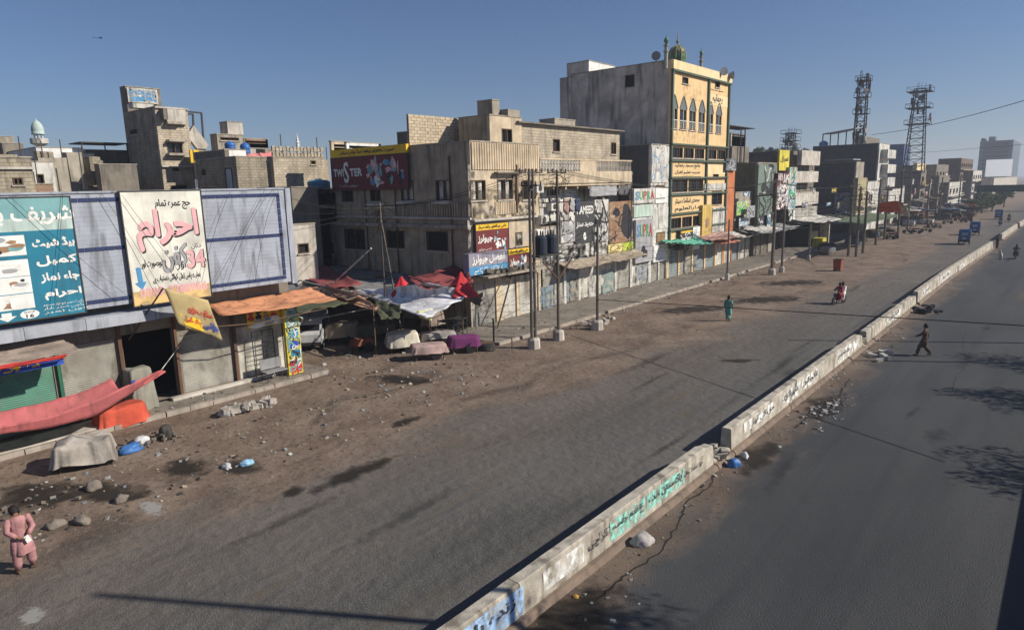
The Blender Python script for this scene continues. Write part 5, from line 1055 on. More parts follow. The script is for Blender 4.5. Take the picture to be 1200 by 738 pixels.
for k in range(5):
    y = 39.6+k*.75; o = cloth('washing', [(FX+.22, y, 8.15), (FX+.22, y+.6, 8.15), (FX+.2, y+.6, 7.2-.1*(k % 3)), (FX+.2, y, 7.3)], [P('navy_cloth', (.04, .05, .1)), whitew, P('dusty_pink_tarp'), greyp, P('navy_cloth')][k], .0, 6, .06, seed=500+k); tag(o, ['navy cloth hung leftmost on the balcony line', 'whitish cloth second on the balcony line', 'pink brown cloth in the middle of the balcony line', 'grey cloth fourth on the balcony line', 'navy cloth rightmost on the balcony line'][k], 'laundry')
# ================================================================== B: market under tarpaulins in the side lane
def zc(px, py, z): return onZ(px, py, z)
tarpw = worn('printed_grey_tarp_marks', (.12, .12, .13), .56, 3.5); m_tw = M('grey_white_tarp', (.68, .68, .7), grime=.55, rough=.75, var=.3, fine=7)
NX = M('salmon_shade_net', (.62, .36, .24), grime=.4, var=.25); RX = M('dark_red_tarp', (.24, .06, .06), grime=.3); R2 = M('bright_red_cloth', (.55, .04, .05), grime=.15); GN = M('green_black_net', (.08, .09, .05), grime=.3); GS = M('grey_roof_sheet', (.2, .2, .2), grime=.5)
cloth('tarpaulin', [zc(413, 340, 3.1), zc(503, 331, 3.9), zc(558, 340, 3.2), zc(500, 373, 2.3)], m_tw, .12, 22, .07, label='large pale grey printed tarpaulin stretched over the market stalls', cat='tarpaulin', seed=51)
cloth('tarpaulin_flap', [zc(488, 364, 2.6), zc(507, 361, 2.6), zc(506, 376, 1.9), zc(492, 372, 2.1)], M('pale_lime_cloth', (.6, .6, .32)), .05, 8, .05, label='pale lime cloth corner hanging under the large grey tarpaulin', cat='cloth', seed=52)
cloth('tarpaulin', [zc(345, 335, 3.3), zc(408, 338, 3.4), zc(443, 358, 2.7), zc(441, 364, 2.45)], NX, .1, 18, .08, label='salmon shade net between the orange awning and the grey tarpaulin', cat='shade net', seed=53)
cloth('tarpaulin', [zc(340, 318, 3.6), zc(382, 311, 3.7), zc(425, 331, 3.5), zc(392, 338, 3.5)], RX, .2, 14, .15, label='dull dark red tarpaulin behind the end of the hoarding', cat='tarpaulin', seed=54)
cloth('tarpaulin', [zc(438, 352, 2.8), zc(470, 356, 2.8), zc(468, 372, 2.2), zc(446, 374, 2.2)], GN, .1, 12, .14, label='dark green shade net under the left corner of the grey tarpaulin', cat='shade net', seed=55)
cloth('tarpaulin', [zc(476, 322, 3.9), zc(545, 308, 4.2), zc(556, 332, 3.6), zc(490, 338, 3.6)], RX, .25, 16, .25, label='crumpled dark red tarpaulin behind the bright red tents', cat='tarpaulin', seed=56)
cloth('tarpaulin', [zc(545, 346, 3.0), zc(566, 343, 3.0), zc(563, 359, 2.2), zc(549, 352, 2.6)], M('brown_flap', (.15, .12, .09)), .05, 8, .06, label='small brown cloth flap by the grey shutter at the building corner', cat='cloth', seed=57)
for k, (a, b_, c, d, z, m_) in enumerate(((-43.8, -36.6, 19, 24.6, 3.15, GS), (-43.5, -36.8, 24.9, 31, 3.3, conc_d), (-36.4, -31.5, 25, 31, 3.1, GS), (-36.2, -31, 19, 22.4, 2.95, GN), (-36.2, -31.4, 22.6, 24.8, 3.05, M('brown_canvas', (.16, .11, .08))))):  # extra roof sheets, added to keep the lane below them dark
    cloth('canopy', [(a, c, z+.2), (b_, c, z), (b_, d, z), (a, d, z+.2)], m_, .12, 14, .16, label=['grey patched roof sheet at the back left of the market lane', 'dark roof sheet along the wall of the tan corner building', 'grey patched roof sheet behind the large pale tarpaulin', 'dark green netting roof beside the end of the hoarding', 'brown canvas roof in the middle of the market lane'][k], cat='canopy', seed=60+k)
def tent(lbl, px, py, z, rr_, h, seed):
    p = zc(px, py, z); r = root('red_tent', (p.x, p.y, z), lbl, 'tent'); mb = MB(); n = 20; prof = [(rr_, 0), (rr_*.8, h*.18), (rr_*.48, h*.5), (rr_*.2, h*.8), (.05, h)]; vs = []
    for q, zz_ in prof:
        for t in range(n): a = 2*pi*t/n; f_ = 1+.16*sin(5*a+seed)+.1*sin(9*a); vs.append((p.x+q*f_*cos(a), p.y+q*f_*sin(a), z+zz_))
    mb.add(vs, [(i*n+t, i*n+(t+1) % n, (i+1)*n+(t+1) % n, (i+1)*n+t) for i in range(len(prof)-1) for t in range(n)]); mb.build('cloth', R2, r, smooth=True); MB().bar((p.x, p.y, 0), (p.x, p.y, z+h), .04).build('pole', wood, r)
tent('bright red pointed tent cloth at the corner of the tan building, larger of two', 541, 346, 2.9, 1.05, 1.4, 1); tent('bright red pointed tent cloth left behind the grey tarpaulin, smaller of two', 471, 346, 2.9, .9, 1.15, 3)
cloth('tarpaulin', [zc(505, 333, 3.3), zc(535, 330, 3.3), zc(533, 346, 3.0), zc(512, 345, 3.0)], R2, .1, 12, .25, label='bunched bright red cloth left of the larger red tent', cat='cloth', seed=66)
tag(MB().tube([zc(345, 327, 3.4), zc(385, 337, 3.4), zc(425, 345, 3.2), zc(470, 358, 3.0)], .05).build('bamboo_rail', whitew), 'pale pole carrying the edge of the salmon net and grey tarpaulin', 'pole')
tag(MB().tube([zc(343, 379, 1.7), zc(440, 360, 2.2)], .03).build('bamboo_rail', whitew), 'thin striped bamboo pole hanging low in the shade of the market', 'pole')
for k, (px, py, h) in enumerate(((365, 403, 3.1), (441, 418, 2.9), (504, 403, 3.0), (532, 398, 3.1), (460, 388, 3.0), (412, 397, 3.2), (474, 400, 2.8), (558, 388, 3.1))):
    p = zc(px, py, 0); tag(MB().bar(p, p+Vector((0, 0, h)), .035).build('tarp_post', wood), 'thin wooden post holding up the market tarpaulins', 'post', 'posts under the market tarpaulins')
cc = [((476, 412), 1.75, 1.25, 1.15, .62, M('cream_cloth', (.66, .6, .48), grime=.35, fine=5, bump=.9), 'cream cloth covered market cart, the tallest of the four at the lane mouth', 71),
      ((518, 404), 2.0, .9, .8, .62, M('grey_striped_cloth', (.4, .37, .35), grime=.3), 'grey white covered cart behind the purple one', 72),
      ((507, 421), 1.9, 1.0, .85, .62, M('dusty_pink_floral', (.42, .3, .27), grime=.35, fine=12), 'dusty pink floral covered cart in front of the cream one', 73),
      ((548, 413), 1.7, 1.0, .95, .62, M('purple_cloth', (.15, .03, .12), grime=.3, fine=5, bump=.9), 'purple cloth covered cart nearest the roadside posts', 74)]
for (px, py), L_, W_, h, rot, m_, lb, sd_ in cc:
    p = zc(px, py, 0); covered_cart(lb, (p.x-.3, p.y), L_, W_, h, 1.0, m_, sd_, .38, True)
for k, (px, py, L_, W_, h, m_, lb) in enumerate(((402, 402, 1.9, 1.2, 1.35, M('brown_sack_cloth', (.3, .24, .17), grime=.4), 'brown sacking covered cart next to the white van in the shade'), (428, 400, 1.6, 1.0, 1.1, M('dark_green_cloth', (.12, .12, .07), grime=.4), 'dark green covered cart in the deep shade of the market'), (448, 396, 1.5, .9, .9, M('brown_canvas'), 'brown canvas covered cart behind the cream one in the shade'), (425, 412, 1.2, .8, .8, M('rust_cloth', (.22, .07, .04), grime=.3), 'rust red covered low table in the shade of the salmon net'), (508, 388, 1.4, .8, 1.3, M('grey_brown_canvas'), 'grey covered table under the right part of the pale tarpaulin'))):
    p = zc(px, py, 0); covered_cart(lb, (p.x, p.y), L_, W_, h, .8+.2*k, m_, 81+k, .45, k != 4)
p = zc(568, 413, 0); covered_cart('small heap under dark grey cloth beside the purple cart', (p.x-.3, p.y+.5), .9, .7, .4, .7, P('dark_sacking'), 90, .03, False, 'heap', 'covered_heap', None)
# metal tables
p = zc(531, 396, 0); r = root('metal_rack', tuple(p), 'dark metal table rack in front of the shutter under the pale tarpaulin', 'rack')
for z in (.45, .8, 1.15): bx('shelf', iron, r, p.x-.4, p.x+.4, p.y-.9, p.y+.9, z, z+.05)
for sx in (-.38, .38):
    for sy_ in (-.88, .88): MB().bar((p.x+sx, p.y+sy_, 0), (p.x+sx, p.y+sy_, 1.3), .025).build('leg', iron, r)
u = sr(527, 545, 347, 382, 31.25); shutter('y', 31.22, u[0], u[1], .15, 2.9, shut_g, C_)
# white van in the shade
def van(lbl, x, y, rot, name='parked_van', body=None):
    r = root(name, (0, 0, 0), lbl, 'van'); prof = [(-1.7, .35), (-1.75, .9), (-1.65, 1.75), (-1.4, 1.85), (.75, 1.85), (1.0, 1.75), (1.45, 1.1), (1.7, .95), (1.75, .4)]; mb = MB(); n = len(prof)
    rows = [(-.72, .0), (-.68, .0), (.68, .0), (.72, 0)]
    vs = [(px_, -.72, pz) for px_, pz in prof]+[(px_, .72, pz) for px_, pz in prof]; mb.add(vs, [(i, (i+1) % n, n+(i+1) % n, n+i) for i in range(n)]+[tuple(range(n-1, -1, -1)), tuple(range(n, 2*n))])
    mb.build('body', body or P('white_car_paint', (.55, .55, .56), .4, grime=.3), r)
    mb = MB(); mb.add([(1.03, -.6, 1.68), (1.03, .6, 1.68), (1.44, .62, 1.15), (1.44, -.62, 1.15)], [(0, 1, 2, 3)]); mb.build('windscreen', glass, r)
    for s in (-1, 1):
        bx('side_window', glass, r, -.2, .9, s*.725, s*.735, 1.15, 1.65); bx('side_window', glass, r, -1.4, -.35, s*.725, s*.735, 1.2, 1.65)
        for xx in (-1.1, 1.15): w_ = MB().wheel((xx, s*.66, .28), .28, .16, (0, 1, 0), 14).build('wheel', black, r); MB().wheel((xx, s*.75, .28), .14, .02, (0, 1, 0), 10).build('rim', steel, w_)
        MB().wheel((1.73, s*.52, .72), .1, .06, (1, 0, 0), 12).build('headlight', P('lamp_glass', (.6, .6, .55), .2, grime=0), r)
    bx('bumper', iron, r, 1.75, 1.86, -.7, .7, .35, .52); r.location = (x, y, 0); r.rotation_euler.z = rot; return r
p = zc(370, 406, 0); van('small white van parked in the shade left of the market carts', p.x-.6, p.y+.3, -.75)
# low post and rail at the kerb
r = root('post_rail', (-24.9, 28, 0), 'short dark post with a thin rail at the corner of the pavement', 'railing'); MB().bar((-25.05, 27.96, 0), (-25.05, 27.96, 1.75), .05).build('post', iron, r); MB().bar((-23.8, 28.1, 0), (-23.8, 28.1, .75), .03).build('post', iron, r); MB().bar((-25.05, 27.96, .72), (-23.8, 28.1, .72), .02).build('rail', rust, r)
# ================================================================== G onwards: the street running away to the right
def slabs(r, lst, mat=None, d=.5, X0=FX):
    for q in lst: u = fr(*q, X0); bx('balcony_panel', mat or conc_l, r, X0+.004, X0+d, u[0]+.05, u[1]-.05, u[2], u[3])
G1 = corner('narrow orange fronted shop house right of the yellow mosque', 820, 851, 861.5, 200, FX, conc_d, 'shop_house', front=P('orange_render', (.5, .17, .07), grime=.3), shops=shoprow(onX(851, 200, FX).y, onX(861.5, 200, FX).y, 1, 3, [shut_w]))[0]
poster('small dark grey sign board on top of the narrow orange shop house', (851, 863, 186, 200), P('slate_board', (.1, .11, .12)), .3, scr=((greyp, 8, .2),), seed=71)
corner('low cement shop with green and white peeling posters next to the orange house', 840, 862, 887, 226, FX-.4, conc_d, 'shop_house', front=conc, shops=shoprow(onX(862, 226, FX).y, onX(887, 226, FX).y, 3, 3, [shut_w, shut_b, shut_g]))
poster('white poster with green scrawls beside the orange shop house', (863, 877, 236, 252), whitew, .1, scr=((limep, 10, .3), (P('green_print'), 6, .2)), seed=72); poster('blue and white poster below the green scrawled one', (866, 877, 255, 273), P('pale_blue_print', (.3, .42, .5)), .1, scr=((wprint, 8, .2),), seed=73)
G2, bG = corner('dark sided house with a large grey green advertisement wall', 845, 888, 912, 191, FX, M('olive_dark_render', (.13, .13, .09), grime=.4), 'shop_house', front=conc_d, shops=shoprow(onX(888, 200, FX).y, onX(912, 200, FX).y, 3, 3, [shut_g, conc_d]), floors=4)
poster('large grey green painted wall board with black figures, upper part', (888.5, 910, 193, 228), P('grey_green_print', (.16, .21, .17), grime=.35), .35, scr=((inkb, 8, .3), (wprint, 3, .15)), seed=74, blobs=((.3, .25, .12, .15, inkb), (.75, .25, .14, .17, inkb))); poster('large grey green painted wall board with black figures, lower part', (888, 909, 230, 265), P('grey_green_print'), .35, scr=((inkb, 8, .3),), seed=75, blobs=((.3, .25, .14, .2, inkb), (.75, .3, .12, .17, inkb)))
corner('long brown roof wall behind the grey green advertisement wall', 862, 919, 925, 177, -34, M('brown_wall', (.16, .12, .09)), par=.2)
corner('pale cement water tank box on a roof right of the mosque', 855, 857, 874, 156.5, -36, conc_l, yb=172, par=.05); corner('roof room under the cement tank box right of the mosque', 849, 858, 878, 172, -35.5, conc_d, yb=190, par=.1)
r = root('canopy', onX(868, 147, -35), 'thin flat canopy sheet on posts over the roof right of the mosque', 'canopy'); a, b_ = onX(852, 146, -35), onX(885, 146.5, -35); bx('sheet', iron, r, -37.5, -35, a.y, b_.y, a.z-.1, a.z)
for y in (a.y+5.2, b_.y-3): MB().bar((-35.2, y, a.z-8), (-35.2, y, a.z-.1), .09).build('post', iron, r)
poster('tall yellow hanging sign with black writing high above the street', (913.5, 925, 176, 200), P('bright_yellow_print'), .25, texts=(('عمران', .1, .9, .4, .7, inkb),), seed=76); poster('tall maroon and white strip sign below the yellow hanging sign', (911, 924, 203, 245), maroon, .8, scr=((wprint, 40, .22), (greyp, 16, .3)), seed=77)
poster('tall strip of small white and green signs right of the maroon strip', (924.5, 933, 196, 245), whitew, .7, scr=((P('green_print'), 14, .25), (bluep, 8, .2), (inkb, 10, .15)), seed=78)
G3, b = corner('pale cement house with stacked balcony panels over dark gaps', 918, 930, 955.5, 178, FX-.7, conc_d, 'shop_house', front=dark if False else conc_d, floors=4, shops=shoprow(onX(930, 178, FX).y, onX(955, 178, FX).y, 3, 3, [shut_g, dark]))
slabs(G3, [(934, 956, 177, 194), (926, 954, 201, 214), (925, 954, 226, 240)], conc_l, .6); slabs(G3, [(926, 953, 243, 262)], M('peeling_board', (.4, .38, .33), grime=.6), .5)
for q in ((936, 952, 194.5, 200), (930, 950, 216, 225)): u = fr(*q, FX-.7); window('x', FX-.68, u[0], u[1], u[2], u[3], 'three', G3)
XH = onY(953, 160, onX(1031, 167, FX).y).x
H_, bH = corner('huge dark unlit block building rising behind the street, with a tin canopy on its roof', 953, 1031, 1043, 168, FX, M('soot_dark_render', (.085, .075, .07), grime=.4), 'dark_building', front=whitew, floors=5, par=.8)  # near-black colour on side and back walls, paler front
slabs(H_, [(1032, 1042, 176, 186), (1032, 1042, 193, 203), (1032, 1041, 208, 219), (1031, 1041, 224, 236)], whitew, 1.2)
u = sr(957, 961, 168, 173, bH[2]); 
r = root('canopy', onX(985, 152, -50), 'pale corrugated tin canopy on posts on top of the huge dark building', 'canopy'); yH = bH[2]; a = onY(966, 157, yH+2); b_ = onY(1003, 150.5, yH+2); 
MB().add([(a.x, yH+1, a.z), (b_.x, yH+1, b_.z), (b_.x, yH+9, b_.z+.6), (a.x, yH+9, a.z+.4), (a.x, yH+1, a.z-.2), (b_.x, yH+1, b_.z-.2), (b_.x, yH+9, b_.z+.4), (a.x, yH+9, a.z+.2)], [(0, 1, 2, 3), (7, 6, 5, 4), (0, 4, 5, 1), (1, 5, 6, 2), (2, 6, 7, 3), (3, 7, 4, 0)]).build('sheet', GS if False else steel, r)
for k in range(5): x = a.x+(b_.x-a.x)*k/4; MB().bar((x, yH+1.2, bH[5]-1), (x, yH+1.2, a.z+(b_.z-a.z)*k/4), .12).build('post', iron, r)
o = MB().lathe((XH+1.6, yH+1.5, bH[5]-.8), [(.8, 0), (.85, .3), (.85, 1.5), (.5, 1.8), (.2, 1.9)], 12).build('water_tank', P('faded_blue'), smooth=True); tag(o, 'small dark blue tank at the left end of the huge dark roof', 'water tank')
corner('brown low roof wall rising at the right of the tin canopy', 1003, 1012, 1031, 160, FX-6, conc_d, yb=170, par=.1)
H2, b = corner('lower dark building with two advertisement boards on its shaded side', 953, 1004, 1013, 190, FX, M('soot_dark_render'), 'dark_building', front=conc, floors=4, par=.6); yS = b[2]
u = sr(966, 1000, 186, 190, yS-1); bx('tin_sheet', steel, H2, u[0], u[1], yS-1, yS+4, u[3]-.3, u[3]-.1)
u = sr(978, 995, 227, 247, yS-.4); r, fp = sign('grey billboard with orange stripe on the shaded side of the dark building', 'y', yS-.01, *u, P('slate_board'), .4, frame=iron); blob('y', fp, (u[0]+u[1])/2, u[2]+(u[3]-u[2])*.45, (u[1]-u[0])*.35, (u[3]-u[2])*.1, P('orange_stripe', (.7, .35, .05)), r); scrib('y', fp, *u, greyp, r, 20, wd=.3)
u = sr(978, 1000, 250, 262, yS-.4); r, fp = sign('cream board under the grey billboard on the dark building', 'y', yS-.01, *u, M('cream_board', (.5, .46, .36), grime=.5), .4); scrib('y', fp, *u, greyp, r, 12, wd=.3)
for lb, xl, xc, xr, yt, X0, ft in (('narrow yellowish house front with stacked balconies before the dark building', 1000, 1006, 1016, 209, FX+2, M('dull_yellow_render', (.4, .34, .2), grime=.5)), ('thin whitish house front with ledges right of the yellowish one', 1012, 1017, 1030, 213, FX+2, whitew),
        ('dark shaded house right of the white ledged front', 1043, 1080, 1086, 200, FX, conc_d), ('blue walled building glimpsed behind the white ledged front', 1030, 1060, 1068, 169, -45, P('dusty_blue_wall', (.06, .1, .2), grime=.3)),
        ('grey building with pale windows right of the blue wall', 1044, 1098, 1112, 193, FX-2, conc_d), ('white fronted three storey house far down the street', 1100, 1113, 1128, 214, -26, whitew), ('brown topped house behind the white fronted one', 1100, 1127, 1141, 185.5, FX, M('brown_wall')), ('thin pale house at the end of the row', 1128, 1141, 1151, 200, -27, whitew),
        ('low grey house between the dark shaded one and the white front', 1080, 1090, 1100, 216, FX, conc), ('small pale roof room above the grey building with windows', 1070, 1075, 1085, 191.5, -34, cream), ('pale house front behind the red awning', 1040, 1046, 1060, 222, FX+1, whitew), ('dark grey house between the lattice mast and the white fronted house', 1090, 1101, 1113, 206, -28, conc_d)):
    r, b = corner(lb, xl, xc, xr, yt, X0, conc_d if ft in (whitew,) else ft, 'far_house', front=ft, par=.3, floors=3)
    if X0 > -33:
        n = max(2, int((b[5])/3.2)); wy = b[3]-b[2]
        for k in range(1, n):
            z = b[5]*k/n; bx('ledge', conc, r, X0+.004, X0+.9, b[2], b[3], z-.12, z+.12)
            for j in range(max(1, int(wy/5))): y = b[2]+wy*(j+.2)/max(1, int(wy/5)); window('x', X0+.14, y, y+1.8, z+.9, z+2.1, 'two', r)
# far tower block, white billboard, gantry
b = cbox(1149, 1188, 1197, 164, -33); TB = building('tower_block', 'pale blue grey multi storey tower block in the far haze', b, P('blue_grey_facade', (.13, .165, .21), grime=.3), parapet=1, floors=8)
for k in range(8):
    z = b[5]*(.35+.08*k); bx('window_band', glass, TB, b[0]+2, b[1]-2, b[2]-.3, b[2]-.01, z, z+1.2)
bx('roof_block', P('blue_grey_facade'), TB, b[0]+(b[1]-b[0])*.25, b[0]+(b[1]-b[0])*.45, b[2], b[2]+10, b[5]+.1, b[5]+2.5)
bx('roof_block', P('blue_grey_facade'), TB, b[0]+.3, b[0]+(b[1]-b[0])*.14, b[2], b[2]+10, b[5]+.1, b[5]+1.8)
BW = bpy.data.materials.new('translucent_vinyl'); BW.use_nodes = True; t = BW.node_tree; tl_ = t.nodes.new('ShaderNodeBsdfTranslucent'); tl_.inputs[0].default_value = (.8, .82, .84, 1); t.links.new(tl_.outputs[0], t.nodes['Material Output'].inputs[0])
Yb = 330; u = sr(1155, 1186, 187, 207, Yb); r = root('billboard', ((u[0]+u[1])/2, Yb, 0), 'blank white billboard in front of the far tower block', 'billboard'); bx('panel', BW, r, u[0], u[1], Yb, Yb+.05, u[2], u[3])
for x in (u[0]+2, (u[0]+u[1])/2, u[1]-2): MB().bar((x, Yb+1, 0), (x, Yb+1, u[2]), .25).build('post', iron, r)
corner('grey white building below the blank billboard', 1150, 1165, 1192, 209, -22, conc_l, 'far_house', par=.4, floors=2)
u = sr(1145, 1196, 217, 225, 215); r = root('footbridge', (-10, 215, 0), 'dark green footbridge crossing the road far ahead', 'footbridge'); bx('deck', P('bridge_green', (.02, .07, .06)), r, u[0], 8, 215, 217.5, u[2], u[3])
for x in (u[0]+.5, 7): bx('pier', conc_d, r, x-.4, x+.4, 215.6, 216.8, 0, u[2]-.01)
for k in range(7): x0 = u[0]+2+k*3.4; txt('شاہراہ' if k % 2 else 'M A Jinnah', 'y', 214.98, x0, x0+2.2, u[2]+.8, u[3]-.8, wprint, r) if False else None
# red awnings and lean-tos along the far shops
def lean(lbl, px, z, wd, mat, X0=FX, d=2.0, seed=1, drop=.5):
    y0, y1 = onX(px[0], px[2], X0+d).y, onX(px[1], px[2], X0+d).y
    cloth('awning', [(X0+.1, y0, z+drop), (X0+d, y0+.2, z), (X0+d, y1, z-.1), (X0+.1, y1, z+drop)], mat, .12, 14, .15, label=lbl, cat='awning', seed=seed)
RW = P('washed_red_tarp', (.5, .1, .07), grime=.2)
lean('pale tin lean-to over the shops by the grey green wall', (864, 888, 280), 3.2, 2, whitew, seed=101); lean('salmon awning low beside the narrow orange shop house', (845, 868, 285), 2.9, 2, P('salmon_cloth', (.55, .22, .16)), seed=102); lean('grey lean-to under the maroon strip sign', (889, 915, 275), 3.2, 2, GS, seed=103); lean('pale grey tin lean-to beneath the pale balcony house', (918, 955, 268), 3.3, 3, steel, seed=104); lean('whitish tin roof over the open shop with the yellow box', (958, 988, 263), 3.6, 3, whitew, d=4, seed=105)
a, b_ = zc(1030, 250, 4.2), zc(1062, 255, 3.6); cloth('awning', [zc(1030, 238, 6.2), zc(1058, 237, 6.4), zc(1062, 252, 3.8), zc(1030, 248, 4.6)], RW, -.3, 14, .2, label='red market umbrella canopy far along the pavement', cat='canopy', seed=106)
cloth('awning', [zc(1052, 238, 6.2), zc(1062, 243, 5.6), zc(1066, 255, 3.6), zc(1056, 250, 4.4)], whitew, -.2, 10, .15, label='white panel of the far red market canopy', cat='canopy', seed=107); lean('dull green long shade roof below the red canopy', (1012, 1056, 266), 2.9, 3, P('dull_green_sheet', (.12, .15, .09)), d=7, seed=108)
p = zc(963, 290, 0); r = root('kiosk', (p.x, p.y, 0), 'open shop box with a bright yellow counter far along the pavement', 'kiosk'); bx('counter', P('bright_yellow_print'), r, p.x-1, p.x+.3, p.y-.9, p.y+.9, .15, 1.3); bx('inner_shade', dark, r, p.x-4, p.x-1.2, p.y-2, p.y+3, .15, 3.2); bx('side_panel', conc_l, r, p.x-4, p.x, p.y+3.02, p.y+3.3, .15, 3.4)
# bin
p = zc(981.5, 317.5, 0); r = root('rubbish_bin', tuple(p), 'rust red metal rubbish skip standing alone on the dirt verge', 'bin'); P('bin_red', (.3, .07, .04), grime=.4)
mb = MB(); s = .33; mb.add([(p.x-s, p.y-s, .1), (p.x+s, p.y-s, .1), (p.x+s, p.y+s, .1), (p.x-s, p.y+s, .1), (p.x-s*1.15, p.y-s*1.15, 1.15), (p.x+s*1.15, p.y-s*1.15, 1.15), (p.x+s*1.15, p.y+s*1.15, 1.15), (p.x-s*1.15, p.y+s*1.15, 1.15)], [(0, 1, 5, 4), (1, 2, 6, 5), (2, 3, 7, 6), (3, 0, 4, 7), (3, 2, 1, 0)]); mb.build('tub', MATS['bin_red'], r, solid=.04)
for s_ in (-1, 1): bx('rim', rust, r, p.x-.4, p.x+.4, p.y+s_*.38-.03, p.y+s_*.38+.03, 1.1, 1.2)
for sx in (-.25, .25):
    for sy_ in (-.25, .25): bx('foot', iron, r, p.x+sx-.06, p.x+sx+.06, p.y+sy_-.06, p.y+sy_+.06, 0, .099)
# ================================================================== masts
def mast(lbl, x, y, z0, z1, w0, w1, seed, dense=False):
    r = root('lattice_mast', (x, y, z0), lbl, 'mast'); mb = MB(); rs = random.Random(seed); n = 12
    cn = [(-1, -1), (1, -1), (1, 1), (-1, 1)]; W = lambda t: w0+(w1-w0)*t
    for a, b_ in cn: MB().bar((x+a*w0, y+b_*w0, z0), (x+a*w1, y+b_*w1, z1), .14).build('leg', iron, r)
    for k in range(n+1):
        t = k/n; z = z0+(z1-z0)*t; q = W(t)
        for i in range(4):
            a, b_ = cn[i], cn[(i+1) % 4]; mb.bar((x+a[0]*q, y+a[1]*q, z), (x+b_[0]*q, y+b_[1]*q, z), .07)
            if k < n: q2 = W((k+1)/n); mb.bar((x+a[0]*q, y+a[1]*q, z), (x+b_[0]*q2, y+b_[1]*q2, z+(z1-z0)/n), .06)
    o = mb.build('bracing', iron, r); o['kind'] = 'stuff'
    for k in range(3): z = z0+(z1-z0)*(.58+.19*k); q = W(.6)+(.45 if dense else 1.0); m2 = MB(); m2.box(x-q, x+q, y-q, y+q, z, z+.12); [m2.bar((x+a*q, y+b_*q, z), (x+a*q, y+b_*q, z+1), .05) for a, b_ in cn]; [m2.bar((x+cn[i][0]*q, y+cn[i][1]*q, z+1), (x+cn[(i+1) % 4][0]*q, y+cn[(i+1) % 4][1]*q, z+1), .05) for i in range(4)]; m2.build('platform', iron, r)
    for k in range(26 if dense else 15):
        t = rs.uniform(.25, 1) if dense else rs.uniform(.5, 1); a = rs.uniform(0, 6.3); q = W(t)+rs.uniform(.2, .7 if dense else 1.5); h = rs.uniform(.9, 1.8)
        c = (x+cos(a)*q, y+sin(a)*q, z0+(z1-z0)*t)
        if rs.random() < .7: m2 = MB(); m2.obox(c, (cos(a)*.12, sin(a)*.12, 0), (-sin(a)*.2, cos(a)*.2, 0), (0, 0, h/2)); m2.bar((x, y, c[2]), c, .05); m2.build('antenna', steel if rs.random() < .5 else iron, r)
        else: m2 = MB(); m2.wheel(c, .55, .25, (cos(a), sin(a), .01), 12); m2.bar((x, y, c[2]), c, .05); m2.build('dish', steel, r)
    for k in range(4): a = rs.uniform(0, 6); m2 = MB().bar((x+cos(a)*w1, y+sin(a)*w1, z1), (x+cos(a)*w1, y+sin(a)*w1, z1+1.3), .05).build('whip_antenna', iron, r)
mast('dense telecom mast loaded with antennas on the huge dark roof', -35, 151, 12, 28.6, .95, .75, 5, True); mast('tall open lattice telecom mast farther right above the roofs', -29.8, 180, 10, 28.6, 1.9, 1.0, 6)
p = onX(926, 172, -60); mast('small distant lattice mast on a roof left of the huge dark building', p.x, p.y, p.z-6, p.z+3.6, 1.2, .9, 7)
# ================================================================== poles and wires
def pole(lbl, x, y, h, r0=.13, arms=(), base=.28, mat=None, lean_=0, name='utility_pole', twin=False, group=None):
    r = root(name, (x, y, 0), lbl, 'pole', group); mb = MB()
    for dy_ in ((-.16, .16) if twin else (0,)): mb.tube([(x, y+dy_, 0), (x+lean_*.5, y+dy_, h*.5), (x+lean_, y+dy_, h)], [r0, r0*.85, r0*.7], 8)
    if twin:
        for k in range(1, 9): mb.bar((x+lean_*k/9, y-.16, h*k/9), (x+lean_*k/9, y+.16, h*k/9), .05)
    mb.build('shaft', mat or M('pole_steel', (.13, .11, .09), rough=.8, grime=.4), r)
    if base: MB().lathe((x, y, 0), [(base, 0), (base*.95, .5), (base*.75, .62)], 8).build('base', conc_l, r)
    for z, L_, ax in arms:
        d = Vector((0, 1, 0)) if ax == 'y' else Vector((1, 0, 0)); c = Vector((x+lean_*z/h, y, z)); a = MB().bar(c-d*L_, c+d*L_, .05).build('crossarm', iron, r)
        for k in (-1, -.5, .5, 1): MB().lathe(tuple(c+d*L_*k*.95), [(.03, .03), (.055, .08), (.03, .13), (.055, .17), (.02, .22)], 8).build('insulator', P('brown_glaze', (.06, .03, .02), .4), r)
    return r
pole('tall twin steel pole with transformers, nearest of the roadside pair', -23.17, 29.3, 10.1, .1, [(9.9, 1.0, 'y'), (9.2, .7, 'x')], .38, twin=True)
pole('tall steel pole beside the transformers, second from the lane mouth', -23.23, 31.8, 10.05, .1, [(9.9, .9, 'y'), (8.2, 1.4, 'y'), (7.1, 1.4, 'y')], .36)
pole('plain dark pole with a pale concrete base, third from the lane mouth', -22.9, 35.6, 6.8, .1, [], .4)
pole('thin dark pole on the kerb in front of the yellow mosque', -24.7, 60.9, 5.7, .1, [], .25); pole('thick dark wire laden pole in front of the dark building row, left of a pair', -22.45, 66.5, 9.3, .17, [(9, 1.0, 'y'), (7.9, .9, 'x')], .4); pole('shorter pole close right of the thick wire laden pole', -22.2, 68.6, 6.7, .12, [(6.4, .8, 'y')], .3); pole('short dark post on the kerb beyond the mosque', -23.1, 80.6, 4.2, .11, [], .2)
for k, (px, py, h) in enumerate(((994, 300, 8.6), (1003, 301, 8.2), (1011, 297, 7.6), (1026, 287, 9), (1036, 281, 8), (1063, 270, 9), (1085, 262, 9), (1100, 258, 9), (1122, 251, 9.5), (1052, 275, 10.5))):
    p = zc(px, py, 0); pole('far dark utility pole in the crowded line along the left kerb', p.x, p.y, h, .17, [(h-.4, 1.1, 'y'), (h-1.5, .9, 'x')], 0, group='far utility poles along the left kerb')
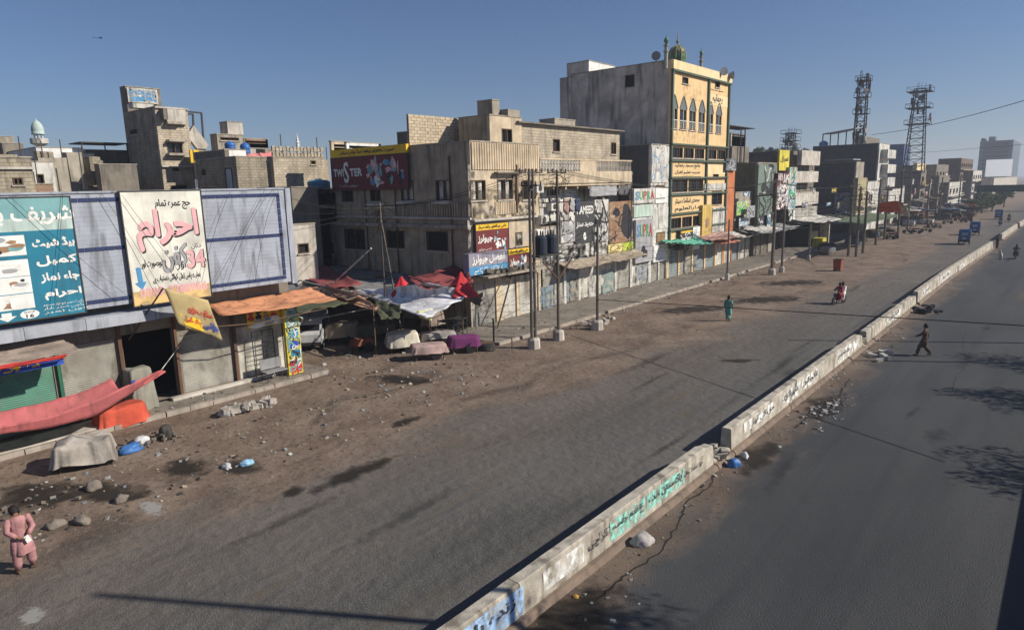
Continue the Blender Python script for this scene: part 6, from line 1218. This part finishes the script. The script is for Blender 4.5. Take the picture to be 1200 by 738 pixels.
r = root('lattice_pole', (-30.7, 25.2, 0), 'A shaped lattice steel pole standing in the market tarpaulins', 'pole'); tp = Vector((-30.94, 25, 8.45))
mb = MB(); mb.tube([(-30.9, 24.95, 0), tp], .06, 4); mb.tube([(-30.1, 25.5, 0), tp-Vector((0, 0, .9))], .05, 4); mb.build('leg', MATS['pole_steel'], r); mb = MB()
for k in range(12):
    t = k/12; a = Vector((-30.9, 24.95, 0)).lerp(tp, t); b_ = Vector((-30.1, 25.5, 0)).lerp(tp-Vector((0, 0, .9)), min(1, t+.05)); mb.bar(a, b_, .025)
o = mb.build('bracing', iron, r); o['kind'] = 'stuff'; MB().bar(tp-Vector((.1, 1.0, .3)), tp+Vector((.1, 1.0, -.3)), .05).build('crossarm', iron, r)
tag(MB().tube([onY(393, 330, 25), onY(435, 291, 25)], .06).build('stay_pole', whitew), 'pale slanting stay pole rising from the dull red tarpaulin', 'pole')
# transformers and brackets
zt0 = onY(647, 298, 30.5).z; zt1 = onY(647, 280, 30.5).z; r = root('transformer_platform', (-23.2, 30.5, zt0), 'dark platform with two black barrel transformers hung between the twin poles', 'transformer'); bx('platform', iron, r, -23.6, -22.8, 29.5, 31.7, zt0-.12, zt0)
for y in (30.1, 31.1):
    t_ = MB().lathe((-23.2, y, zt0), [(.36, .0), (.4, .05), (.4, .95), (.36, 1.0), (.2, 1.08)], 14).build('transformer_tank', P('black_tank', (.02, .03, .045), .5), r, smooth=False)
    for k in range(3): MB().lathe((-23.2+.18*cos(k*2.1), y+.18*sin(k*2.1), zt0+1.05), [(.04, 0), (.06, .1), (.03, .3)], 6).build('bushing', P('brown_glaze'), t_)
for y, lb in ((31.8, 'right'),):
    r = root('bracket_arm', (-23.2, y, 4), 'pair of slanting steel bracket arms on the pole below the transformers', 'bracket'); z = onY(655, 306, 31.8).z
    for s in (-1, 1): MB().bar((-23.2, y+s*.1, z-1.0), (-23.2, y+s*1.5, z+.1), .05).build('arm', rust, r); MB().bar((-23.2, y, z+.1), (-23.2, y+s*1.5, z+.1), .04).build('arm', iron, r)
def wire(a, b_, sag=.4, rad=.016, lbl='thin black overhead wire strung from pole to pole', group='overhead wires', n=14, mat=None, name='overhead_wire'):
    a, b_ = Vector(a), Vector(b_); o = MB().tube([a.lerp(b_, k/n)-Vector((0, 0, sag*4*(k/n)*(1-k/n))) for k in range(n+1)], rad, 4).build(name, mat or black); return tag(o, lbl, 'wire', group)
PT = [(-30.94, 25, 8.3), (-23.2, 29.3, 9.9), (-23.2, 31.8, 9.9), (-22.9, 35.6, 6.7), (-24.7, 60.9, 5.6), (-22.45, 66.5, 9.0), (-22.2, 80, 8.6), (-20.2, 90, 8.6)]
for d in (-.8, -.3, .4, .9): wire((-23.2, 31.8+d, 10), (-22.45, 66.5+d, 9.1), .9, .014); wire((-22.45, 66.5+d, 9.0), (-19.9, 88+d, 8.4), .5, .02)
for d in (-.6, .2, .8): wire((-30.94, 25+d, 8.2), (-23.2, 29.3+d, 9.9), .35); wire((-23.2, 29.3+d, 9.8), (-23.2, 31.8+d, 9.9), .1)
for k in range(4): wire((-30.94, 25+.3*k, 8.0-.15*k), (-44, 30+.2*k, 9-.5*k), .5, .012); wire((-30.94, 24.4+.3*k, 8.2), (-29.4, 17.9-.9*k, 9.0-.6*k), .3, .012)
for k in range(5): wire((-30.94, 25, 8.1-.2*k), (FX-1.5-2.6*k, 31.2, 7.2-.25*k), .5+.1*k, .012, 'service wire from the lattice pole to the shaded wall of the tan corner building')
for k, (a, b_, s_) in enumerate((((-29.1, 16.8, 9.3), (-29.0, 13.7, 5.0), .1), ((-29.1, 15.1, 9.2), (-28.9, 13.3, 5.4), -.3), ((-29.1, 9.9, 9.3), (-28.9, 11.6, 5.2), -.2), ((-29.1, 8.6, 9.3), (-28.95, 7.7, 5.), .1), ((-29.05, 17.2, 9.3), (-29.0, 14.5, 5.2), -.5), ((-29.05, 17.5, 9.3), (-29.0, 15.8, 5.0), -.6), ((-29.05, 6.9, 9.3), (-28.9, 10.2, 5.3), .1), ((-29, 10.6, 9.2), (-28.9, 12.6, 5.6), .0))):
    wire(a, b_, s_, .008, 'thin dark cable hanging slackly down the front of the long hoarding', 'cables on the hoarding')
for k in range(7): yy = 39.5+R.random()*16; wire((-23.2+R.uniform(-.3, .3), R.choice([29.3, 31.8, 35.6]), R.uniform(4.5, 6.6)), (FX+.1, yy, R.uniform(3.4, 8.5)), .4, .013, 'service wire from the roadside poles to the balcony house front')
for k in range(5): wire((-22.9, 35.6, 6.6-.4*k), (-24.7, 60.9, 5.5-.25*k), 1.0+.2*k, .012, 'slack wire between the third pole and the pole before the mosque'); wire((-24.7, 60.9, 5.3-.2*k), (-22.45, 66.5, 7.5-.4*k), .2, .014)
for k in range(8): wire((-22.45, 66.5, 8.8-.5*k), (FX+.3, R.uniform(72, 96), R.uniform(4, 9)), .6, .016, 'service wire fanning from the thick pole to the shopfronts beyond the mosque'); wire((-19.9, 88, 8.2-.5*k), (FX+.5, R.uniform(95, 130), R.uniform(4, 9)), .6, .022)
for k in range(6): wire((-22.2, 68.6, 6.3-.35*k), (-20, 89, 7.5-.45*k), .7, .02, 'slack wire from the shorter pole toward the far kerb poles'); wire((-20, 90, 8-.4*k), (-17.5, 115, 8-.4*k), .8, .025); wire((-17.5, 115, 8.2-.5*k), (-16.5, 160, 8-.4*k), .8, .03)
wire((-22.9, 35.6, 1.95), (3.2, 28.1, 4.3), .0, .024, 'thick dark cable crossing low over both carriageways', None, 24)
tip = onZ(1200, 161, 18); wire((-33, 152, 17.6), (6, 92, 20.5), 1.2, .05, 'dark wire with dashes crossing the sky right of the masts', None); wire((-30, 181, 14.5), (5, 150, 15), .1, .035, 'thin straight wire below the dashed wire in the right sky', None)
# clutter of boxes and wire tangles on poles
def tangle(lbl, x, y, z, s, seed):
    rs = random.Random(seed); mb = MB()
    for k in range(16):
        c = Vector((x, y, z)); pts = []; p = c+Vector([rs.gauss(0, s*.6) for _ in range(3)])
        for i in range(5): pts.append(p.copy()); p += Vector([rs.gauss(0, s*.5) for _ in range(3)])
        mb.tube(pts, .015, 3)
    o = mb.build('wire_tangle', black); tag(o, lbl, 'wires'); o['kind'] = 'stuff'
tangle('tangle of black wires at the top of the second pole', -23.3, 31.8, 9.3, .45, 1); tangle('tangle of wires on the lattice pole above the market', -30.9, 25, 7.8, .45, 2); tangle('wire tangle on the thick pole before the dark row', -22.45, 66.5, 7.5, .6, 3); tangle('wire tangle low on the thick pole', -22.4, 67, 5.2, .7, 4); tangle('wire tangle under the maroon sign', FX+.9, 33, 3.8, .4, 5); tangle('wire tangle below the painted boards', FX+.5, 42, 4.2, .5, 6)
# right side lamp posts that throw the thin shadows across the road
for k, (x, y, h) in enumerate(((2.4, 15.9, 14.5), (2.4, 42.8, 8.2), (2.4, 48, 11))): pole('plain roadside post on the right pavement, outside the frame', x, y, h, .12, [], .2, group='posts on the right pavement', name='lamp_post')
# ================================================================== trees
leafm = M('leaf_green', (.06, .085, .03), var=.5, grime=0, scale=3, bump=0); bark = M('bark', (.09, .065, .045))
def tree(lbl, x, y, h, cr, seed, n=2600, leaf=.13, group=None, z0=0, cz=None):
    rs = random.Random(seed); r = root('tree', (x, y, z0), lbl, 'tree', group); mb = MB(); top = z0+h-cr; mb.tube([(x, y, z0), (x+.1, y, z0+(top-z0)*.5), (x, y+.1, top)], [.2, .15, .11], 8); cl = []
    for k in range(9):
        a = rs.uniform(0, 6.3); e = rs.uniform(-.2, 1); q = cr*rs.uniform(.45, .9); c = Vector((x+cos(a)*q*cos(e), y+sin(a)*q*cos(e), top+q*sin(e)*.8)); cl.append((c, cr*rs.uniform(.3, .5))); mb.tube([(x, y, top-.3), Vector((x, y, top)).lerp(c, .5)+Vector((0, 0, .1)), c], [.09, .06, .02], 5)
    mb.build('trunk', bark, r); mb = MB()
    for k in range(n):
        c, q = rs.choice(cl); d = Vector([rs.gauss(0, 1) for _ in range(3)]).normalized()*q*rs.random()**.4; p = c+d; a = Vector([rs.gauss(0, 1) for _ in range(3)]).normalized()*leaf; b_ = a.orthogonal().normalized()*leaf*.6
        mb.add([p-a, p+b_, p+a, p-b_], [(0, 1, 2, 3)])
    mb.build('crown', leafm, r)
for k, (px, py, h, cr) in enumerate(((1150, 250, 5.6, 3.2), (1162, 248, 6.2, 3.6), (1176, 243, 6.5, 3.2), (1140, 253, 4.8, 2.5))):
    p = zc(px, py, 0); tree('dark green roadside tree at the far end of the road, %s' % ['second from the left', 'largest of the clump', 'rightmost of the clump', 'leftmost and smallest'][k], p.x, p.y, h*.9, cr*.85, 200+k, 1500, .3)
for k, (px, cr) in enumerate(((889, 1.8), (902, 1.5), (914, 2.0), (934, 2.3), (943, 1.6))):
    p = onX(px, 178, -72); tree('green tree top showing above the long brown roof wall', p.x, p.y, p.z+1.6, cr, 220+k, 900, .22, 'tree tops above the brown roof wall')
for k, (x, y, h, cr) in enumerate(((6.6, 17.0, 11.5, 2.6), (9.2, 17.2, 11.3, 2.4), (7.3, 29, 7.5, 2.4), (6.7, 37.6, 7.8, 2.7), (6., 45.2, 7.6, 2.6))): tree('leafy street tree on the right pavement, outside the frame', x, y, h, cr, 240+k, 1900, .14, 'street trees on the right pavement')
# ================================================================== people
def person(lbl, x, y, head, Ht, kam, shal, pose, seed=0, fingers=False, cap=hair, z=0, extra=None, name='person'):
    s = Ht/1.75; f = Vector((cos(head), sin(head), 0)); rg = Vector((sin(head), -cos(head), 0)); O = Vector((x, y, z))
    T = lambda a, b_, c: O+f*a*s+rg*b_*s+Vector((0, 0, c*s))
    r = root(name, (x, y, z), lbl, 'person')
    J = dict(pel=(0, 0, .95), sp=(0, 0, 1.15), ch=(.0, 0, 1.34), nk=(.01, 0, 1.48), hd=(.03, 0, 1.58), ht=(.03, 0, 1.68), hL=(0, -.1, .9), kL=(.03, -.11, .5), aL=(0, -.11, .09), tL=(.15, -.13, .04), hR=(0, .1, .9), kR=(.03, .11, .5), aR=(0, .11, .09), tR=(.15, .13, .04),
             sL=(0, -.19, 1.4), eL=(0, -.25, 1.12), wL=(.05, -.24, .88), mL=(.07, -.23, .8), sR=(0, .19, 1.4), eR=(0, .25, 1.12), wR=(.05, .24, .88), mR=(.07, .23, .8)); J.update(pose)
    Rd = dict(pel=.13, sp=.12, ch=.14, nk=.055, hd=.095, ht=.075, hL=.09, kL=.06, aL=.04, tL=.03, hR=.09, kR=.06, aR=.04, tR=.03, sL=.06, eL=.042, wL=.028, mL=.03, sR=.06, eR=.042, wR=.028, mR=.03)
    names = list(J); E_ = [('pel', 'sp'), ('sp', 'ch'), ('ch', 'nk'), ('nk', 'hd'), ('hd', 'ht'), ('pel', 'hL'), ('hL', 'kL'), ('kL', 'aL'), ('aL', 'tL'), ('pel', 'hR'), ('hR', 'kR'), ('kR', 'aR'), ('aR', 'tR'), ('ch', 'sL'), ('sL', 'eL'), ('eL', 'wL'), ('wL', 'mL'), ('ch', 'sR'), ('sR', 'eR'), ('eR', 'wR'), ('wR', 'mR')]
    V = [T(*J[k]) for k in names]; rad = [Rd[k]*s for k in names]; ed = [(names.index(a), names.index(b_)) for a, b_ in E_]
    if fingers:
        for sd_ in 'LR':
            m0 = Vector(J['m'+sd_]); w0 = Vector(J['w'+sd_]); d = (m0-w0).normalized(); side = Vector((0, 0, 1)).cross(d).normalized() if abs(d.z) < .9 else Vector((1, 0, 0))
            for k in range(5):
                off = side*(k-2)*.02; L_ = (.05, .075, .08, .075, .06)[k]; b0 = m0+off*.9-(d*.03 if k == 0 else Vector()); b1_ = b0+d*L_*.5+off*(.8 if k == 0 else .1); b2_ = b1_+d*L_*.4+Vector((0, 0, -.02))
                i0 = len(V); V += [T(*b0), T(*b1_), T(*b2_)]; rad += [.011*s, .009*s, .007*s]; ed += [(names.index('m'+sd_), i0), (i0, i0+1), (i0+1, i0+2)]
    me = bpy.data.meshes.new('body'); off = WL[r.name]; me.from_pydata([tuple(v-off) for v in V], ed, []); me.materials.append(skin); o = bpy.data.objects.new('body', me); link(o, r); WL[o.name] = off
    md = o.modifiers.new('skin', 'SKIN'); md.use_smooth_shade = True
    for k, sv in enumerate(me.skin_vertices[0].data): sv.radius = (rad[k], rad[k]); sv.use_root = (k == 0)
    o.modifiers.new('sub', 'SUBSURF').levels = 1; o.modifiers[-1].render_levels = 1
    # tunic: loft from shoulders to below the knee, then sleeves
    P_ = {k: Vector(J[k]) for k in J}; ch, pel = P_['ch'], P_['pel']; kn = (P_['kL']+P_['kR'])/2; sway = [(1.47, .07, .07), (1.43, .17, .1), (1.36, .185, .12), (1.2, .17, .12), (1.05, .165, .12), (.9, .19, .15), (.72, .215, .175), (.5, .24, .2)]
    mb = MB(); n = 28; vs = []
    for i, (zz_, a, b_) in enumerate(sway):
        c = ch.lerp(pel, min(1, max(0, (1.36-zz_)/.4))) if zz_ > .95 else pel.lerp(kn, min(1, (.95-zz_)/.5)); dz = zz_-(1.34 if zz_ > .95 else .95)
        cz_ = zz_+(ch.z-1.34)*(1 if zz_ > 1 else 0)+(pel.z-.95)*(1 if zz_ <= 1 else 0)
        for t in range(n):
            u = 2*pi*t/n; fo = 1+.11*sin(5*u+i*.5+seed)*(i/7)+.05*sin(11*u+seed+i*.8)+.1*noise.noise(Vector((cos(u)*2, sin(u)*2+seed, i*.7))); lo = T(c.x+b_*sin(u)*fo, c.y+a*cos(u)*fo, cz_); vs.append(lo)
    if pose.get('sit'): vs = [v for v in vs]
    mb.add(vs, [(i*n+t, i*n+(t+1) % n, (i+1)*n+(t+1) % n, (i+1)*n+t) for i in range(len(sway)-1) for t in range(n)])
    for sd_ in 'LR': mb.tube([T(*(P_['s'+sd_]*.9+P_['ch']*.1)), T(*P_['s'+sd_]), T(*((P_['s'+sd_]+P_['e'+sd_])/2)), T(*P_['e'+sd_]), T(*((P_['e'+sd_]+P_['w'+sd_])/2)), T(*(P_['e'+sd_]*.12+P_['w'+sd_]*.88))], [.06*s, .072*s, .07*s, .066*s, .06*s, .05*s], 10)
    mb.build('tunic', kam, r, smooth=True)
    mb = MB()
    for sd_ in 'LR': mb.tube([T(*P_['h'+sd_]), T(*((P_['h'+sd_]+P_['k'+sd_])/2)), T(*P_['k'+sd_]), T(*(P_['k'+sd_]*.4+P_['a'+sd_]*.6)), T(*(P_['a'+sd_]+Vector((0, 0, .04))))], [.11*s, .11*s, .1*s, .105*s, .07*s], 12)
    mb.build('trousers', shal, r, smooth=True)
    mb = MB(); h = P_['hd']+Vector((-.015, 0, .045)); vs = []
    prof = [(.098, -.09), (.115, -.02), (.112, .05), (.085, .11), (.04, .14), (.005, .145)]; hc = T(*h); tl = (T(*P_['ht'])-T(*P_['nk'])).normalized(); ax = tl.orthogonal().normalized(); ay = tl.cross(ax)
    for q, zz_ in prof:
        for t in range(12): u = 2*pi*t/12; vs.append(hc+ax*cos(u)*q*s*.93+ay*sin(u)*q*s+tl*zz_*s-f*.012)
    mb.add(vs, [(i*12+t, i*12+(t+1) % 12, (i+1)*12+(t+1) % 12, (i+1)*12+t) for i in range(len(prof)-1) for t in range(12)]); mb.build('hair', cap, r, smooth=True)
    hc2 = T(*P_['hd'])
    mb = MB(); fp_ = hc2+f*.1*s; mb.obox(fp_, f*.018*s, rg*.012*s, Vector((0, 0, .025*s))); mb.build('nose', skin, r); mb = MB()
    for q in (-1, 1): mb.obox(fp_+rg*q*.033*s+Vector((0, 0, .022*s))-f*.008*s, f*.006*s, rg*.013*s, Vector((0, 0, .006*s)))
    mb.build('eye', black, r)
    mb = MB()
    for q in (-1, 1): mb.obox(hc2+rg*q*.094*s, f*.02*s, rg*.008*s, Vector((0, 0, .03*s)))
    mb.build('ear', skin, r)
    for sd_ in 'LR': a, b_ = T(*P_['a'+sd_]), T(*P_['t'+sd_]); d = (b_-a); d.z = 0; d.normalize(); MB().obox(a+d*.06*s-Vector((0, 0, .05*s)), d*.13*s, d.cross(Vector((0, 0, 1)))*.045*s, Vector((0, 0, .025*s))).build('sandal', wood, r)
    return r, T
pinkc = M('dusty_pink_cloth', (.4, .2, .2), var=.25, grime=.3, bump=.8, scale=6, fine=9); greenc = M('sea_green_cloth', (.1, .3, .27), var=.15, grime=.05); brownc = M('dark_brown_cloth', (.075, .05, .035), grime=.05)
gp = onZ(31, 668, 0)
r, T = person('man in a dusty pink shalwar kameez seen from behind, hands clasped behind him', gp.x, gp.y, atan2(gp.y, gp.x)+.12, 1.78, pinkc, pinkc, dict(nk=(.04, -.01, 1.47), hd=(.1, -.03, 1.54), ht=(.16, -.05, 1.6), eL=(-.09, -.265, 1.14), wL=(-.2, -.08, .98), mL=(-.2, -.02, .95), eR=(-.09, .265, 1.14), wR=(-.2, .12, .98), mR=(-.2, .05, .94), aL=(-.03, -.15, .09), tL=(.1, -.2, .04), kL=(.0, -.13, .5), aR=(.04, .17, .09), tR=(.18, .22, .04), kR=(.05, .15, .5)), 1, True)
p = T(-.24, .1, .9); tag(MB().obox(p, (.005, .002, 0), Vector((0, .05, .02)), Vector((0, -.03, .09))).build('folded_paper', wprint), 'small white paper held behind the back of the man in pink', 'paper')
gp = onZ(853, 376, 0); person('man in sea green shalwar kameez walking away along the dirt edge', gp.x, gp.y, 1.75, 1.72, greenc, greenc, dict(kL=(.12, -.09, .5), aL=(.12, -.1, .09), tL=(.26, -.1, .05), aR=(-.15, .1, .1), kR=(-.02, .1, .5), tR=(-.02, .1, .05), eR=(-.06, .26, 1.13), wR=(.06, .28, .9), mR=(.09, .28, .83)), 2)
gp = onZ(1082, 417, 0); person('person in dark brown walking across the right carriageway, one arm swung out', gp.x, gp.y, pi+.15, 1.72, brownc, brownc, dict(kL=(.22, -.08, .52), aL=(.3, -.1, .09), tL=(.44, -.1, .06), kR=(-.05, .09, .5), aR=(-.32, .1, .14), tR=(-.22, .1, .05), eL=(.2, -.28, 1.2), wL=(.42, -.26, 1.08), mL=(.5, -.26, 1.06), eR=(-.12, .24, 1.15), wR=(-.12, .26, .9), mR=(-.1, .26, .83)), 3)
gp = onZ(1168, 291, 0); person('dark clothed person standing in the far gap of the barrier', gp.x, gp.y, .5, 1.75, brownc, P('black_cloth', (.02, .02, .025)), {}, 4)
gp = onZ(1090, 264, 0); person('distant person in dark clothes by the far left stalls', gp.x-.5, gp.y, 0, 1.7, P('black_cloth'), brownc, {}, 5); gp = onZ(1138, 259, 0); person('distant person walking near the end of the stall line', gp.x, gp.y, 1.2, 1.7, P('black_cloth'), brownc, {}, 6)
def motorbike(lbl, x, y, head, riders=(), z=0):
    r = root('motorcycle', (x, y, z), lbl, 'motorcycle'); f = Vector((cos(head), sin(head), 0)); rg = Vector((sin(head), -cos(head), 0)); T = lambda a, b_, c: Vector((x, y, z))+f*a+rg*b_+Vector((0, 0, c))
    for a in (-.62, .62):
        w_ = MB().wheel(T(a, 0, .3), .3, .09, rg, 18).build('wheel', black, r); MB().wheel(T(a, 0, .3), .07, .14, rg, 10).build('hub', steel, w_)
    mb = MB(); mb.tube([T(.62, 0, .3), T(.45, 0, .75), T(.36, 0, 1.0)], .03, 6); mb.tube([T(.42, 0, .8), T(-.1, 0, .45), T(-.62, 0, .32)], .03, 6); mb.obox(T(0, 0, .42), f*.17, rg*.12, (0, 0, .15)); mb.build('frame', iron, r)
    mb = MB(); mb.tube([T(.34, 0, .82), T(.15, 0, .86), T(-.05, 0, .78)], [.1, .14, .1], 8); mb.build('tank', P('bike_red', (.25, .02, .03), .4), r); mb = MB(); mb.tube([T(.0, 0, .8), T(-.35, 0, .8), T(-.7, 0, .84)], [.1, .12, .07], 8); mb.build('seat', black, r)
    MB().tube([T(.3, -.34, 1.05), T(.38, 0, 1.0), T(.3, .34, 1.05)], .02, 5).build('handlebar', iron, r); MB().wheel(T(.5, 0, .9), .09, .1, f, 10).build('headlight', MATS['lamp_glass'], r); MB().tube([T(.1, .14, .25), T(-.7, .16, .35)], .04, 6).build('exhaust', steel, r); MB().obox(T(-.75, 0, .55), f*.02, rg*.08, (0, 0, .1)).build('mudguard', iron, r)
    sit = lambda o_: dict(pel=(o_, 0, .82), sp=(o_+.03, 0, 1.0), ch=(o_+.08, 0, 1.2), nk=(o_+.11, 0, 1.34), hd=(o_+.13, 0, 1.44), ht=(o_+.13, 0, 1.54), hL=(o_+.02, -.1, .84), hR=(o_+.02, .1, .84), kL=(o_+.42, -.2, .72), kR=(o_+.42, .2, .72), aL=(o_+.2, -.2, .36), aR=(o_+.2, .2, .36), tL=(o_+.36, -.2, .32), tR=(o_+.36, .2, .32), sL=(o_+.08, -.18, 1.27), sR=(o_+.08, .18, 1.27), eL=(o_+.25, -.28, 1.06), eR=(o_+.25, .28, 1.06), wL=(o_+.42, -.25, 1.05), wR=(o_+.42, .25, 1.05), mL=(o_+.5, -.25, 1.05), mR=(o_+.5, .25, 1.05))
    for o_, kam, lb in riders: person(lb, x, y, head, 1.75, kam, kam, sit(o_), 7)
    return r
gp = onZ(983, 356, 0); motorbike('red and black motorcycle carrying two riders on the left carriageway', gp.x, gp.y, -1.85, ((-.12, M('crimson_cloth', (.3, .03, .07)), 'rider in crimson on the two up motorcycle'), (-.5, wprint, 'pillion rider in white on the two up motorcycle')))
gp = onZ(1182, 303, 0); motorbike('dark motorcycle on the right carriageway beyond the far barrier end', gp.x+.6, gp.y, 1.57, ((-.12, P('black_cloth'), 'rider in black on the right carriageway'),))
gp = onZ(1172, 265, 0); motorbike('distant motorcycle behind the farthest blue rickshaw', gp.x, gp.y, -1.57, ((-.12, P('black_cloth'), 'distant rider in dark clothes near the farthest rickshaw'),))
gp = onZ(1182, 260, 0); motorbike('most distant motorcycle right of the farthest rickshaw', gp.x, gp.y, -1.57, ((-.12, P('black_cloth'), 'most distant rider, right of the farthest rickshaw'),))
gp = onZ(1177, 302, 0); lump('plastic_bag', 'small white object lying behind the far motorcycle', 'bag', (gp.x, gp.y-6, .3), (.2, .2, .8), lm[0], 19)
bluer = P('rickshaw_blue', (.015, .11, .3), .45, grime=.15)
def rickshaw(lbl, x, y, rot):
    r = root('rickshaw', (0, 0, 0), lbl, 'rickshaw'); prof = [(-1.25, .4), (-1.3, .9), (-1.2, 1.65), (-1.0, 1.8), (.55, 1.8), (.85, 1.65), (1.05, 1.1), (1.3, .9), (1.35, .5), (1.0, .35)]; n = len(prof); mb = MB()
    wd = [.62 if p_[0] < .7 else .45 if p_[0] < 1.1 else .25 for p_ in prof]
    mb.add([(a, -w_, c) for (a, c), w_ in zip(prof, wd)]+[(a, w_, c) for (a, c), w_ in zip(prof, wd)], [(i, (i+1) % n, n+(i+1) % n, n+i) for i in range(n)]+[tuple(range(n-1, -1, -1)), tuple(range(n, 2*n))]); mb.build('body', bluer, r)
    bx('rear_window', P('plastic_pane', (.35, .42, .45), .3), r, -1.3, -1.24, -.3, .3, 1.2, 1.5); bx('rear_plate', wprint, r, -1.345, -1.3, -.2, .2, .75, .85); bx('lower_panel', black, r, -1.33, -1.26, -.6, .6, .38, .6); bx('roof_hood', P('dark_blue_hood', (.01, .05, .14)), r, -1.05, .6, -.6, .6, 1.801, 1.86)
    for s in (-1, 1):
        bx('door_opening', dark, r, -.6, .55, s*.621, s*.63, .7, 1.6); MB().wheel((-.8, s*.56, .25), .25, .12, (0, 1, 0), 14).build('wheel', black, r); bx('tail_light', redp, r, -1.34, -1.29, s*.5-.06, s*.5+.06, .85, .97)
    MB().wheel((1.1, 0, .25), .25, .1, (0, 1, 0), 14).build('wheel', black, r); MB().add([(.87, -.42, 1.6), (.87, .42, 1.6), (1.07, .38, 1.12), (1.07, -.38, 1.12)], [(0, 1, 2, 3)]).build('windscreen', glass, r); bx('bumper', black, r, -1.4, -1.31, -.62, .62, .35, .5)
    r.location = (x, y, 0); r.rotation_euler.z = rot; r.scale = (1.08,)*3
for (px, py, lb) in ((1130, 286, 'blue auto rickshaw nearest the camera on the left carriageway'), (1142, 275, 'blue auto rickshaw just ahead of the nearest one'), (1170, 257, 'blue auto rickshaw farthest away near the trees')): p = onZ(px, py, 0); rickshaw(lb, p.x, p.y, pi/2+.05)
# far stalls, carts and parked bikes in a crowded line
rs = random.Random(77)
stm = [P('stall_%s' % n_, c_, grime=.3) for n_, c_ in (('black', (.03, .03, .03)), ('brown', (.12, .08, .05)), ('grey', (.2, .2, .19)), ('blue', (.05, .08, .14)), ('white', (.45, .43, .4)), ('maroon', (.14, .04, .03)))]
for k in range(46):
    px = 1058+rs.random()*92; base = 268-(px-1058)*.17-rs.random()*9; p = onZ(px, base, 0); h = rs.uniform(1.9, 2.9); a = rs.uniform(1., 1.8)
    r = root('market_stall', (p.x, p.y, 0), 'small dark makeshift stall in the crowded line along the far left kerb', 'market stall', 'makeshift stalls along the far left kerb')
    cloth('canopy', [(p.x-a, p.y-a, h+.2), (p.x+a, p.y-a, h), (p.x+a, p.y+a, h), (p.x-a, p.y+a, h+.3)], rs.choice(stm), .15, 4, .2, parent=r, seed=k); bx('counter', rs.choice(stm), r, p.x-a*.7, p.x+a*.7, p.y-a*.8, p.y+a*.8, .3, rs.uniform(.9, 1.3))
    for sx in (-1, 1): MB().bar((p.x+sx*a*.9, p.y-a*.9, 0), (p.x+sx*a*.9, p.y-a*.9, h), .06).build('post', iron, r)
for k in range(12):
    px = 958+rs.random()*95; p = onZ(px, 305-(px-958)*.36-rs.random()*5, 0); covered_cart('low covered cart on the far pavement edge beside the dark poles', (p.x, p.y), 1.8, 1.2, rs.uniform(.8, 1.3), rs.uniform(0, 3), rs.choice(stm), 300+k, .3, False, group='covered carts beside the far poles')
# small boards, cooling units and awnings cluttering the far facades
rs = random.Random(91); cl_ = [('white', wprint), ('white', whitew), ('brown', brownp), ('red', M('dull_red_board', (.3, .07, .06), grime=.6)), ('blue', M('dull_blue_board', (.08, .17, .28), grime=.6)), ('yellow', M('dull_yellow_board', (.5, .36, .08), grime=.6)), ('grey', greyp), ('black', blk)]
for k in range(46):
    y = 74+rs.random()**1.3*150; z = rs.uniform(3.2, 8.5); w_, h = rs.uniform(.8, 2.6), rs.uniform(.5, 1.6); nm, m_ = rs.choice(cl_); d = rs.uniform(.7, 1.6)
    r, fp = sign('small %s board fixed to the crowded far shopfronts' % nm, 'x', FX+.6, y, y+w_, z, z+h, m_, .06, 'sign', 'shop_sign', 'small %s boards on the far shopfronts' % nm); scrib('x', fp, y+.1, y+w_-.1, z+.1, z+h-.1, wprint if nm not in ('white', 'yellow', 'grey') else inkb, r, 5, rs, .14)
for k in range(26):
    y = 74+rs.random()**1.3*150; z = rs.uniform(3.0, 3.6); lean_y = rs.uniform(3, 7); m_ = rs.choice(stm+[steel, GS, m_tw]); nm = m_.name.replace('stall_', '').replace('_', ' ')
    cloth('awning', [(FX+.2, y, z+.5), (FX+2.2, y+.2, z), (FX+2.3, y+lean_y, z-.1), (FX+.2, y+lean_y, z+.5)], m_, .12, 8, .2, label='%s awning among the crowded far shopfronts' % nm, cat='awning', group='%s awnings on the far shopfronts' % nm, seed=400+k)
p = CP+ray(114, 45)*70; tag(MB().add([p, p+Vector((.35, .3, .12)), p+Vector((.1, .45, 0)), p+Vector((-.35, -.3, .15)), p+Vector((-.05, -.45, .03)), p+Vector((.12, -.1, -.06))], [(0, 1, 2), (0, 3, 4), (0, 5, 1), (0, 3, 5)]).build('bird', black), 'single dark bird flying in the upper left sky', 'bird')
for k in range(14):
    px = rs.uniform(1040, 1135); p = onZ(px, 283-(px-1040)*.24-rs.random()*4, 0); m_ = motorbike('dark motorcycle parked in the far row in front of the kerb stalls', p.x, p.y, rs.uniform(2, 4)); m_['group'] = 'motorcycles parked in the far row'
# ================================================================== air
hz = bpy.data.materials.new('haze'); hz.use_nodes = True; t = hz.node_tree; t.nodes.clear(); out = t.nodes.new('ShaderNodeOutputMaterial'); pv = t.nodes.new('ShaderNodeVolumePrincipled'); pv.inputs['Color'].default_value = (.8, .87, 1, 1); pv.inputs['Density'].default_value = HAZE; pv.inputs['Anisotropy'].default_value = .2; t.links.new(pv.outputs[0], out.inputs['Volume'])
if HAZE > 0:
    o = MB().box(-3100, 3100, -1600, 4600, -1, 60).build('haze', hz); o['kind'] = 'stuff'
